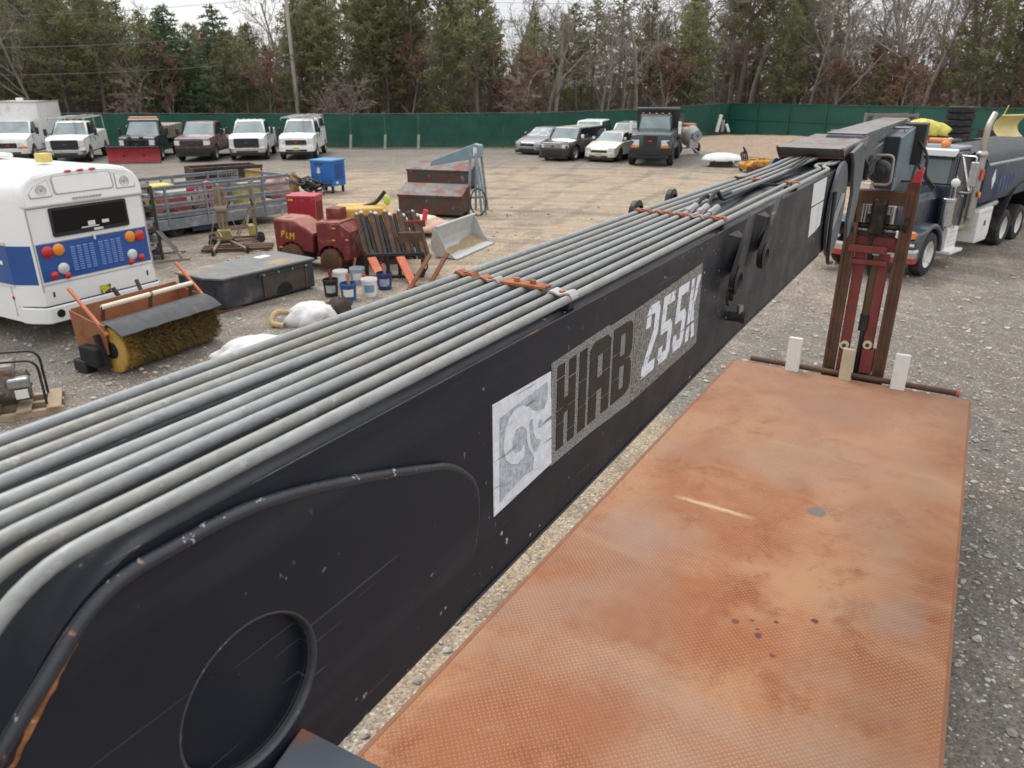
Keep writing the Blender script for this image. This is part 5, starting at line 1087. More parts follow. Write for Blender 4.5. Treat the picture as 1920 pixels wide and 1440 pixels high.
# brush and hoses heap at the trailer end
p = G(572, 366); hp = thing('hose_heap', 'tangled heap of dark hoses and yellow straw at the trailer end by the blue generator', 'hose heap', (p.x, p.y, 0))
m = MB(); m.blob((-.4, .1, .36), (.2, .25, .42), 14, 10, .5, 3, True, 2.5); m.build('straw', mat('straw_yellow', (.36, .26, .11), .9, var=.3, vs=8), hp, smooth=180)
for k in range(9):
    m = MB(); R_ = r.uniform(.25, .5); c0 = Vector((r.uniform(-.3, .6), r.uniform(-.3, .3), r.uniform(.2, .6))); tl = r.uniform(-.6, .6); m.tube([c0 + Vector((R_ * math.cos(w), R_ * math.sin(w) * math.cos(tl), R_ * .5 * math.sin(w) * math.sin(tl) + .1 * math.sin(w * 2))) for w in [i * .4 for i in range(16)]], .04, 6); m.build('hose_coil', hose if k % 2 else dark_steel, hp, smooth=60)
# --- tall steel stand beside the bus
p = G(286, 486); st = thing('steel_stand', 'dark steel parts stand with shelves and splayed feet beside the bus', 'stand', (p.x, p.y, 0), R(-62))
for x in (-.45, .45):
    for y in (-.2, .2): box_obj('upright', dark_steel, st, x - .035, x + .035, y - .035, y + .035, .06, 1.75, .006)
for k in range(7): box_obj('shelf', steel if k % 2 else dark_steel, st, -.45, .45, -.22, .22, .18 + .25 * k, .23 + .25 * k, .005)
for x in (-.5, .5):
    for sg in (-1, 1): m = MB(); m.bar((x, sg * .18, .75), (x, sg * .62, .05), .06, .05); m.build('splayed_foot', steel, st)
    box_obj('skid', mat('skid_wood', (.28, .2, .13), .8, var=.2), st, x - .06, x + .06, -.8, .8, 0, .06, .01)
for k in range(10):
    z = .23 + .25 * (k % 6); m = MB(); m.blob((r.uniform(-.35, .35), r.uniform(-.1, .1), z + .08), (r.uniform(.07, .14), .1, .08), 9, 6, .3, k); m.build('stored_part', (old_white, rust, steel, salmon, dark_steel)[k % 5], st, smooth=180)
# --- two manual material lifts
def material_lift(px, rot, label, lean):
    p = G(*px); t = thing('material_lift', label, 'lift', (p.x, p.y, 0), rot, 'hand winch lifts'); t.scale = (.82, .9, .9)
    ol = mat('lift_bronze', (.23, .18, .12), .55, .4, var=.25, vs=5, c2=RUST, c2s=6, c2r=(.55, .7)); al = mat('lift_cream', (.24, .20, .135), .55, var=.2)
    for x in (-.1, .0, .1): box_obj('mast_rail', ol if x else al, t, x - .04, x + .04, -.05, .05, .12, 1.75 - abs(x), .008)
    for sg in (-1, 1): m = MB(); m.bar((sg * .18, .05, .1), (sg * .5, -1.25, .1), .09, .08); m.build('base_leg', ol, t); m = MB(); m.tube([(sg * .12, .02, 1.2), (sg * .5, -.55, .13)], .015, 6); m.build('brace', ol, t)
    for sg in (-1, 1):
        for y, x in ((.12, .26), (-1.22, .5)): m = MB(); m.lathe([(0, -.035), (.1, -.035), (.12, -.01), (.12, .01), (.1, .035), (0, .035)], 14, (sg * x, y, .12), 'x'); m.build('castor', rubber, t, smooth=40)
    box_obj('gear_box', mat('lift_yellow', (.34, .29, .1), .5, var=.2), t, -.2, .2, -.2, .0, .2, .5, .03)
    m = MB(); m.cyl((-.16, .0, 1.05), (.16, .0, 1.05), .11, 14); m.build('winch_drum', al, t, smooth=40); m = MB(); m.bar((.16, 0, 1.05), (.3, -.05, 1.3), .03, .03); m.build('winch_handle', dark_steel, t)
    for sg in (-1, 1): m = MB(); m.bar((sg * .16, -.08, .45), (sg * .16, -.95, .42), .05, .06); m.build('fork', ol, t)
material_lift((424, 462), R(25), 'rusty hand winch lift with a cream mast, left of a pair beside the trailer', 0); material_lift((482, 452), R(-70), 'rusty hand winch lift by the trailer nearer the red roller', 0)
m = MB(); p = G(455, 468); sc_ = thing('steel_base_frame', 'low rusty frame of flat bars on the gravel between two hand lifts', 'frame', (p.x, p.y, 0), R(12))
for y in (-.25, .0, .22): box_obj('flat_bar', rust_brown, sc_, -.95, .75, y - .05, y + .05, .03, .10, .008)
for x in (-.8, .6): box_obj('cross_bar', rust_brown, sc_, x - .05, x + .05, -.32, .3, .0, .05, .008)
# --- blue generator cabinet on castors
a3, b3 = G(590, 362), G(636, 366); p, rz3, L3 = frame_on(a3, b3); S_ = .95
bg_ = thing('generator', 'bright blue generator cabinet on legs with a white emblem', 'generator', (p.x, p.y, 0), rz3 + .12)
blue = mat('generator_blue', (.02, .13, .42), .4, var=.12, vs=3, c2=(.1, .2, .4), c2s=3, c2r=(.6, .75)); z0 = .38; bg_.scale = (.78, .78, .70)
box_obj('cabinet', blue, bg_, -.12, 1.1, 0, 1.15, z0, 1.72, .02); box_obj('lid', mat('generator_lid', (.1, .28, .55), .45, var=.1), bg_, -.16, 1.14, -.04, 1.19, 1.70, 1.78, .015)
m = MB(); m.lathe([(0, -.012), (.1, -.012), (.1, 0)], 18, (.35, 0, 1.16), 'y'); m.lathe([(0, -.012), (.075, -.012), (.075, 0)], 18, (.35, 0, 1.30), 'y'); m.build('white_emblem', old_white, bg_)
box_obj('handle_recess', mat('navy', (.01, .03, .12), .5), bg_, .12, .65, -.008, 0, 1.5, 1.58, .003)
m = MB()
for j in range(9): m.bb(1.1, 1.112, .25, .95, .75 + j * .09, .79 + j * .09)
m.build('vent_slats', mat('navy', (.01, .03, .12), .5), bg_); box_obj('paper_label', old_white, bg_, 1.1, 1.112, .3, .5, .5, .62, .002)
m = MB()
for x in (.0, 1.0):
    for y in (.15, 1.0): m.bb(x - .05, x + .05, y - .05, y + .05, .12, z0)
m.build('leg_frame', dark_steel, bg_)
for x in (.0, 1.0):
    for y in (.15, 1.0): m = MB(); m.lathe([(0, -.03), (.1, -.03), (.12, 0), (.1, .03), (0, .03)], 12, (x, y, .12), 'x'); m.build('castor', rubber, bg_, smooth=40)
# --- red welder
a3, b3 = G(546, 433), G(591, 433); p, rz3, L3 = frame_on(a3, b3)
wd = thing('welder', 'glossy crimson engine welder box on a low frame in front of the trailer end', 'welder', (p.x, p.y, 0), rz3 - .12)
crim = mat('crimson_cabinet', (.30, .015, .03), .35, var=.1, vs=3, c2=(.45, .1, .1), c2s=3, c2r=(.6, .75), coat=.3); pk = mat('crimson_top', (.5, .06, .09), .4, var=.1)
box_obj('cabinet', crim, wd, -.05, .78, 0, .62, .18, .95, .02); box_obj('lid', pk, wd, -.07, .80, -.02, .64, .94, 1.0, .02)
m = MB()
for j in range(3): m.bb(.78, .79, .12 + j * .16, .20 + j * .16, .3, .82)
m.build('side_vents', mat('dark_crimson', (.1, .01, .012), .5), wd); m = MB(); m.bb(.0, .05, -.008, 0, .85, .9); m.bb(.07, .14, -.008, 0, .85, .9); m.build('corner_label', mat('bright_yellow', (.62, .5, .07), .5), wd)
box_obj('base_frame', dark_steel, wd, -.08, .82, -.02, .66, .0, .18, .02)
# --- maroon trench roller: two bodies on lugged drums
a3, b3 = G(522, 505), G(660, 512); p, rz3, L3 = frame_on(a3, b3)
ro = thing('trench_roller', 'dusty maroon articulated trench roller on padded drums behind the black truck box', 'roller', (p.x, p.y, 0), rz3 - .04)
mr = mat('dusty_maroon', (.16, .018, .018), .55, var=.2, vs=4, c2=(.3, .13, .1), c2s=2.5, c2r=(.54, .75)); mt2 = mat('dusty_maroon_top', (.34, .15, .11), .7, var=.2, vs=4, c2=(.2, .03, .03), c2s=3)
Hh = 1.12
m = MB(); prof = [(.02, .38)] + [(.40 + x, .34 + z) for x, z in arc(0, 0, .30, 175, 20, 8)] + [(.92, .42), (.95, .80), (.50, Hh - .02), (0, Hh)]
m.prism(prof, 0, .78, 'y'); m.build('rear_body', mr, ro, bevel=.025)
m = MB(); m.hexa([(0.02, .02, Hh), (.5, .02, Hh - .02), (.5, .76, Hh - .02), (.02, .76, Hh)], [(.03, .03, Hh + .02), (.49, .03, Hh), (.49, .75, Hh), (.03, .75, Hh + .02)]); m.build('rear_hood', mt2, ro, bevel=.008)
m = MB(); m.hexa([(.5, .02, Hh - .02), (.93, .02, .82), (.93, .76, .82), (.5, .76, Hh - .02)], [(.5, .03, Hh), (.94, .03, .84), (.94, .75, .84), (.5, .75, Hh)]); m.build('sloped_hood', mt2, ro)
m = MB(); prof = [(1.08, .42)] + [(1.36 + x, .28 + z) for x, z in arc(0, 0, .33, 160, 5, 8)] + [(1.80, .30), (1.86, .92), (1.62, 1.08), (1.06, 1.1)]
m.prism(prof, -.04, .74, 'y'); m.build('front_body', mr, ro, bevel=.025)
box_obj('front_hood', mt2, ro, 1.08, 1.60, 0, .7, 1.09, 1.115, .008); box_obj('control_box', mr, ro, 1.12, 1.46, .35, .7, 1.1, 1.36, .02); box_obj('joint', under, ro, .9, 1.12, .15, .6, .3, .8, .02)
for x, z in ((.40, .34), (1.36, .28)):
    m = MB(); m.cyl((x, -.06, z), (x, .82, z), .255, 26); d = m.build('drum', rust, ro, smooth=40)
    m = MB()
    for j in range(14):
        w = 2 * math.pi * j / 14
        for yy in (0.02, .3, .58): m.box((x + .265 * math.cos(w), yy + .1, z + .265 * math.sin(w)), (.06, .16, .05), (0, -w, 0))
    m.build('drum_pads', rust_brown, d); m = MB(); m.lathe([(0, -.09), (.1, -.085), (.2, -.07), (.24, -.05)], 22, (x, -.0, z), 'y'); m.build('drum_cap', rust_brown, d, smooth=40)
yl = mat('decal_yellow', (.62, .38, .04), .5)
m = MB(); F_ = [[(0, 0), (.2, 0), (.2, 1), (0, 1)], [(.2, .8), (.8, .8), (.8, 1), (.2, 1)], [(.2, .42), (.65, .42), (.65, .58), (.2, .58)], [(.62, .58), (.8, .58), (.8, .8), (.62, .8)]]
def put_g(polys, x, z, w, h): [m.prism([(x + w * u + .12 * h * v, z + h * v) for u, v in q], -.006, .0, 'y') for q in polys]
put_g(F_, .17, .74, .10, .15); put_g([[(0, 0), (.5, 0), (.5, .2), (0, .2)], [(0, .2), (.2, .2), (.2, 1), (0, 1)]], .29, .72, .10, .13)
put_g([[(0, 0), (.2, 0), (.2, 1), (0, 1)], [(.7, 0), (.9, 0), (.9, 1), (.7, 1)], [(.2, .75), (.45, .35), (.7, .75), (.7, 1), (.45, .6), (.2, 1)]], .37, .70, .13, .15); m.build('maker_lettering', yl, ro)
for x, z in ((1.44, .98), (1.74, .74), (1.42, .72), (.1, .5)): box_obj('sticker', yl, ro, x, x + .08, -.05 if x > 1 else -.01, -.04 if x > 1 else 0, z, z + .03, .002)
m = MB(); m.bar((1.9, .05, .35), (1.82, .02, .0), .07, .05); m.build('tow_stay', mat('dusty_rose', (.42, .17, .13), .6, var=.2), ro)
# --- yellow machine behind the roller
p = G(688, 492); ym = thing('yellow_compactor', 'yellow ride-on compactor with rusty drum behind the maroon roller', 'compactor', (p.x, p.y, 0), R(8))
yb = mat('old_yellow_paint', (.55, .34, .07), .5, var=.2, vs=3, c2=(.6, .45, .2), c2s=3, c2r=(.52, .72))
m = MB(); m.prism([(-.75, .65), (.75, .6), (.8, 1.0), (.45, 1.32), (-.6, 1.3), (-.8, 1.1)], -.35, .55, 'y'); m.build('hood', yb, ym, bevel=.06, seg=3)
m = MB(); m.prism([(-.2, .75), (.55, .72), (.5, 1.05), (-.1, 1.1)], -.46, -.33, 'y'); m.build('side_panel', mat('deeper_yellow', (.5, .27, .04), .5, var=.2), ym, bevel=.05, seg=3)
m = MB(); m.cyl((-.2, -.4, .36), (-.2, .6, .36), .36, 26); m.build('drum', rust_brown, ym, smooth=40); m = MB(); m.cyl((.62, -.3, .26), (.62, .5, .26), .26, 22); m.build('drum', rust_brown, ym, smooth=40)
m = MB(); m.bb(-.7, .75, -.2, .45, .35, .68); m.build('chassis', under, ym, bevel=.03); m = MB(); m.tube(fillet([(.0, .1, 1.28), (.3, .1, 1.36), (.52, .05, 1.62)], .1), .045, 8); m.build('control_lever', black_plastic, ym, smooth=60)
m = MB(); m.blob((.56, -.05, 1.44), (.08, .06, .12), 10, 7, .2, 2, False); m.build('green_tag', mat('lime_tag', (.5, .62, .1), .5), ym, smooth=180)
# --- leaning rack of breaker bars and mast rails with orange forks
p = G(742, 522); fk = thing('fork_carriage', 'black fork carriage stacked with rusty bars and carrying two faded orange forks', 'fork attachment', (p.x, p.y, 0), R(8))
of_ = mat('faded_orange', (.58, .16, .075), .6, var=.2, vs=5, c2=(.5, .3, .2), c2s=6, c2r=(.55, .72))
for z, w in ((.52, .075), (.05, .06)): m = MB(); m.bb(-.62, .62, -.04, .04, z - w / 2, z + w / 2); m.build('carriage_rail', black_plastic, fk, bevel=.01)
for x in (-.6, -.15, .1, .6): m = MB(); m.bb(x - .04, x + .04, -.02, .05, .05, .52); m.build('carriage_post', black_plastic, fk, bevel=.008)
for k in range(14):
    x = -.7 + k * .1; m = MB(); m.bar((x + .14, .05, .4), (x - .06, .55, 1.28 + .05 * math.sin(k * 2.3)), .075 if k % 3 else .11, .06); o = m.build('leaning_bar', (rust_brown, dark_steel, black_plastic)[k % 3], fk, bevel=.008)
    m = MB(); m.blob((x - .06, .55, 1.3 + .05 * math.sin(k * 2.3)), (.045, .045, .04), 8, 6, .2, k, False); m.build('bar_end', (steel, old_white, rust)[k % 3], o, smooth=180)
m = MB(); m.bb(.1, .6, .2, .3, .62, .95); m.build('brown_plate', rust_brown, fk, bevel=.02); m = MB(); m.bb(.25, .7, .4, .5, 1.02, 1.16); m.build('maroon_bar', mr, fk, bevel=.02); m = MB(); m.cyl((.68, .45, 1.16), (.72, .45, 1.38), .055, 10); m.build('pink_cap', mat('hot_pink', (.62, .05, .1), .5), fk)
for x in (-.48, .12): m = MB(); m.bar((x, -.06, .48), (x + .22, -.52, .06), .19, .05); m.bar((x + .22, -.52, .06), (x + .26, -.85, .035), .16, .035); m.build('orange_fork', of_, fk, bevel=.012)
for k, (x, l) in enumerate(((.42, 0), (.80, .1))): m = MB(); m.bar((x - .12, -1.0 + l, .03), (x + .33, -.25 + l, .55), .09, .045); m.bar((x - .12, -1.0 + l, .03), (x - .16, -1.1 + l, .02), .09, .03); m.build('rusty_tine', rust, fk, bevel=.008)
m = MB(); m.cyl((-.62, -.55, 0), (-.62, -.55, .22), .05, 10); m.build('red_foot', red_lens, fk)
m = MB(); m.tube(fillet([(-.55, .0, .5), (-.8, -.1, .8), (-.62, .1, 1.1)], .1), .02, 6); m.build('loose_hose', hose, fk, smooth=60); m = MB(); m.tube(fillet([(.5, .0, .5), (.72, -.15, .3), (.6, -.1, .1)], .1), .02, 6); m.build('loose_hose', hose, fk, smooth=60)
# --- buckets
def bucket(px, h, r_, mt_, label, stick=None, band=None):
    p = G(*px); t = thing('bucket', label, 'bucket', (p.x, p.y, 0), 0, 'pails on the gravel by the forks')
    m = MB(); m.lathe([(0, .0), (r_ * .84, 0), (r_ * .97, h * .86), (r_ * 1.05, h * .87), (r_ * 1.05, h * .95), (r_, h), (r_ * .95, h), (r_ * .80, .02), (0, .02)], 22); m.build('pail', mt_, t, smooth=40)
    m = MB(); m.lathe([(0, h * .72), (r_ * .9, h * .72)], 18); m.build('contents', (under, old_white)[stick is None], t)
    m = MB(); m.tube([(r_ * 1.03 * math.cos(w), r_ * .6 * math.sin(w) - .02, h * .93 - r_ * 1.2 * math.sin(w) * .6) for w in [math.pi * i / 10 for i in range(11)]], .006, 5); m.build('bail_handle', steel, t)
    m = MB(); m.lathe([(r_ * .885, h * .28), (r_ * .965, h * .7)], 14, (0, 0, 0), 'z', R(-120), R(-40)); m.mod(lambda q: Vector((q.x * 1.006, q.y * 1.006, q.z))); m.build('paper_label', band or old_white, t)
    if stick: m = MB(); m.bar((.03, .02, h * .5), (-.02, .05, h * 1.45), .05, .06); m.build('tool_handle', stick, t)
nb = mat('blue_pail', (.02, .085, .25), .4, var=.15); navy = mat('navy_pail', (.015, .03, .11), .4, var=.15); wp = mat('white_pail', (.68, .68, .66), .45, var=.08)
pinkw = mat('dusty_rose', (.42, .17, .13), .6)
bucket((622, 556), .36, .15, black_plastic, 'black pail with a stained label beside the truck box', mr, mat('grubby_label', (.4, .42, .4), .6, var=.3, vs=12)); bucket((655, 563), .35, .16, nb, 'bright blue pail with a tool handle sticking out', pinkw)
bucket((671, 531), .34, .15, mat('grey_blue_pail', (.3, .34, .42), .45, var=.2, vs=8), 'grey blue pail set behind the white one', None); bucket((694, 555), .36, .155, wp, 'white pail with a pale label in front of the orange forks', None, mat('blue_label', (.2, .28, .4), .5, var=.2))
bucket((722, 543), .36, .16, navy, 'navy pail with white print standing against the orange forks', pinkw, mat('grubby_white_print', (.3, .33, .45), .5, var=.5, vs=14)); bucket((640, 536), .33, .15, wp, 'white pail mostly hidden behind the blue one', None)
# --- black truck tool body lying on the ground
a3, b3 = G(412, 590), G(592, 541); p, rz3, L3 = frame_on(a3, b3)
tb = thing('truck_tool_body', 'black truck tool body with a dusty grey lid lying on the gravel by the pails', 'tool box', (p.x, p.y, 0), rz3)
bk = mat('dusty_black_panel', (.03, .033, .038), .5, var=.25, vs=3, c2=(.12, .11, .1), c2s=2.5, c2r=(.5, .75)); top_m = mat('dusty_lid', (.16, .16, .155), .6, var=.2, vs=3, c2=(.34, .22, .12), c2s=1.3, c2r=(.56, .68))
Ww = 1.15; H_ = .60
m = MB(); m.prism([(0.0, .35), (.16, 0), (L3, 0), (L3, Ww), (0, Ww)], .05, H_, 'z'); m.build('body', bk, tb, bevel=.025)
m = MB(); m.prism([(-.03, .33), (.14, -.03), (L3 + .02, -.03), (L3 + .02, Ww + .03), (-.03, Ww + .03)], H_, H_ + .04, 'z'); m.build('lid', top_m, tb, bevel=.01)
m = MB(); m.bb(L3 * .45, L3 * .9, -.012, .005, .1, .5); d = m.build('recess', mat('brown_recess', (.06, .048, .04), .6, var=.35, vs=5), tb); m = MB(); m.prism(arc(L3 * .66, .1, .2, 0, 180, 12), -.016, -.012, 'y'); m.build('recess_arch', under, d)
for x in (.45, .9): m = MB(); m.bb(L3 * x - .02, L3 * x + .02, -.03, 0, .08, .54); m.build('recess_post', rust_brown, tb)
m = MB(); m.bb(L3 * .4, L3 * .95, -.035, 0, .51, .56); m.build('hinge_rail', dark_steel, tb)
for k in range(4): m = MB(); m.cyl((L3 * (.45 + .15 * k), -.04, .535), (L3 * (.45 + .15 * k), -.055, .535), .025, 8); m.build('hinge_bolt', steel, tb)
box_obj('base_angle', rust_brown, tb, -.02, .5, .0, .34, .0, .05, .01); box_obj('paper_sheet', old_white, tb, L3 * .7, L3 * .7 + .3, .8, 1.0, H_ + .04, H_ + .05, .002)
m = MB(); m.lathe([(0, -.012), (.05, -.01), (.06, 0)], 14, (0, 0, 0), 'y'); m.mod(lambda q: Vector((.06 + q.x * .6, .18 + q.y + q.x, .38 + q.z))); m.build('round_badge', steel, tb)
# --- sweeper broom attachment
a3, b3 = G(246, 706), G(424, 640); p, rz3, L3 = frame_on(a3, b3)
sw = thing('sweeper_broom', 'rusty sweeper attachment with a straw coloured roller brush and orange side posts behind the bus', 'sweeper', (p.x, p.y, 0), rz3)
hood_m = mat('sweeper_rust_hood', (.27, .105, .045), .7, .05, var=.25, vs=3, c2=(.17, .06, .03), c2s=3); flap = mat('rubber_flap', (.045, .047, .052), .6, var=.25, vs=3, c2=(.13, .09, .06), c2s=2.5, c2r=(.55, .75))
m = MB(); rad = .33; nl = 200; rr_ = random.Random(8)
core = MB(); core.cyl((.05, .30, .35), (L3 - .03, .30, .35), .22, 26); core.build('brush_core', mat('bristle_shadow', (.05, .035, .012), .9, var=.4, vs=9), sw, smooth=40)
for k in range(5600):
    x = rr_.uniform(.03, L3 - .02); w = rr_.uniform(-2.7, 1.7); q = rad * rr_.uniform(.92, 1.06); dx = rr_.uniform(-.03, .03); dw = rr_.uniform(-.16, .16); wd = .006
    p0 = Vector((x, .30 + .2 * math.sin(w), .35 - .2 * math.cos(w))); p1 = Vector((x + dx, .30 + q * math.sin(w + dw), max(.015, .35 - q * math.cos(w + dw)))); sdv = Vector((wd, 0, 0)) if k % 2 else Vector((0, wd * math.cos(w), wd * math.sin(w)))
    m.add([p0 - sdv, p0 + sdv, p1 + sdv * .5, p1 - sdv * .5], [(0, 1, 2, 3)])
for k in range(2600):
    w = rr_.uniform(0, 6.28); q0, q1 = .12, rad * rr_.uniform(.85, 1.04); dw = rr_.uniform(-.1, .1); y = rr_.uniform(-.02, .03); sdv = Vector((0, .005 * math.cos(w), .005 * math.sin(w)))
    p0 = Vector((.02 + y, .30 + q0 * math.sin(w), .35 - q0 * math.cos(w))); p1 = Vector((.0 + y, .30 + q1 * math.sin(w + dw), max(.01, .35 - q1 * math.cos(w + dw)))); m.add([p0 - sdv, p0 + sdv, p1 + sdv, p1 - sdv], [(0, 1, 2, 3)])
t = NT('straw_bristles'); gx = t.sep(t.co)[0]; v = t.noise(60, 3, .7, 0, t.mapping(sc=(1, .3, .3))); c = t.mix(t.ramp(v, .3, .7), (.115, .075, .025), (.30, .205, .07)); c = t.mix(t.ramp(gx, .30, .0, 0, .85), c, (.62, .40, .09)); c = t.mix(t.math('MULTIPLY', t.ramp(gx, .25, .5), t.ramp(t.noise(3, 4), .5, .65, 0, .5)), c, (.13, .09, .035))
m.build('bristles', t.fin(c, .85), sw, recalc=False)
m = MB(); m.cyl((-.02, .30, .35), (.06, .30, .35), .12, 18); m.build('brush_hub', black_plastic, sw, smooth=40)
m = MB(); m.hexa([(-.05, .30, .72), (L3, .30, .72), (L3, .95, .55), (-.05, .95, .55)], [(-.05, .31, .75), (L3, .31, .75), (L3, .96, .58), (-.05, .96, .58)]); m.build('hood_top', hood_m, sw, bevel=.006)
m = MB(); m.hexa([(-.05, .9, .5), (L3, .9, .5), (L3, .95, .9), (-.05, .95, .9)], [(-.05, .93, .5), (L3, .93, .5), (L3, .98, .9), (-.05, .98, .9)]); m.build('hood_back', hood_m, sw, bevel=.006)
for x in (-.06, L3): m = MB(); m.prism([(.30, .30), (.95, .2), (1.0, .88), (.6, .78), (.28, .74)], x - .012, x + .012, 'x'); m.build('end_plate', hood_m, sw, bevel=.004)
m = MB(); n = 26; rows = []
for j in range(5):
    f = j / 4; rows.append([(-.02 + (L3 + .04) * i / n, .42 - .42 * f, .76 - .15 * f * f - .006 * f * math.sin(i * .9) + .012 * f * mnoise.noise(Vector((i * .35, 0, 0)))) for i in range(n + 1)])
bk_ = [[(q[0], q[1], q[2] - .012) for q in r_] for r_ in rows]
m.grid(rows); m.grid([r_[::-1] for r_ in bk_]); m.grid([rows[4], bk_[4]]); m.grid([rows[0][::-1], bk_[0][::-1]]); m.grid([[r_[0] for r_ in rows][::-1], [r_[0] for r_ in bk_][::-1]]); m.grid([[r_[n] for r_ in rows], [r_[n] for r_ in bk_]]); m.build('rubber_flap', flap, sw, smooth=40)
for x0, x1 in ((.12, L3 * .52), (L3 * .55, L3 - .06)): m = MB(); m.cyl((x0, .52, .93), (x1, .52, .93), .036, 14); m.build('cream_pipe', mat('cream_pipe', (.68, .63, .5), .5, var=.1), sw, smooth=40)
for x in (.14, L3 * .53, L3 - .08): m = MB(); m.bar((x, .52, .93), (x, .58, .72), .05, .03); m.build('pipe_saddle', rust_brown, sw)
for x, dy in ((-.05, 0), (L3 + .02, .0)): m = MB(); m.bar((x, .26, .60), (x - .04, .86 + dy, 1.22), .045, .035); m.build('orange_post', mat('orange_post', (.52, .17, .09), .6, var=.2, vs=8), sw, bevel=.004)
m = MB(); m.bb(-.22, -.06, .35, .75, .12, .42); m.build('side_gearbox', under, sw, bevel=.03); m = MB(); m.bar((-.1, .3, .1), (-.12, .42, .6), .07, .06); m.build('side_arm', black_plastic, sw); m = MB(); m.bb(-.24, -.06, .62, .9, .0, .2); m.build('foot_block', black_plastic, sw, bevel=.02)
m = MB(); m.bar((L3 * .7, 1.0, .5), (L3 * .72, 1.25, 1.0), .05, .04); m.bar((L3 * .55, 1.05, .45), (L3 * .5, 1.3, .95), .05, .05); m.build('hitch_arm', dark_steel, sw)
# --- tarpaulin bundles
tarp = mat('white_tarp', (.62, .60, .60), .6, var=.08, vs=3, c2=(.45, .42, .38), c2s=4, c2r=(.55, .75), bump=.6, bs=7)
def folded(m, c, r_, seed, n=44, k=20, am=.10):
    vs = []
    for i in range(k + 1):
        th = math.pi * i / k
        for j in range(n):
            ph = 2 * math.pi * j / n; d = Vector((math.sin(th) * math.cos(ph), math.sin(th) * math.sin(ph), math.cos(th)))
            q = 1 + .22 * mnoise.noise(d * 1.3 + Vector((seed, 0, 0))) + am * math.sin(ph * 9 + 3 * mnoise.noise(d * 2 + Vector((0, seed, 0)))) * math.sin(th) ** 2 + .05 * mnoise.noise(d * 7)
            p = Vector((d.x * r_[0] * q, d.y * r_[1] * q, d.z * r_[2] * q)); p.z = max(p.z, -r_[2] * .35 + .02 * mnoise.noise(d * 5)); vs.append(Vector(c) + p)
    m.add(vs, [(i * n + j, (i + 1) * n + j, (i + 1) * n + (j + 1) % n, i * n + (j + 1) % n) for i in range(k) for j in range(n)])
p = G(588, 606); tb_ = thing('tarp_bundle', 'white tarp wrapped over dark scrap near the black tool body', 'tarp bundle', (p.x, p.y, 0), R(15))
m = MB(); folded(m, (0, 0, .10), (.44, .34, .27), 4, am=.15); m.build('tarp', tarp, tb_, smooth=180)
m = MB(); m.blob((.46, .1, .16), (.26, .24, .24), 14, 9, .5, 6, True, 3); m.build('dark_scrap', mat('brown_scrap', (.05, .038, .025), .8, var=.4, vs=9), tb_, smooth=60); m = MB(); m.tube(fillet([(-.40, .1, .2), (-.62, .05, .25), (-.72, -.1, .08), (-.5, -.2, .05)], .1), .05, 8); m.build('tan_roll', mat('tan_roll', (.45, .32, .17), .7, var=.3), tb_, smooth=60)
p = G(500, 668); tb_ = thing('tarp_bundle', 'flat pale tarp bundle lying against the pipes in front of the sweeper', 'tarp bundle', (p.x, p.y, 0), R(20))
m = MB(); folded(m, (0, 0, .08), (.78, .42, .24), 9); m.build('tarp', tarp, tb_, smooth=180); m = MB(); m.bar((-.95, -.2, .02), (-.4, -.1, .05), .10, .03); m.build('loose_plank', wood, tb_)
p = G(798, 440); tb_ = thing('tarp_bundle', 'pink and cream bundle of folded sheeting beside the grey loader bucket', 'tarp bundle', (p.x, p.y, 0), R(5))
m = MB(); folded(m, (0, 0, .22), (.62, .5, .28), 14, am=.05); m.build('pink_sheet', mat('pink_sheet', (.56, .33, .28), .6, var=.15, vs=5, c2=(.62, .45, .3), c2s=3), tb_, smooth=180); m = MB(); folded(m, (-.06, .05, .40), (.48, .4, .14), 16, am=.05); m.build('cream_sheet', mat('cream_sheet', (.6, .5, .32), .65, var=.2, vs=6), tb_, smooth=180); m = MB(); m.blob((.56, -.1, .28), (.16, .14, .1), 10, 7, .3, 5); m.build('rolled_end', mat('pink_sheet', (.56, .33, .28), .6), tb_, smooth=180)
# --- grey loader bucket with sand
a3, b3 = G(857, 487), G(924, 457); p, rz3, L3 = frame_on(a3, b3)
lb_ = thing('loader_bucket', 'pale grey loader bucket with wet sand inside lying open on the gravel', 'loader bucket', (p.x, p.y, 0), rz3)
lg = mat('loader_grey', (.46, .48, .49), .5, .1, var=.12, vs=2.5, c2=(.5, .42, .3), c2s=2.2, c2r=(.5, .72)); Lb = L3 + .03; lb_.scale = (1, .68, .76)
prof = [(0, .0), (.15, .02), (.75, .06), (.98, .22), (1.02, .5), (.86, .88), (.78, .95)]
inn = [(.80, .92), (.92, .5), (.90, .27), (.73, .11), (.15, .06), (.01, .03)]
m = MB(); m.prism(prof + inn, 0, Lb, 'x'); m.build('shell', lg, lb_, bevel=.004)
sidep = [(0.02, .01), (.75, .06), (.98, .22), (1.02, .5), (.88, .9), (.72, .86), (.42, .30)]
for x in (-.018, Lb): m = MB(); m.prism(sidep, x, x + .018, 'x'); m.build('cheek_plate', lg, lb_, bevel=.004)
box_obj('cutting_lip', mat('lip_grey', (.30, .29, .27), .5, .4, var=.2), lb_, -.02, Lb + .02, -.06, .1, .0, .03, .006); box_obj('top_bar', lg, lb_, 0, Lb, .74, .84, .93, 1.0, .015)
m = MB(); n = 18; rows = []
for i in range(9):
    f = i / 8; rows.append([(.02 + (Lb - .04) * j / n, .08 + .78 * f, .045 + .05 * f + .20 * f * f * (.7 + .5 * mnoise.noise(Vector((j * .25, i * .3, 4)))) * (.4 + .9 * j / n)) for j in range(n + 1)])
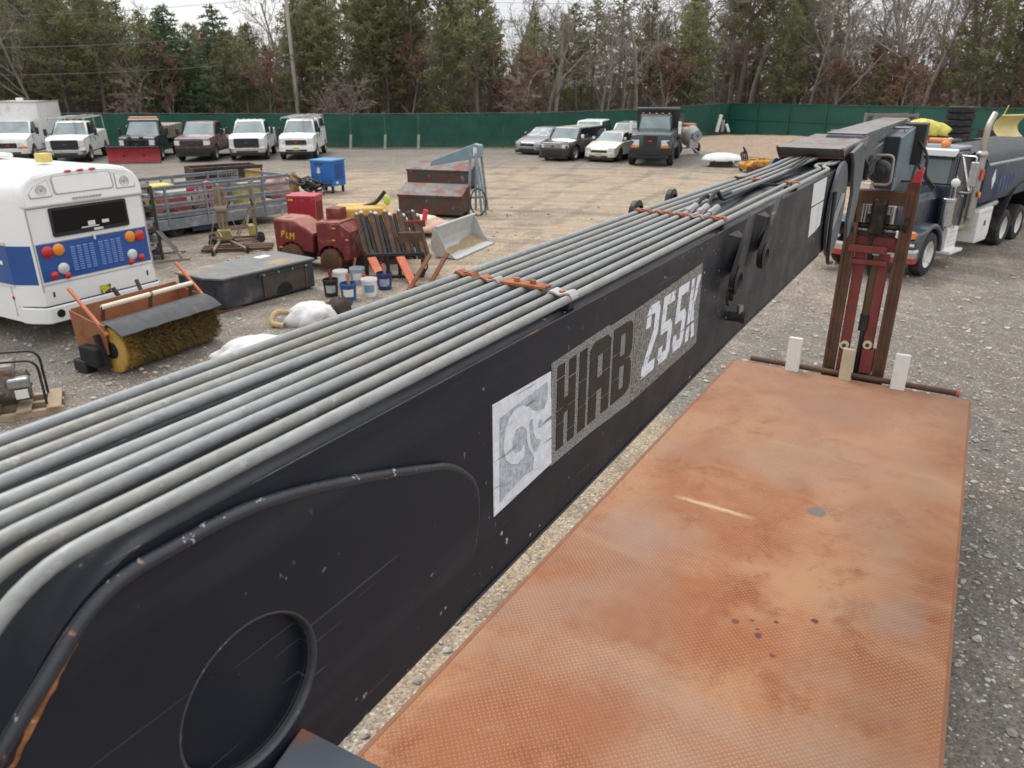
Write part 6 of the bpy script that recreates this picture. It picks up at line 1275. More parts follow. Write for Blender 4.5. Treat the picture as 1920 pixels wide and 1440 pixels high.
m.grid(rows); m.build('sand', mat('wet_sand', (.34, .25, .14), .9, var=.25, vs=5, bump=.5, bs=30), lb_, smooth=180)
for x in (.3, Lb - .35): m = MB(); m.prism([(.98, .2), (1.2, .25), (1.22, .75), (.9, .88)], x, x + .05, 'x'); m.build('hitch_plate', lg, lb_, bevel=.006)
m = MB(); m.cyl((.24, 1.12, .6), (Lb - .24, 1.12, .6), .04, 10); m.build('hitch_pin', dark_steel, lb_)
# --- two rusty hopper bodies one behind the other, and the blue grey frame beside them
rb_ = mat('rusty_grey_steel', (.06, .05, .046), .6, .1, var=.35, vs=3, c2=(.11, .032, .02), c2s=2.2, c2r=(.46, .62), c3=(.35, .33, .31), c3s=3.5, c3r=(.6, .75)); rt_ = mat('rusty_grey_top', (.15, .135, .128), .6, .1, var=.3, vs=3, c2=(.15, .045, .025), c2s=1.6, c2r=(.45, .58))
for a_, b_, lab, h in (((748, 405), (868, 409), 'rusty steel salt hopper with a sloped top, the nearer of two', 1.45), ((764, 352), (885, 356), 'rusty steel salt hopper standing behind the nearer one', 1.0)):
    a3, b3 = G(*a_), G(*b_); p, rz3, L3 = frame_on(a3, b3); t = thing('salt_hopper', lab, 'hopper', (p.x, p.y, 0), rz3 - .05, 'rusty hoppers')
    h = .66 if h > 1.2 else .72
    m = MB(); m.prism([(0, .12), (1.0, .12), (1.0, h + .27), (.75, h + .27), (.0, h)], 0, L3, 'x'); m.build('hopper_body', rb_, t, bevel=.03)
    m = MB(); m.hexa([(-.02, -.02, h), (L3 + .02, -.02, h), (L3 + .02, .75, h + .27), (-.02, .75, h + .27)], [(-.02, -.04, h + .02), (L3 + .02, -.04, h + .02), (L3 + .02, .75, h + .30), (-.02, .75, h + .30)]); m.build('sloped_lid', rt_, t)
    m = MB(); m.bb(-.02, L3 + .02, -.03, .03, h - .05, h); m.bb(-.02, L3 + .02, -.03, .05, .10, .18); m.build('edge_rim', rb_, t, bevel=.01)
    m = MB(); m.bb(.1, L3 - .1, .1, .95, 0, .13); m.build('skid_base', under, t)
a3 = G(893, 402); fr_ = thing('pump_frame', 'blue grey steel frame with a slanted chute and round hoops beside the rusty hoppers', 'machine frame', (a3.x, a3.y, 0), R(-8))
bgm = mat('pale_blue_grey', (.20, .29, .34), .5, .1, var=.2, vs=4, c2=(.3, .3, .28), c2s=4, c2r=(.5, .7))
for x, y in ((-.25, 0), (.2, -.1), (-.2, 1.0), (.2, 1.0)): m = MB(); m.bar((x, y, 0), (x * .4 - .05, y * .8, 1.9), .07, .06); m.build('upright', bgm, fr_)
m = MB(); m.prism([(-1.55, 1.45), (-1.5, 1.62), (-.1, 2.15), (.12, 2.1), (.12, 1.75), (-.1, 1.7)], .3, .75, 'y'); m.build('chute', bgm, fr_, bevel=.02); m = MB(); m.prism([(-.12, 1.78), (.0, 1.78), (.0, 2.02), (-.12, 2.06)], .28, .3, 'y'); m.build('white_patch', old_white, fr_)
for k in range(1): m = MB(); m.tube([(.12 + .25 * math.cos(w) + k * .1, -.25 + .1 * k, .42 + .42 * math.sin(w)) for w in [2 * math.pi * i / 24 for i in range(25)]], .022, 7); m.build('hoop', dark_steel, fr_, smooth=60)
m = MB(); m.bar((.35, -.1, .0), (.1, .1, 1.5), .05, .05); m.bar((-.3, .1, .5), (.3, .1, .55), .06, .06); m.build('stay', bgm, fr_)
# --- engine on a pallet at the left edge
p = G(22, 772); en = thing('engine_on_pallet', 'small rusty engine with a looped black bar on a wooden pallet at the left edge', 'engine', (p.x, p.y, 0), R(28))
for x in (-.5, -.17, .17, .5): box_obj('pallet_board', wood, en, x - .08, x + .08, -.35, .35, .08, .105, .004)
for y in (-.3, 0, .3): box_obj('pallet_bearer', wood, en, -.6, .6, y - .04, y + .04, 0, .08, .004)
eg = mat('greasy_engine', (.10, .085, .07), .55, .3, var=.4, vs=9, c2=(.25, .2, .16), c2s=10, c2r=(.52, .66))
m = MB(); m.blob((-.05, 0, .34), (.34, .24, .24), 16, 10, .45, 3, True, 3.2); m.build('engine_block', eg, en, smooth=40); m = MB(); m.cyl((-.3, -.1, .30), (.28, -.1, .30), .13, 16); m.build('cylinder', eg, en, smooth=40); box_obj('top_tank', mat('faded_tank', (.24, .2, .18), .5, var=.25, c2=RUST, c2s=6), en, -.4, .15, -.15, .2, .5, .66, .05); box_obj('air_filter', steel, en, .05, .3, -.24, -.1, .36, .5, .03); box_obj('white_tag', old_white, en, .12, .26, -.262, -.25, .24, .36, .004)
m = MB(); m.tube(fillet([(.42, -.2, .1), (.42, -.2, .70), (-.5, -.2, .76), (-.6, -.2, .1)], .15), .016, 8); m.tube(fillet([(.42, .22, .1), (.42, .22, .70), (-.5, .22, .76), (-.6, .22, .1)], .15), .016, 8); m.build('roll_bar', black_plastic, en, smooth=60)
# --- mixer, upturned tub, orange mower deck, debris at the bank
p = G(1290, 290); cm = thing('cement_mixer', 'towable grey cement mixer with two wheels on the stony bank', 'cement mixer', (p.x, p.y, .05), R(20))
gm_ = mat('mixer_grey', (.42, .42, .40), .55, .1, var=.2, c2=(.35, .22, .16), c2s=3, c2r=(.52, .68))
m = MB(); m.lathe([(0, -.5), (.35, -.5), (.56, -.2), (.58, .1), (.40, .5), (.3, .55), (.27, .5)], 22, (0, 0, 0), 'y'); m.mod(lambda q: Vector((q.x, q.y * .85 - q.z * .4, q.z + 1.05 + q.y * .35))); m.build('drum', gm_, cm, smooth=40)
for sg in (-1, 1):
    wheel(cm, sg * .62, .1, .33, .16, dark_rim); m = MB(); m.bar((sg * .5, .1, .3), (sg * .55, 0, 1.05), .08, .1); m.build('frame_arm', gm_, cm)
m = MB(); m.bb(-.3, .3, -.55, -.2, .35, .85); m.build('engine_box', gm_, cm, bevel=.03); m = MB(); m.lathe([(.1, 0), (.3, 0), (.3, .04), (.1, .04)], 20, (.15, -.62, 1.05), 'y'); m.build('drive_gear', mat('gear_blue', (.25, .3, .33), .5), cm); m = MB(); m.bar((0, -.4, .35), (0, -1.2, .1), .08, .08); m.bar((-.62, .1, .33), (.62, .1, .33), .07, .07); m.build('chassis', gm_, cm)
box_obj('rusty_shroud', salmon, cm, -.35, .3, -.2, .3, 1.55, 1.72, .05)
p = G(1352, 312); ub = thing('upturned_tub', 'white upturned tub propped on a dark frame near the stony bank', 'tub', (p.x, p.y, 0), R(-8))
m = MB(); m.lathe([(1.02, .34), (1.0, .40), (.86, .55), (.4, .66), (0, .68)], 28); m.mod(lambda q: Vector((q.x, q.y * .6, q.z))); m.build('tub', white_paint, ub, smooth=60)
m = MB(); m.bar((-.7, -.3, .0), (-.3, -.3, .38), .06, .05); m.bar((.7, -.3, .0), (.35, -.3, .38), .06, .05); m.bar((.6, .3, .0), (.3, .3, .38), .06, .05); m.bb(-.55, .55, -.3, .35, .0, .2); m.build('prop_frame', dark_steel, ub); m = MB(); m.blob((.85, -.1, .22), (.22, .2, .14), 10, 7, .3, 3); m.build('white_lump', old_white, ub, smooth=180)
p = G(1420, 322); om = thing('mower_deck', 'orange yellow mower deck with black levers beyond the crane pipes', 'mower', (p.x, p.y, 0), R(12))
oy = mat('orange_yellow_paint', (.52, .24, .02), .45, var=.25, vs=4, c2=(.12, .06, .03), c2s=4, c2r=(.5, .65))
m = MB(); m.prism([(-.75, .1), (-.8, .35), (-.5, .55), (.7, .55), (.9, .3), (.85, .1)], -.5, .5, 'y'); m.build('deck_shell', oy, om, bevel=.06, seg=3)
for x, z in ((-.3, .62), (.15, .66), (.55, .6)): m = MB(); m.cyl((x, 0, .5), (x, 0, z), .16, 14); m.build('pulley_cover', oy, om, bevel=.02)
box_obj('skirt', rust_brown, om, -.85, .9, -.54, -.48, .02, .3, .01)
for k in range(4): m = MB(); m.tube(fillet([(-.5 - .1 * k, .1, .5), (-.62 - .1 * k, .1, .9), (-.8 + .05 * k, .15, 1.15 - .1 * k)], .1), .035, 7); m.build('lever', black_plastic, om)
for x in (-.6, .7): m = MB(); m.lathe([(0, -.06), (.14, -.06), (.16, 0), (.14, .06), (0, .06)], 14, (x, .5, .16), 'x'); m.build('gauge_wheel', rubber, om, smooth=40)
p = G(1352, 256); jk = thing('scrap_heap', 'small white and grey scrap pile on the bank in the fence corner', 'scrap', (p.x, p.y, .35))
for k, (x, y, h) in enumerate(((-.4, 0, 1.3), (.1, .2, .9), (.55, -.1, .6))): m = MB(); m.bar((x, y, 0), (x + .25 * (1 - k), y, h), .25, .2); m.build('scrap_piece', (old_white, steel, old_white)[k], jk, bevel=.03)
# ---------------------------------------------------------------- long nosed truck with a tank body, right edge (local +Y is its front, front axle at the origin)
fL = G(1731, 517); rL = G(1872, 461); fw = Vector((fL.x - rL.x, fL.y - rL.y, 0)); KT = .87; wb = fw.length / KT; fw.normalize()
rz = math.atan2(-fw.x, fw.y); lft = Vector((-fw.y, fw.x, 0)); org = fL - lft * 1.12 * KT      # wheel contact is the left front one
TT = thing('tank_truck', 'dark blue long nosed tank truck with chrome stack, red striped bumper and white tool box', 'truck', (org.x, org.y, 0), rz); TT.scale = (KT, KT, KT)
navy_p = mat('navy_truck_paint', (.007, .011, .024), .28, var=.15, vs=2, coat=.5, c2=(.05, .05, .055), c2s=3, c2r=(.58, .75)); grey_f = mat('grey_fender', (.03, .04, .055), .35, var=.12, coat=.3)
tank_p = mat('blue_grey_tank', (.04, .056, .078), .45, var=.2, vs=1.5, c2=(.02, .035, .085), c2s=1.2, c2r=(.52, .6)); tank_top = mat('dark_tank_top', (.028, .029, .032), .6, var=.2); blk = mat('truck_black', (.012, .012, .014), .5, var=.2)
s_ = 1.0
# frame and axles
m = MB()
for sg in (-1, 1): m.bb(sg * .42 - .06, sg * .42 + .06, -9.2, 1.1, .62, .95)
m.build('frame_rail', blk, TT)
for sg in (-1, 1):
    wheel(TT, sg * 1.0, 0, .54, .30, white_rim)
    for y in (-wb, -wb - 1.36): wheel(TT, sg * .88, y, .54, .56, white_rim)
# hood
m = MB(); rows = []
for y, hw, zt, rr_ in ((.98, .60, 1.82, .1), (.9, .66, 1.9, .12), (.3, .70, 1.98, .12), (-1.05, .80, 2.10, .1)):
    sec = [(-hw, .95), (-hw, zt - rr_ * 2)] + [(-hw + rr_ * (1 - math.cos(R(a))) * 2, zt - rr_ * 2 * (1 - math.sin(R(a)))) for a in (30, 60, 90)] + [(0, zt + .03)] + [(hw - rr_ * (1 - math.cos(R(a))) * 2, zt - rr_ * 2 * (1 - math.sin(R(a)))) for a in (90, 60, 30)] + [(hw, zt - rr_ * 2), (hw, .95)]
    rows.append([(x, y, z) for x, z in sec])
m.grid(rows); n = len(rows[0]); m.f.append(tuple(range(n))); m.f.append(tuple(reversed(range(3 * n, 4 * n)))); m.build('hood', navy_p, TT, smooth=40)
m = MB(); m.prism(rrect(-.56, .56, .98, 1.78, .05), .97, 1.03, 'y'); gr = m.build('grille_surround', chrome, TT, bevel=.01)
m = MB(); m.bb(-.51, .51, 1.028, 1.035, 1.03, 1.73); g2 = m.build('grille', mat('grille_dark', (.05, .045, .04), .4, .4), gr); m = MB()
for j in range(15): x = -.49 + .07 * j; m.bb(x - .012, x + .012, 1.035, 1.05, 1.04, 1.72)
m.build('grille_bars', mat('grille_bar', (.34, .32, .30), .35, .7, var=.2), gr)
# fenders
for sg in (-1, 1):
    m = MB(); pts = [(y, z) for y, z in arc(0, .54, .72, -12, 165, 16)]; inn = [(y, z) for y, z in arc(0, .54, .655, 165, -12, 16)]
    m.prism([(.74, .42), (1.02, .55), (1.04, .98), (.86, 1.16)] + arc(0, .54, .76, 60, 172, 12) + [(-.78, .5)] + arc(0, .54, .63, 178, 0, 14), sg * .70, sg * 1.17, 'x'); m.build('fender', grey_f, TT, bevel=.05, seg=3)
    m = MB(); m.bb(sg * .66, sg * 1.06, .92, 1.075, 1.02, 1.22); o = m.build('headlight', chrome, TT, bevel=.03)
    for x in (.74, .90): m = MB(); m.bb(sg * x - .065, sg * x + .065, 1.075, 1.085, 1.05, 1.19); m.build('lens', lamp_clear, o, bevel=.01)
    m = MB(); m.bb(sg * 1.0, sg * 1.12, .95, 1.08, 1.04, 1.2); m.build('turn_lamp', amber, o, bevel=.02)
    m = MB(); m.bb(sg * .7, sg * 1.14, .98, 1.05, .86, .93); m.build('marker_strip', lamp_clear, TT, bevel=.008)
# bumper, white upper edge and red lower band
m = MB(); prof = [(-1.22, .95), (-1.2, 1.12), (-.9, 1.28), (.9, 1.28), (1.2, 1.12), (1.22, .95)]
m.prism(prof + [(x * .94, y - .1) for x, y in prof][::-1], .48, .80, 'z'); bu = m.build('bumper', chrome, TT, bevel=.02)
m = MB(); prof2 = [(x * 1.004, y + .008) for x, y in prof]; m.prism(prof2 + [(x * .99, y - .01) for x, y in prof2][::-1], .47, .60, 'z'); m.build('red_band', mat('red_band', (.34, .035, .03), .5, var=.2, vs=5), bu)
m = MB(); m.prism(prof2 + [(x * .99, y - .01) for x, y in prof2][::-1], .735, .80, 'z'); m.build('white_edge', old_white, bu)
# cab
m = MB(); m.hexa([(-.98, -1.05, .95), (.98, -1.05, .95), (.98, -2.35, .95), (-.98, -2.35, .95)][::-1], [(-.98, -1.05, 2.12), (.98, -1.05, 2.12), (.98, -2.35, 2.12), (-.98, -2.35, 2.12)][::-1]); m.build('cab', navy_p, TT, bevel=.04)
m = MB(); m.hexa([(-.98, -1.05, 2.1), (.98, -1.05, 2.1), (.98, -2.35, 2.1), (-.98, -2.35, 2.1)][::-1], [(-.92, -1.28, 2.92), (.92, -1.28, 2.92), (.92, -2.33, 2.92), (-.92, -2.33, 2.92)][::-1]); m.build('cab_top', navy_p, TT, bevel=.05)
Q = [Vector((-.94, -1.05, 2.12)), Vector((.94, -1.05, 2.12)), Vector((.88, -1.26, 2.86)), Vector((-.88, -1.26, 2.86))]
# windscreen in two leaves
gl_b = mat('truck_glass', (.06, .085, .085), .06, var=.25, vs=2, spec=.9)
pane('windscreen', [Q[1], Q[0], Q[3], Q[2]], gl_b, TT, .05, .006)
m = MB(); m.bar((0, -1.04, 2.14), (0, -1.24, 2.86), .05, .03); m.build('centre_post', blk, TT)
for sg in (-1, 1):
    q = [Vector((sg * .98, -1.15, 2.14)), Vector((sg * .98, -2.2, 2.14)), Vector((sg * .93, -2.2, 2.84)), Vector((sg * .93, -1.35, 2.84))]
    if sg > 0: q = [q[1], q[0], q[3], q[2]]
    pane('side_window', q, glass_dark, TT, .06, .006)
    m = MB(); m.bb(sg * .975, sg * .99, -1.25, -1.24, 1.0, 2.1); m.bb(sg * .975, sg * .99, -2.2, -2.19, 1.0, 2.1); m.build('door_seam', blk, TT); m = MB(); m.bb(sg * .98, sg * 1.01, -2.05, -1.9, 1.75, 1.8); m.build('door_handle', chrome, TT, bevel=.01)
m = MB(); m.hexa([(-.95, -1.0, 2.80), (.95, -1.0, 2.80), (.93, -1.26, 2.90), (-.93, -1.26, 2.90)], [(-.95, -.98, 2.96), (.95, -.98, 2.96), (.93, -1.26, 2.98), (-.93, -1.26, 2.98)]); m.build('sun_visor', white_paint, TT, bevel=.02)
box_obj('visor_emblem', dark_steel, TT, -.09, .09, -.985, -.965, 2.83, 2.93, .005)
box_obj('cab_roof', mat('grey_cab_roof', (.22, .25, .28), .5, var=.15), TT, -.9, .9, -2.3, -1.28, 2.92, 3.02, .04)
for x in (-.55, .0, .62): m = MB(); m.blob((x, -1.35, 3.08), (.12, .1, .085), 12, 8, 0, 0, False); m.build('roof_marker_lamp', mat('orange_marker', (.6, .2, .05), .3), TT, smooth=180)
for k, (x, y) in enumerate(((.25, -1.5), (.66, -1.62))):
    m = MB(); m.lathe([(.0, -.15), (.05, -.15), (.06, .06), (.14, .14), (.12, .15), (.0, .02)], 18, (0, 0, 0), 'y'); m.mod(lambda q: Vector((q.x + x, q.y + y + .2, q.z + 3.12))); m.build('air_horn', old_white, TT, smooth=60)
m = MB(); m.cyl((-.6, -1.5, 3.14), (-.1, -1.5, 3.14), .07, 12); m.build('orange_light_bar', mat('orange_marker', (.6, .2, .05), .3), TT, smooth=40)
# mirror brackets, air cleaner, stack, steps, tool box on both sides
for sg in (-1, 1):
    X = sg * 1.0
    m = MB(); P = [(X, -1.35, 2.82), (X + sg * .36, -1.25, 2.82), (X + sg * .38, -1.25, 1.95), (X, -1.3, 1.95)]
    m.tube(fillet(P, .05), .022, 8); m.tube([(X + sg * .02, -1.33, 2.8), (X + sg * .33, -1.26, 2.0)], .028, 8); m.build('mirror_bracket', chrome, TT, smooth=60)
    m = MB(); m.bb(X + sg * .26, X + sg * .44, -1.30, -1.22, 2.1, 2.7); m.build('mirror', chrome, TT, bevel=.02)
    m = MB(); m.blob((X + sg * .1, -.95, 2.2), (.11, .07, .11), 12, 8, 0, 0, False); m.build('round_mirror', old_white, TT, smooth=180)
    m = MB(); m.cyl((sg * 1.02, -.98, 1.12), (sg * 1.02, -.98, 1.72), .15, 20); m.cyl((sg * 1.02, -.98, 1.72), (sg * 1.02, -.98, 1.82), .175, 20); m.build('air_cleaner', chrome, TT, smooth=40, bevel=.015)
    m = MB(); m.tube(fillet([(sg * 1.03, -1.18, 2.35), (sg * 1.12, -1.16, 1.2), (sg * 1.1, -1.5, 1.02)], .06), .018, 8); m.build('grab_rail', chrome, TT, smooth=60)
    if sg > 0: continue
    m = MB(); m.cyl((sg * 1.06, -2.55, 1.15), (sg * 1.06, -2.55, 2.72), .125, 20); e = m.build('exhaust_shield', mat('dull_stack_chrome', (.42, .40, .38), .3, .8, var=.25, vs=5), TT, smooth=40)
    m = MB(); m.tube(fillet([(sg * 1.06, -2.55, 2.7), (sg * 1.06, -2.55, 3.5), (sg * 1.06, -2.85, 3.78)], .15), .075, 14); m.blob((sg * 1.06, -2.55, 2.78), (.15, .15, .12), 14, 8, 0, 0, False); m.build('exhaust_stack', mat('stack_tan_chrome', (.42, .38, .32), .35, .7, var=.2), e, smooth=60)
    m = MB(); m.tube(fillet([(sg * 1.06, -2.55, 1.18), (sg * 1.04, -2.5, .9), (sg * .7, -2.2, .8)], .15), .07, 12); m.build('exhaust_elbow', mat('tan_exhaust', (.3, .25, .17), .6, .3, var=.2), e, smooth=60)
    m = MB(); m.bb(sg * 1.15, sg * 1.19, -2.66, -2.44, 2.15, 2.42); m.build('red_reflector', mat('red_orange_tape', (.55, .07, .03), .4), e)
    m = MB(); m.cyl((sg * 1.2, -2.5, 1.78), (sg * 1.24, -2.5, 1.78), .075, 12); m.build('side_marker', amber, TT)
    m = MB(); m.bb(sg * .72, sg * 1.08, -1.95, -1.2, .45, 1.02); st = m.build('step_box', white_paint, TT, bevel=.02); m = MB(); m.bb(sg * .72, sg * 1.26, -2.0, -1.15, .38, .46); m.build('step_tread', white_paint, st, bevel=.015)
    m = MB()
    for j in range(4): m.bb(sg * 1.08, sg * 1.088, -1.9, -1.25, .55 + j * .12, .56 + j * .12)
    m.build('step_ribs', mat('rib_grey', (.4, .4, .38), .5), st)
    m = MB(); m.prism([(-3.05, .42), (-3.9, .42), (-4.02, .6), (-4.02, 1.34), (-3.05, 1.34), (-3.0, 1.25)], sg * .62, sg * 1.20, 'x'); tbx = m.build('tool_box', white_paint, TT, bevel=.03); m = MB(); m.bb(sg * 1.2, sg * 1.215, -3.58, -3.5, .86, 1.0); m.build('box_latch', dark_steel, tbx); m = MB(); m.bb(sg * 1.2, sg * 1.206, -3.95, -3.1, 1.22, 1.235); m.bb(sg * 1.2, sg * 1.206, -3.95, -3.1, .5, .51); m.build('box_seam', mat('rib_grey', (.4, .4, .38), .5), tbx)
# lettering in the windscreen
m = MB()
def wsq(x, f, w, h): a = Vector((x, -1.05 - .21 * f + .03, 2.12 + .74 * f)); m.bar(a, a + Vector((0, -.21 * h, .74 * h)), w, .012)
for x in (.40, .52): wsq(x, .12, .035, .17)
wsq(.46, .17, .09, .04); wsq(.46, .26, .11, .035)
wsq(.68, .12, .035, .2); wsq(.64, .28, .12, .035); wsq(.78, .13, .035, .15)
m.build('windscreen_lettering', white_paint, TT)
for sg in (-.4, .35): m = MB(); m.bar((sg, -1.0, 2.12), (sg + .3, -1.12, 2.5), .025, .02); m.build('wiper', blk, TT)
# tank
m = MB(); y0, y1, hw = -2.95, -wb - 2.2, 1.18; zt = 2.95; rows = []
sec = [(-.55, 1.22), (-hw * .95, 1.5), (-hw, 1.75), (-hw, 2.42)] + [(-hw + .32 * (1 - math.cos(R(a))), 2.42 + .36 * math.sin(R(a))) for a in (25, 50, 75)] + [(-.45, 2.86), (0, 2.9), (.45, 2.86)] + [(hw - .32 * (1 - math.cos(R(a))), 2.42 + .36 * math.sin(R(a))) for a in (75, 50, 25)] + [(hw, 2.42), (hw, 1.75), (hw * .95, 1.5), (.55, 1.22)]
for y, k in ((y0 + .06, .97), (y0, 1), (y1, 1), (y1 - .06, .97)): rows.append([(x * k, y, 2.05 + (z - 2.05) * k) for x, z in sec])
m.grid([r_ + [r_[0]] for r_ in rows]); n = len(sec) + 1; m.f.append(tuple(range(n))); m.f.append(tuple(reversed(range(3 * n, 4 * n)))); tk = m.build('tank', tank_p, TT, smooth=38)
m = MB(); m.grid([[(x * 1.003, y, z + .004) for x, z in sec[4:13]] for y in (y0 + .05, y1)]); m.build('tank_top', tank_top, tk, smooth=60)
for sg in (-1, 1):
    m = MB(); m.tube([(sg * (hw - .03), y0, 2.5), (sg * (hw - .03), y1, 2.5)], .045, 8); m.build('tank_rail', mat('pale_rail', (.36, .36, .34), .5, .3), tk, smooth=60)
    m = MB(); m.prism([(y0 - .42, 2.10), (y0 - .55, 2.36), (y0 - .68, 2.10), (y0 - .55, 1.84)], sg * (hw + .002), sg * (hw + .012), 'x'); m.build('hazard_diamond', white_paint, tk)
    m = MB(); r = random.Random(3)
    for j in range(5): m.bb(sg * hw, sg * (hw + .006), y0 - 1.3 - j * .28, y0 - 1.12 - j * .28, 1.72, 2.12)
    m.build('faded_lettering', mat('faded_blue_letters', (.03, .05, .14), .5, var=.3, c2=(.08, .11, .15), c2s=3), tk)
    m = MB(); m.cyl((sg * 1.02, y0 - .1, 1.25), (sg * 1.02, y0 - 1.7, 1.36), .09, 14); m.build('suction_pipe', mat('pale_rail', (.36, .36, .34), .5), TT, smooth=40)
    m = MB(); m.prism([(y + -wb - .68, z) for y, z in arc(0, .5, 1.36, 20, 160, 14)] + [(y + -wb - .68, z) for y, z in arc(0, .5, 1.31, 160, 20, 14)], sg * .6, sg * 1.2, 'x'); m.build('rear_fender', blk, TT)
# dark steel box body behind the tank
m = MB(); m.bb(-1.25, 1.25, y1 - 3.2, y1 - .15, 1.15, 2.8); rb2 = m.build('rear_box', mat('blue_black_box', (.014, .017, .03), .5, var=.2), TT, bevel=.03)
m = MB(); m.bb(1.25, 1.3, y1 - .4, y1 - .15, 1.15, 2.8); m.bb(-1.3, -1.25, y1 - .4, y1 - .15, 1.15, 2.8); m.build('box_post', mat('grey_blue_post', (.07, .09, .12), .5), rb2, bevel=.01)
m = MB(); m.bb(-1.25, 1.25, y1 - .18, y1 - .1, 2.3, 2.85); m.build('head_board', mat('blue_black_box', (.014, .017, .03), .5), rb2)

# ---------------------------------------------------------------- clutter beyond the truck
def far(u, v, Y): return atY(u, v, Y)
# tyres stacked on the ground in two columns seen as one
p = far(1794, 250, 38); base = Vector((p.x, p.y, 0)); n_t = 9; th = .305
zt0 = far(1794, 199, 38).z
tyre_me = None
for k in range(9):
    z = zt0 - th * (k + .5)
    if z < th * .4: break
    lab = ('topmost tyre of the tall black stack by the yellow plough' if k == 0 else 'second tyre from the top of the tall black stack' if k == 1 else 'third tyre from the top of the tall black stack' if k == 2 else 'fourth tyre from the top of the tall black stack' if k == 3 else 'fifth tyre down in the tall black stack' if k == 4 else 'lower tyre of the tall black stack hidden behind the truck')
    if tyre_me is None:
        m = MB(); m.lathe([(.32, -.13), (.36, -.145), (.55, -.148), (.605, -.11), (.62, 0), (.605, .11), (.55, .148), (.36, .145), (.32, .13), (.32, -.13)], 30); tyre_me = m.mesh('tyre', rubber, 40)
    o = link('tyre', tyre_me, None, (base.x + .02 * math.sin(k * 2), base.y, z)); tag(o, lab, 'tyre', 'stack of tyres')
    m = MB()
    if k < 6:
        for j in range(22): w = 2 * math.pi * j / 22; m.box((.615 * math.cos(w), .615 * math.sin(w), 0), (.02, .09, .2), (0, 0, w))
        m.build('tread_blocks', rubber, o)
# yellow plough on a hidden truck
p = far(1884, 252, 40); pw = thing('snow_plow', 'pale yellow curved snow plough with two marker rods above the dark truck box', 'snow plow', (p.x, p.y, 0), R(20))
py = mat('pale_yellow_plow', (.62, .52, .22), .45, var=.12, vs=2); zt = HT(p, 216); zb_ = HT(p, 252) - .1; hh = zt - zb_
m = MB(); rows = []
for j in range(11):
    a = -1.0 + 2.0 * j / 10; rows.append([(x, .32 - .42 * (1 - a * a), zb_ + hh * j / 10) for x in (-.82, -.3, .3, .82)])
bkr = [[(q[0], q[1] + .05, q[2]) for q in r_] for r_ in rows]
m.grid(rows); m.grid([r_[::-1] for r_ in bkr]); m.grid([rows[0][::-1], bkr[0][::-1]]); m.grid([rows[-1], bkr[-1]]); m.grid([[r_[0] for r_ in rows], [r_[0] for r_ in bkr]]); m.grid([[r_[3] for r_ in rows][::-1], [r_[3] for r_ in bkr][::-1]]); m.mod(lambda q: Vector((q.x, -q.y, q.z))); m.build('blade', py, pw, smooth=40)
m = MB(); m.tube([(-.84, -.3, zt), (.84, -.3, zt)], .05, 8); m.build('top_edge', py, pw)
for x in (-.72, .72): m = MB(); m.tube([(x, -.25, zt), (x + .22, -.25, zt + .48)], .022, 6); m.build('marker_rod', mat('bright_yellow', (.62, .5, .07), .5), pw)
m = MB(); m.bb(-.5, .5, -.0, 1.2, .0, zb_ + .3); m.build('lift_frame', dark_steel, pw)
# low loader with clutter, yellow tarp, grey frame
p = far(1800, 262, 30); ld = thing('loaded_trailer', 'trailer piled with pale machine parts behind the tank truck cab', 'trailer', (p.x, p.y, 0), R(-35))
ztop = HT(p, 266)
m = MB(); m.bb(-2.6, 3.2, -.7, .9, .75, .95); m.build('trailer_bed', dark_steel, ld)
for x in (-1.5, 2.0):
    for y in (-.6, .8): m = MB(); m.lathe([(0, -.12), (.35, -.12), (.42, 0), (.35, .12), (0, .12)], 18, (x, y, .42), 'y'); m.build('trailer_wheel', rubber, ld, smooth=40)
pb = mat('pale_blue_part', (.40, .50, .54), .5, var=.25, vs=4); r = random.Random(6)
m = MB(); m.bb(-2.2, 2.4, -.5, .7, .95, ztop - .1); m.build('machine_case', pb, ld, bevel=.04); m = MB(); m.bar((-2.3, -.75, ztop - .75), (2.2, -.75, ztop - .2), .2, .22); m.build('dark_beam', blk, ld)
for k in range(14):
    m = MB(); x = -2.2 + .36 * k; m.blob((x, r.uniform(-.5, .3), ztop + r.uniform(-.1, .06)), (r.uniform(.1, .26), .2, r.uniform(.08, .18)), 10, 7, .5, k, False, 2.5); m.build('machine_part', (old_white, dark_steel, pb, rust, black_plastic)[k % 5], ld, smooth=60)
p = far(1738, 252, 33); yt_ = thing('yellow_tarp', 'crumpled bright yellow tarpaulin heap above the truck behind the crane tip', 'tarp', (p.x, p.y, 0), R(-10))
zt = HT(p, 226); zb_ = HT(p, 252)
m = MB(); m.bb(-.7, .7, -.3, .4, 0, zb_); m.build('crate_below', dark_steel, yt_, bevel=.02); m = MB(); folded(m, (-.05, 0, zb_ + .12), (.85, .45, (zt - zb_) * .85), 21, am=.17); m.build('tarp', mat('tarp_yellow', (.66, .56, .12), .6, var=.12, vs=4, bump=.5, bs=6), yt_, smooth=180)
p = far(1676, 250, 36); gf = thing('shipping_frame', 'weathered grey open crate frame behind the crane jib tip', 'crate frame', (p.x, p.y, 0), R(8))
zt = HT(p, 213); wx = 1.0; gw = mat('weathered_grey_wood', (.2, .17, .16), .8, var=.2)
for x in (-wx, wx):
    for y in (0, .8): box_obj('post', gw, gf, x - .06, x + .06, y - .06, y + .06, 0, zt, .01)
for z in (zt - .08, zt - .5, zt * .5, .4):
    for y in (-.02, .82): box_obj('rail', gw, gf, -wx, wx, y - .03, y + .03, z - .06, z + .06, .008)
box_obj('infill_board', mat('grey_infill', (.24, .21, .2), .8, var=.2), gf, -wx + .1, wx - .1, .38, .42, .3, zt - .15, .01)
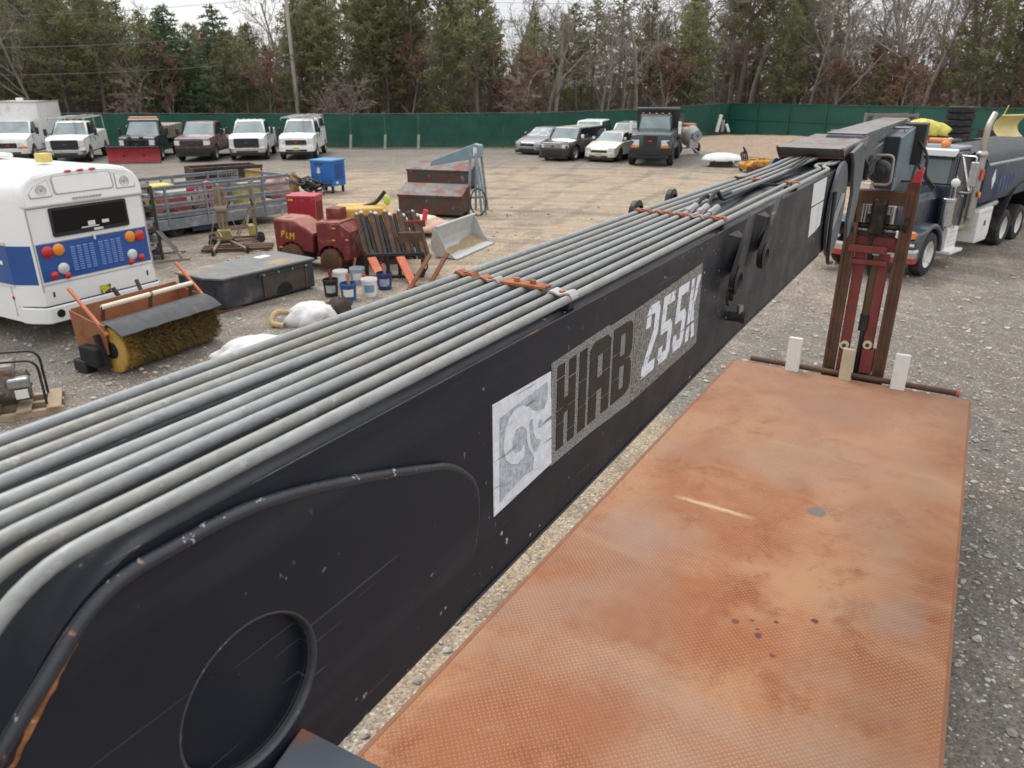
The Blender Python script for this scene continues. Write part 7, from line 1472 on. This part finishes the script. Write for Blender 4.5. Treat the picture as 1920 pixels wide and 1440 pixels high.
p = far(1600, 246, 44); sm = thing('parts_rack', 'low pale rack of steel parts behind the crane hood', 'rack', (p.x, p.y, 0), R(5)); zt = HT(p, 243)
for x in (-1.1, -.4, .4, 1.1): box_obj('post', steel, sm, x - .05, x + .05, -.05, .05, 0, zt, .01)
for z in (zt - .05, zt * .6, .3): box_obj('shelf', mat('rack_shelf', (.3, .31, .31), .5, var=.2), sm, -1.15, 1.15, -.3, .3, z - .04, z + .04, .01)
# ---------------------------------------------------------------- green fence
def fence(name, label, pts, rows, mt, post_mt, step, rail):
    P = [Vector((G(u, v).x, G(u, v).y, 0)) for u, v in pts]; H = [max(1.9, min(2.7, HT(P[i], rows[i]))) for i in range(len(P))]
    t = thing(name, label, 'fence', tuple(P[0])); O = P[0]; samples = []
    for i in range(len(P) - 1):
        Ls = (P[i + 1] - P[i]).length; n = max(2, int(Ls / .5))
        for j in range(n + (i == len(P) - 2)): f = j / n; samples.append((P[i].lerp(P[i + 1], f), H[i] * (1 - f) + H[i + 1] * f, i))
    m = MB(); d = [(samples[min(k + 1, len(samples) - 1)][0] - samples[max(k - 1, 0)][0]).normalized() for k in range(len(samples))]
    for off in (0, .03):
        rr = []
        for q in range(7):
            f = q / 6; row = []
            for k, (p, h, i) in enumerate(samples):
                w = rail and .0 or .07 * mnoise.noise(Vector((k * .31, f * 1.3, 2))) + .03 * mnoise.noise(Vector((k * 1.1, f * 4, 7)))
                nrm = Vector((-d[k].y, d[k].x, 0)); sag = .0 if rail else .03 * math.sin(k * 1.05) * (f == 1)
                row.append(p - O + nrm * (w + off) + Vector((0, 0, .04 + (h - .04 + sag) * f)))
            rr.append(row)
        m.grid(rr if off == 0 else [r_[::-1] for r_ in rr])
    m.build('screen', mt, t, smooth=180, recalc=False)
    acc = 0; last = None
    for k, (p, h, i) in enumerate(samples):
        if last is None or (p - last).length >= step:
            last = p; nrm = Vector((d[k].y, -d[k].x, 0)); q = p - O + nrm * (.07 if rail else -.06)
            if nrm.y > 0: q = p - O - nrm * (.07 if rail else -.06)
            m = MB(); m.cyl(q, q + Vector((0, 0, h + (.12 if not rail else .0))), .035, 8) if not rail else m.box(q + Vector((0, 0, h / 2)), (.07, .07, h), (0, 0, math.atan2(d[k].y, d[k].x))); m.build('post', post_mt, t)
    if rail:
        for f in (.52, .99):
            for i in range(len(P) - 1):
                dn = (P[i + 1] - P[i]).normalized(); nrm = Vector((dn.y, -dn.x, 0)); nrm = nrm if nrm.y < 0 else -nrm
                m = MB(); m.bar(P[i] - O + nrm * .05 + Vector((0, 0, H[i] * f)), P[i + 1] - O + nrm * .05 + Vector((0, 0, H[i + 1] * f)), .05, .06); m.build('rail', post_mt, t)
    else:
        m = MB(); m.tube([p - O + Vector((0, 0, h + .05)) for p, h, i in samples[::3]], .022, 6); m.build('top_rail', mat('fence_rail', (.12, .16, .15), .5, .3), t)
    return t, samples
t = NT('green_windscreen'); n = t.noise(1.1, 5, .6); st = t.noise(3, 4, .6, 0, t.mapping(sc=(4, 4, .6))); zz = t.sep(t.co)[2]
c = t.mix(t.ramp(n, .3, .7), (.010, .062, .043), (.018, .095, .066)); c = t.mix(t.ramp(st, .55, .75, 0, .4), c, (.028, .10, .072)); c = t.mix(t.math('MULTIPLY', t.ramp(zz, .55, .1), t.ramp(st, .4, .6, .15, .6)), c, (.10, .135, .085)); gs = t.fin(c, .85)
t = NT('green_sheet_panel'); n = t.noise(.5, 4, .6); c = t.mix(t.ramp(n, .3, .7), (.011, .078, .055), (.018, .108, .078)); gp = t.fin(c, .55)
pale_post = mat('grey_fence_post', (.09, .13, .11), .5, .2, var=.3)
fl, fs1 = fence('green_fence', 'long green fabric windscreen fence with thin posts behind the parked trucks and cars', [(-900, 286), (-300, 281), (160, 276), (700, 278), (1000, 276), (1200, 265), (1362, 252)], [212, 212, 214, 215, 213, 206, 194], gs, pale_post, 3.0, False)
fr2, fs2 = fence('green_fence', 'green panel fence with square frames and middle rail at the right behind the crane tip', [(1362, 252), (1485, 261), (1900, 285), (2500, 325)], [194, 195, 203, 212], gp, mat('green_frame', (.02, .11, .075), .5, var=.2), 2.75, True)
# three leaning light poles against the fabric fence
for u, lab in ((660, 'pale batten leaning on the green fence, left of three'), (724, 'pale batten leaning on the green fence, middle of three'), (786, 'pale batten leaning on the green fence, right of three')):
    p = G(u, 279); o = thing('leaning_batten', lab, 'batten', (p.x, p.y - .25, 0), 0, 'battens leaning on the fence'); m = MB(); m.bar((0, -.25, 0), (.03, .1, .9), .16, .05); m.build('board', mat('pale_batten', (.24, .26, .2), .7, var=.25), o); m = MB(); m.bar((.03, .1, .9), (.02, .14, 2.25), .07, .06); m.build('pole', mat('grey_green_batten', (.04, .10, .075), .6, var=.2), o)

# ---------------------------------------------------------------- utility pole and wires
pp = atY(560, 216, 58); pb_ = Vector((pp.x, 58, 0)); tp = atY(541, 8, 57.4)
up = thing('utility_pole', 'grey wooden utility pole leaning behind the fence by the dark pine', 'utility pole', tuple(pb_))
pole_m = mat('pole_wood', (.44, .40, .34), .85, var=.2, vs=4, stretch=(3, 3, .4))
top_l = tp - pb_ + Vector((-.15, 0, 1.2)); m = MB(); m.tube([(0, 0, 0), top_l * .5, top_l], [.17, .15, .12], 10); m.build('pole', pole_m, up, smooth=60)
m = MB(); m.bb(-.1, .1, -.25, -.15, 3.6, 4.0); m.build('meter_box', steel, up)
for za, zb2, fr, rad in ((33, 26, .93, .012), (92, 90, .72, .016), (143, 135, .54, .014)):
    A = atY(-120, za, 50) - pb_; Bv = top_l * fr; C2 = atY(1500, zb2 - 20, 74) - pb_
    for a_, b_ in ((A, Bv), (Bv, C2)):
        m = MB(); m.tube([a_.lerp(b_, i / 14) + Vector((0, 0, -.25 * math.sin(math.pi * i / 14))) for i in range(15)], rad, 5); m.build('wire', mat('wire_grey', (.16, .16, .16), .6), up)

# ---------------------------------------------------------------- trees: a few hand grown kinds, copied and turned
def bark(name, c0, c1): 
    t = NT(name); n = t.noise(3, 5, .65, 0, t.mapping(sc=(4, 4, .8))); return t.fin(t.mix(t.ramp(n, .3, .7), c0, c1), .9)
bark_pine = bark('pine_bark', (.085, .068, .058), (.20, .16, .135)); bark_grey = bark('grey_bark', (.17, .145, .125), (.35, .31, .275)); bark_twig = bark('twig_bark', (.16, .13, .115), (.31, .26, .23)); bark_pink = bark('pinkish_twig_bark', (.24, .17, .15), (.42, .33, .29))
def leafmat(name, c0, c1, c2, objv=.22):
    t = NT(name); n = t.noise(.55, 4, .6); n2 = t.noise(3.2, 2, .5); oi = t.n.new('ShaderNodeObjectInfo'); 
    c = t.mix(t.ramp(n, .32, .68), c0, c1); c = t.mix(t.ramp(n2, .5, .75, 0, .65), c, c2)
    hs = t.n.new('ShaderNodeHueSaturation'); t.put(hs.inputs['Color'], c); t.put(hs.inputs['Value'], t.ramp(oi.outputs['Random'], 0, 1, 1 - objv, 1 + objv)); t.put(hs.inputs['Hue'], t.ramp(oi.outputs['Random'], 0, 1, .485, .515))
    t.b.inputs['Subsurface Weight'].default_value = 0; m_ = t.fin(hs.outputs[0], .8, 0.0, .2)
    tr = t.n.new('ShaderNodeBsdfTranslucent'); t.l(hs.outputs[0], tr.inputs[0]); ms = t.n.new('ShaderNodeMixShader'); ms.inputs[0].default_value = .5
    out = t.n['Material Output']; t.l(t.b.outputs[0], ms.inputs[1]); t.l(tr.outputs[0], ms.inputs[2]); t.l(ms.outputs[0], out.inputs[0]); return m_
needle = leafmat('pitch_pine_needles', (.16, .175, .08), (.25, .25, .13), (.31, .30, .175)); needle_d = leafmat('white_pine_needles', (.07, .13, .07), (.13, .20, .11), (.19, .25, .15), .1); oakleaf = leafmat('dry_oak_leaves', (.19, .10, .066), (.28, .165, .11), (.34, .22, .16)); cedar = leafmat('cedar_green', (.10, .13, .06), (.16, .19, .09), (.22, .24, .12))
def rdir(r): z = r.uniform(-1, 1); a = r.uniform(0, 6.283); q = math.sqrt(1 - z * z); return Vector((q * math.cos(a), q * math.sin(a), z))
def tuft(m, c, r, n, ln, w, up=.35, flat=False):
    for _ in range(n):
        d = rdir(r); d.z = d.z * (.35 if flat else .8) + up * r.random(); d.normalize(); l = ln * r.uniform(.6, 1.15)
        s = d.cross(rdir(r)).normalized() * w * r.uniform(.7, 1.2); e = c + d * l; k = c + d * l * .55
        o = len(m.v); m.v += [tuple(c), tuple(k + s), tuple(e), tuple(k - s)]; m.f.append((o, o + 1, o + 2, o + 3))
def pine(seed, h, spread, z0, nb, tn, ln, dense=1.0, layered=False):
    r = random.Random(seed); T = MB(); Cr = MB(); lean = Vector((r.uniform(-.03, .03), r.uniform(-.03, .03), 0)) * h
    tr = [Vector((0, 0, -.3))] + [lean * (i / 6) ** 1.5 + Vector((r.uniform(-.08, .08), r.uniform(-.08, .08), h * i / 6)) for i in range(1, 7)]
    T.tube(tr, [.17 * h / 12 * (1 - .85 * i / 6) + .02 for i in range(7)], 7)
    def on(z): f = max(0, min(5.999, z / h * 6)); i = int(f); return tr[i].lerp(tr[i + 1], f - i)
    for k in range(nb):
        f = (k + r.random()) / nb; z = z0 + (h - z0) * f; a = k * 2.4 + r.uniform(-.5, .5)
        prof = (1 - f) ** .65 * (.5 + .7 * min(1, f * 5)) if layered else math.sin(math.pi * min(1, .22 + f * .78)) ** .7 * (1.05 - .45 * f)
        l = spread * prof * r.uniform(.6, 1.15) + .25; b = on(z); dr = Vector((math.cos(a), math.sin(a), r.uniform(-.12, .22) if layered else r.uniform(-.05, .5))).normalized()
        pts = [b, b + dr * l * .5 + Vector((0, 0, .04 * l)), b + dr * l + Vector((0, 0, (-.05 if layered else .16) * l))]
        T.tube(pts, [.035 * h / 12 + .012, .022, .01], 3, False)
        n = max(2, int(tn * l / spread * dense) + 1)
        for j in range(n):
            g = .28 + .75 * (j + r.random() * .8) / n; p = pts[0].lerp(pts[1], g * 2) if g < .5 else pts[1].lerp(pts[2], g * 2 - 1)
            p = p + Vector((r.uniform(-1, 1), r.uniform(-1, 1), r.uniform(-.3, .5))) * .24 * l * (.4 + .5 * g)
            tuft(Cr, p, r, 9 if layered else 8, ln, ln * (.15 if layered else .115), .4, layered)
    for k in range(10):
        z = r.uniform(.12, max(.2, z0 / h)) * h; a = r.uniform(0, 6.28); b = on(z); l = r.uniform(.5, 1.6); T.tube([b, b + Vector((math.cos(a) * l, math.sin(a) * l, r.uniform(-.3, .3)))], [.022, .008], 3, False)
    tuft(Cr, on(h * .99), r, 14, ln * 1.2, ln * .15, .8); return T, Cr
def bare(seed, h, spread, forks=3, leaves=0, multi=1, low=.3, ln=.12, twr=.011):
    r = random.Random(seed); T = MB(); Cr = MB(); Lf = MB()
    def grow(p, d, l, rad, lev):
        n = 3 if lev < 2 else 2; pts = [p]; cur = p; dd = d.copy()
        for i in range(n):
            dd = (dd + rdir(r) * (.16 if lev < 2 else .26) + Vector((0, 0, .07))).normalized(); cur = cur + dd * l / n; pts.append(cur)
        rs = [rad * (1 - .55 * i / n) for i in range(n + 1)]; (T if lev < 2 else Cr).tube(pts, [max(twr, q) for q in rs], 6 if lev == 0 else 4 if lev < 2 else 3, False)
        if lev < 4 and l > .3:
            k = (r.randint(7, 10), r.randint(4, 6), r.randint(4, 5), r.randint(2, 4))[lev]
            for j in range(k):
                g = (low + (1 - low) * (j + r.random()) / k) if lev == 0 else .25 + .75 * (j + r.random()) / k; f = g * n; i = min(n - 1, int(f)); q = pts[i].lerp(pts[i + 1], f - i)
                ax = rdir(r); side = (ax - dd * ax.dot(dd)).normalized(); nd = (dd * r.uniform(.45, 1.0) + side * r.uniform(.5, 1.0)).normalized()
                grow(q, nd, l * r.uniform(.32, .58) * (spread if lev == 0 else 1) * (1.15 - .45 * g if lev == 0 else 1), rs[i] * r.uniform(.38, .6), lev + 1)
        if leaves and lev >= 2:
            for j in range(leaves):
                q = pts[0].lerp(pts[-1], r.random()) + rdir(r) * .12; tuft(Lf, q, r, 1, ln, ln * .42, 0)
    for k in range(multi): grow(Vector((r.uniform(-.1, .1) * (multi > 1), r.uniform(-.1, .1) * (multi > 1), -.2)), (Vector((0, 0, 1)) + (rdir(r) * (.28 if multi > 1 else .04))).normalized(), h * r.uniform(.85, 1.05), (.013 * h + .03) * (.7 if multi > 1 else 1), 0)
    return T, Cr, Lf
PROTO = {}
def reg(key, T, Cr, bm_, cm_, crown='crown'): PROTO.setdefault(key, []).append((T.mesh('trunk', bm_, 60), Cr.mesh(crown, cm_, None, False)))
for s in range(4): T, Cr = pine(20 + s, 12.5, 2.4 + .3 * (s % 2), (4.6, 3.0, 6.0, 2.2)[s], (48, 56, 40, 60)[s], 10, .5); reg('pitch', T, Cr, bark_pine, needle)
for s in range(2): T, Cr = pine(40 + s, 11, 3.2, .8, 74, 12, .42, 1.15, True); reg('white', T, Cr, bark_pine, needle_d)
for s in range(2): T, Cr = pine(50 + s, 6, 1.5, .4, 46, 8, .32, 1, True); reg('cedar', T, Cr, bark_pine, cedar)
for s in range(4): T, Cr, Lf = bare(60 + s, (11, 12, 10, 13)[s], (.8, .65, .95, .7)[s], low=(.3, .4, .22, .38)[s]); reg('bare', T, Cr, bark_grey, bark_twig)
for s in range(2): T, Cr, Lf = bare(70 + s, 6.2, .95, leaves=3, low=.15, ln=.19); T.add(Cr.v, Cr.f); reg('oak', T, Lf, bark_twig, oakleaf)
for s in range(2): T, Cr, Lf = bare(80 + s, 3.9, .9, multi=5, low=.2, twr=.013); reg('shrub', T, Cr, bark_pink, bark_pink)
tr_r = random.Random(77)
def tree(kind, x, y, h, label, group, idx=None, name=None, tilt=0):
    L_ = PROTO[kind]; T, Cr = L_[(tr_r.randrange(len(L_)) if idx is None else idx) % len(L_)]; base_h = {'pitch': 12.5, 'white': 11, 'cedar': 6, 'bare': 11.5, 'oak': 6.2, 'shrub': 3.9}[kind]; s = h / base_h
    nm = name or {'pitch': 'pine_tree', 'white': 'white_pine', 'cedar': 'young_pine', 'bare': 'bare_tree', 'oak': 'oak_tree', 'shrub': 'bare_shrub'}[kind]
    o = thing(nm, label, 'shrub' if kind == 'shrub' else 'tree', (x, y, -.05), tr_r.uniform(0, 6.28), group); w = s * tr_r.uniform(.9, 1.12); o.scale = (w, w, s); o.rotation_euler = (tilt, 0, o.rotation_euler.z)
    link('trunk', T, o); link('crown', Cr, o); return o
def at(u, Y): d = ray(u, 200); return d.x * Y / d.y, Y
GW = 'trees in the wood behind the green fence'
front = [  # u, distance, kind, height, label, proto
    (18, 55.5, 'cedar', 3.6, 'small yellow green pine above the box truck at the left edge', 0), (262, 56.5, 'shrub', 4.6, 'pinkish grey bare shrub fanning out above the fence left of the dark white pine', 0),
    (335, 58.5, 'white', 9.0, 'tall dark green white pine, left half of the dense pair', 0), (420, 59, 'white', 9.0, 'broad dark green white pine, right half of the dense pair by the pole', 1),
    (505, 57.2, 'oak', 4.9, 'rusty brown oak thicket just left of the utility pole', 0), (640, 57, 'shrub', 4.3, 'pale bare shrub right of the utility pole', 1), (975, 57.5, 'oak', 5.2, 'reddish brown oak behind the fence above the cars', 1),
    (985, 57, 'shrub', 4.8, 'pale many stemmed bare shrub in front of the reddish oak', 0), (705, 59, 'pitch', 13.5, 'tall open pine on a straight trunk just right of the utility pole', 0), (770, 60, 'pitch', 14.5, 'tall thin pine with dark trunk centre left', 2),
    (1385, 72, 'pitch', 15.5, 'tallest pine above the fence corner with a high spreading crown', 2), (1462, 69, 'pitch', 10, 'pine with yellow green low boughs right of the corner', 1), (1512, 70, 'bare', 12.5, 'pale grey twin bare tree right of the fence corner', 0),
    (1700, 66, 'bare', 12.5, 'large leaning pale bare tree above the yellow tarp', 2), (1245, 66, 'oak', 5.5, 'brown leaved oak behind the dark green dump truck', 0), (1690, 63, 'oak', 4.6, 'rusty leaved oak sprawling over the right fence', 1), (1640, 66, 'pitch', 5.4, 'low pine bough clump right of the leaning bare tree', 3),
    (1560, 68, 'oak', 5.0, 'brown oak low behind the right fence panels', 1)]
for u, Y, k, h, lab, ix in front: x, y = at(u, Y); tree(k, x, y, h, lab, None, ix)
LB = {'pitch': 'olive green pine with a bare lower trunk in the wood behind the fence', 'bare': 'grey leafless tree in the wood behind the fence', 'oak': 'oak with dry brown leaves low in the wood behind the fence', 'cedar': 'small bushy green pine at the wood edge behind the fence', 'white': 'dark green white pine deep in the wood behind the fence'}
def zone(u):                                       # kind weights across the view
    if u < 300: return ('pitch',) * 8 + ('bare',) * 2 + ('oak',)
    if u < 560: return ('pitch',) * 4 + ('white',) + ('oak',) * 1 + ('bare',)
    if u < 900: return ('pitch',) * 9 + ('bare',) * 1 + ('cedar',) + ('oak',)
    if u < 1240: return ('pitch',) * 6 + ('bare',) * 3 + ('oak',) * 2 + ('cedar',) * 2
    if u < 1500: return ('pitch',) * 5 + ('bare',) * 4 + ('oak',) * 3
    return ('bare',) * 8 + ('oak',) * 5 + ('pitch',)
def top_for(u):                                    # how high the treetops reach in the photo, as a row
    pts = [(-200, -90), (130, -75), (200, -45), (265, 5), (300, -8), (370, 10), (470, -5), (505, 40), (530, -20), (600, -60), (700, -90), (820, -60), (960, -25), (1010, -5), (1080, -20), (1180, -15), (1260, -30), (1340, -90), (2200, -90)]
    for (a, va), (b, vb) in zip(pts, pts[1:]):
        if a <= u <= b: return va + (vb - va) * (u - a) / (b - a)
    return -40
for row, (d0, d1, n) in enumerate(((3.0, 6, 44), (6, 12, 58), (12, 20, 60), (20, 30, 50))):
    for i in range(n):
        u = -260 + 2560 * (i + tr_r.random()) / n; kinds = zone(u); k = kinds[tr_r.randrange(len(kinds))]
        Yf = 52 + max(0, (min(u, 1362) - 1000) / 362 * 14) if u < 1362 else 66 - (u - 1362) / 540 * 15
        Y = max(Yf, 53) + tr_r.uniform(d0, d1) + (4 if u > 1300 else 0); x, y = at(u, Y); P_ = (x, y)
        hmax = HT(P_, top_for(u) + tr_r.uniform(-6, 55)); h = hmax * tr_r.uniform(.86, 1.06)
        if k == 'oak': h = tr_r.uniform(4, 6.5)
        if k == 'cedar': h = tr_r.uniform(3.5, 6)
        if k == 'bare': h = min(h * 1.03, 14)
        if k == 'white': h = min(h, 8)
        tree(k, x, y, max(3, h), LB[k], GW + ': ' + k.replace('pitch', 'pines').replace('bare', 'leafless trees').replace('oak', 'brown oaks').replace('cedar', 'small pines').replace('white', 'dark pines'))
# undergrowth and the far wood: nobody could count it
def thicket(name, label, n, y0, y1, zmax, cols, seed, sz):
    r = random.Random(seed); m = MB()
    for k in range(n):
        u = r.uniform(-330, 2350); Yf = 53 if u < 1000 else (53 + (u - 1000) / 362 * 14 if u < 1362 else 67 - (u - 1362) / 540 * 15); Y = Yf + r.uniform(y0, y1); x, y = at(u, Y); hz = zmax * (1 if 240 < u < 1240 else 1.35) * (.35 + .65 * abs(mnoise.noise(Vector((x * .22, y * .2, seed)))) * 1.6)
        z = hz * r.random() ** 1.15; q = sz * r.uniform(.5, 1.2); tuft(m, Vector((x, y, z)), r, 3, q, q * .4, .2)
    o = m.build(name, leafmat(name + '_leaf', *cols, 0), recalc=False); return tag(o, label, None, kind='stuff')
thicket('undergrowth', 'tangled brown undergrowth along the foot of the wood', 15000, .8, 16, 2.6, ((.12, .085, .062), (.2, .14, .1), (.13, .135, .07)), 31, .34)
def sticks():
    r = random.Random(41); m = MB()
    for k in range(5200):
        u = r.uniform(-330, 2350); Y = (58 if u < 1000 else 72) + r.uniform(0, 34); x, y = at(u, Y); h = r.uniform(2.5, 8.5 if 240 < u < 1240 else 12.5); d = Vector((r.uniform(-.12, .12), r.uniform(-.12, .12), 1)); m.tube([Vector((x, y, 0)), Vector((x, y, 0)) + d * h * .5 + Vector((r.uniform(-.2, .2), 0, 0)), Vector((x, y, 0)) + d * h], [r.uniform(.02, .07), .02, .008], 3, False)
        for j in range(7):
            p = Vector((x, y, 0)) + d * h * r.uniform(.3, .95); e = p + rdir(r) * r.uniform(.5, 1.5) + Vector((0, 0, .5)); m.tube([p, e], [.014, .006], 3, False)
    o = m.build('brushwood', bark('brushwood_bark', (.12, .095, .08), (.29, .235, .205)), recalc=False); tag(o, 'dense thin grey stems and brush deep in the wood', None, kind='stuff')
sticks()
thicket('far_woods', 'far brown and olive wood closing the view behind the pines', 12000, 20, 42, 7.5, ((.13, .105, .085), (.2, .165, .135), (.14, .145, .085)), 53, .6)
# pale houses glimpsed through the trunks
for u, v0, v1, w, Y, lab, colr in ((452, 214, 198, 5.2, 88, 'low pale shed with a green roof edge glimpsed under the white pines', (.55, .54, .48)), (1062, 190, 140, 3.2, 95, 'white house gable glimpsed through the trees above the cars', (.7, .7, .7)), (690, 150, 118, 4.0, 96, 'pale grey house front glimpsed between the tall pines', (.6, .6, .62))):
    x, y = at(u, Y); z1 = atY(u, v1, Y).z; hs_ = thing('house', lab, 'house', (x, y, 0)); wl = mat('house_wall_%d' % u, colr, .7, var=.1)
    m = MB(); m.prism([(-w / 2, 0), (w / 2, 0), (w / 2, z1), (0, z1 + 1.1), (-w / 2, z1)], 0, 6, 'y'); m.build('wall', wl, hs_)
    m = MB(); m.hexa([(-w / 2 - .3, -.3, z1 - .1), (0, -.3, z1 + 1.15), (0, 6.3, z1 + 1.15), (-w / 2 - .3, 6.3, z1 - .1)], [(-w / 2 - .3, -.3, z1), (0, -.3, z1 + 1.28), (0, 6.3, z1 + 1.28), (-w / 2 - .3, 6.3, z1)]); m.hexa([(w / 2 + .3, -.3, z1 - .1), (0, -.3, z1 + 1.15), (0, 6.3, z1 + 1.15), (w / 2 + .3, 6.3, z1 - .1)][::-1], [(w / 2 + .3, -.3, z1), (0, -.3, z1 + 1.28), (0, 6.3, z1 + 1.28), (w / 2 + .3, 6.3, z1)][::-1]); m.build('roof', mat('grey_shingle', (.14, .16, .15), .8, var=.2), hs_)
    for xx in (-w * .25, w * .25): m = MB(); m.bb(xx - .4, xx + .4, -.03, .0, z1 * .4, z1 * .4 + 1.1); m.build('window', glass_dark, hs_)
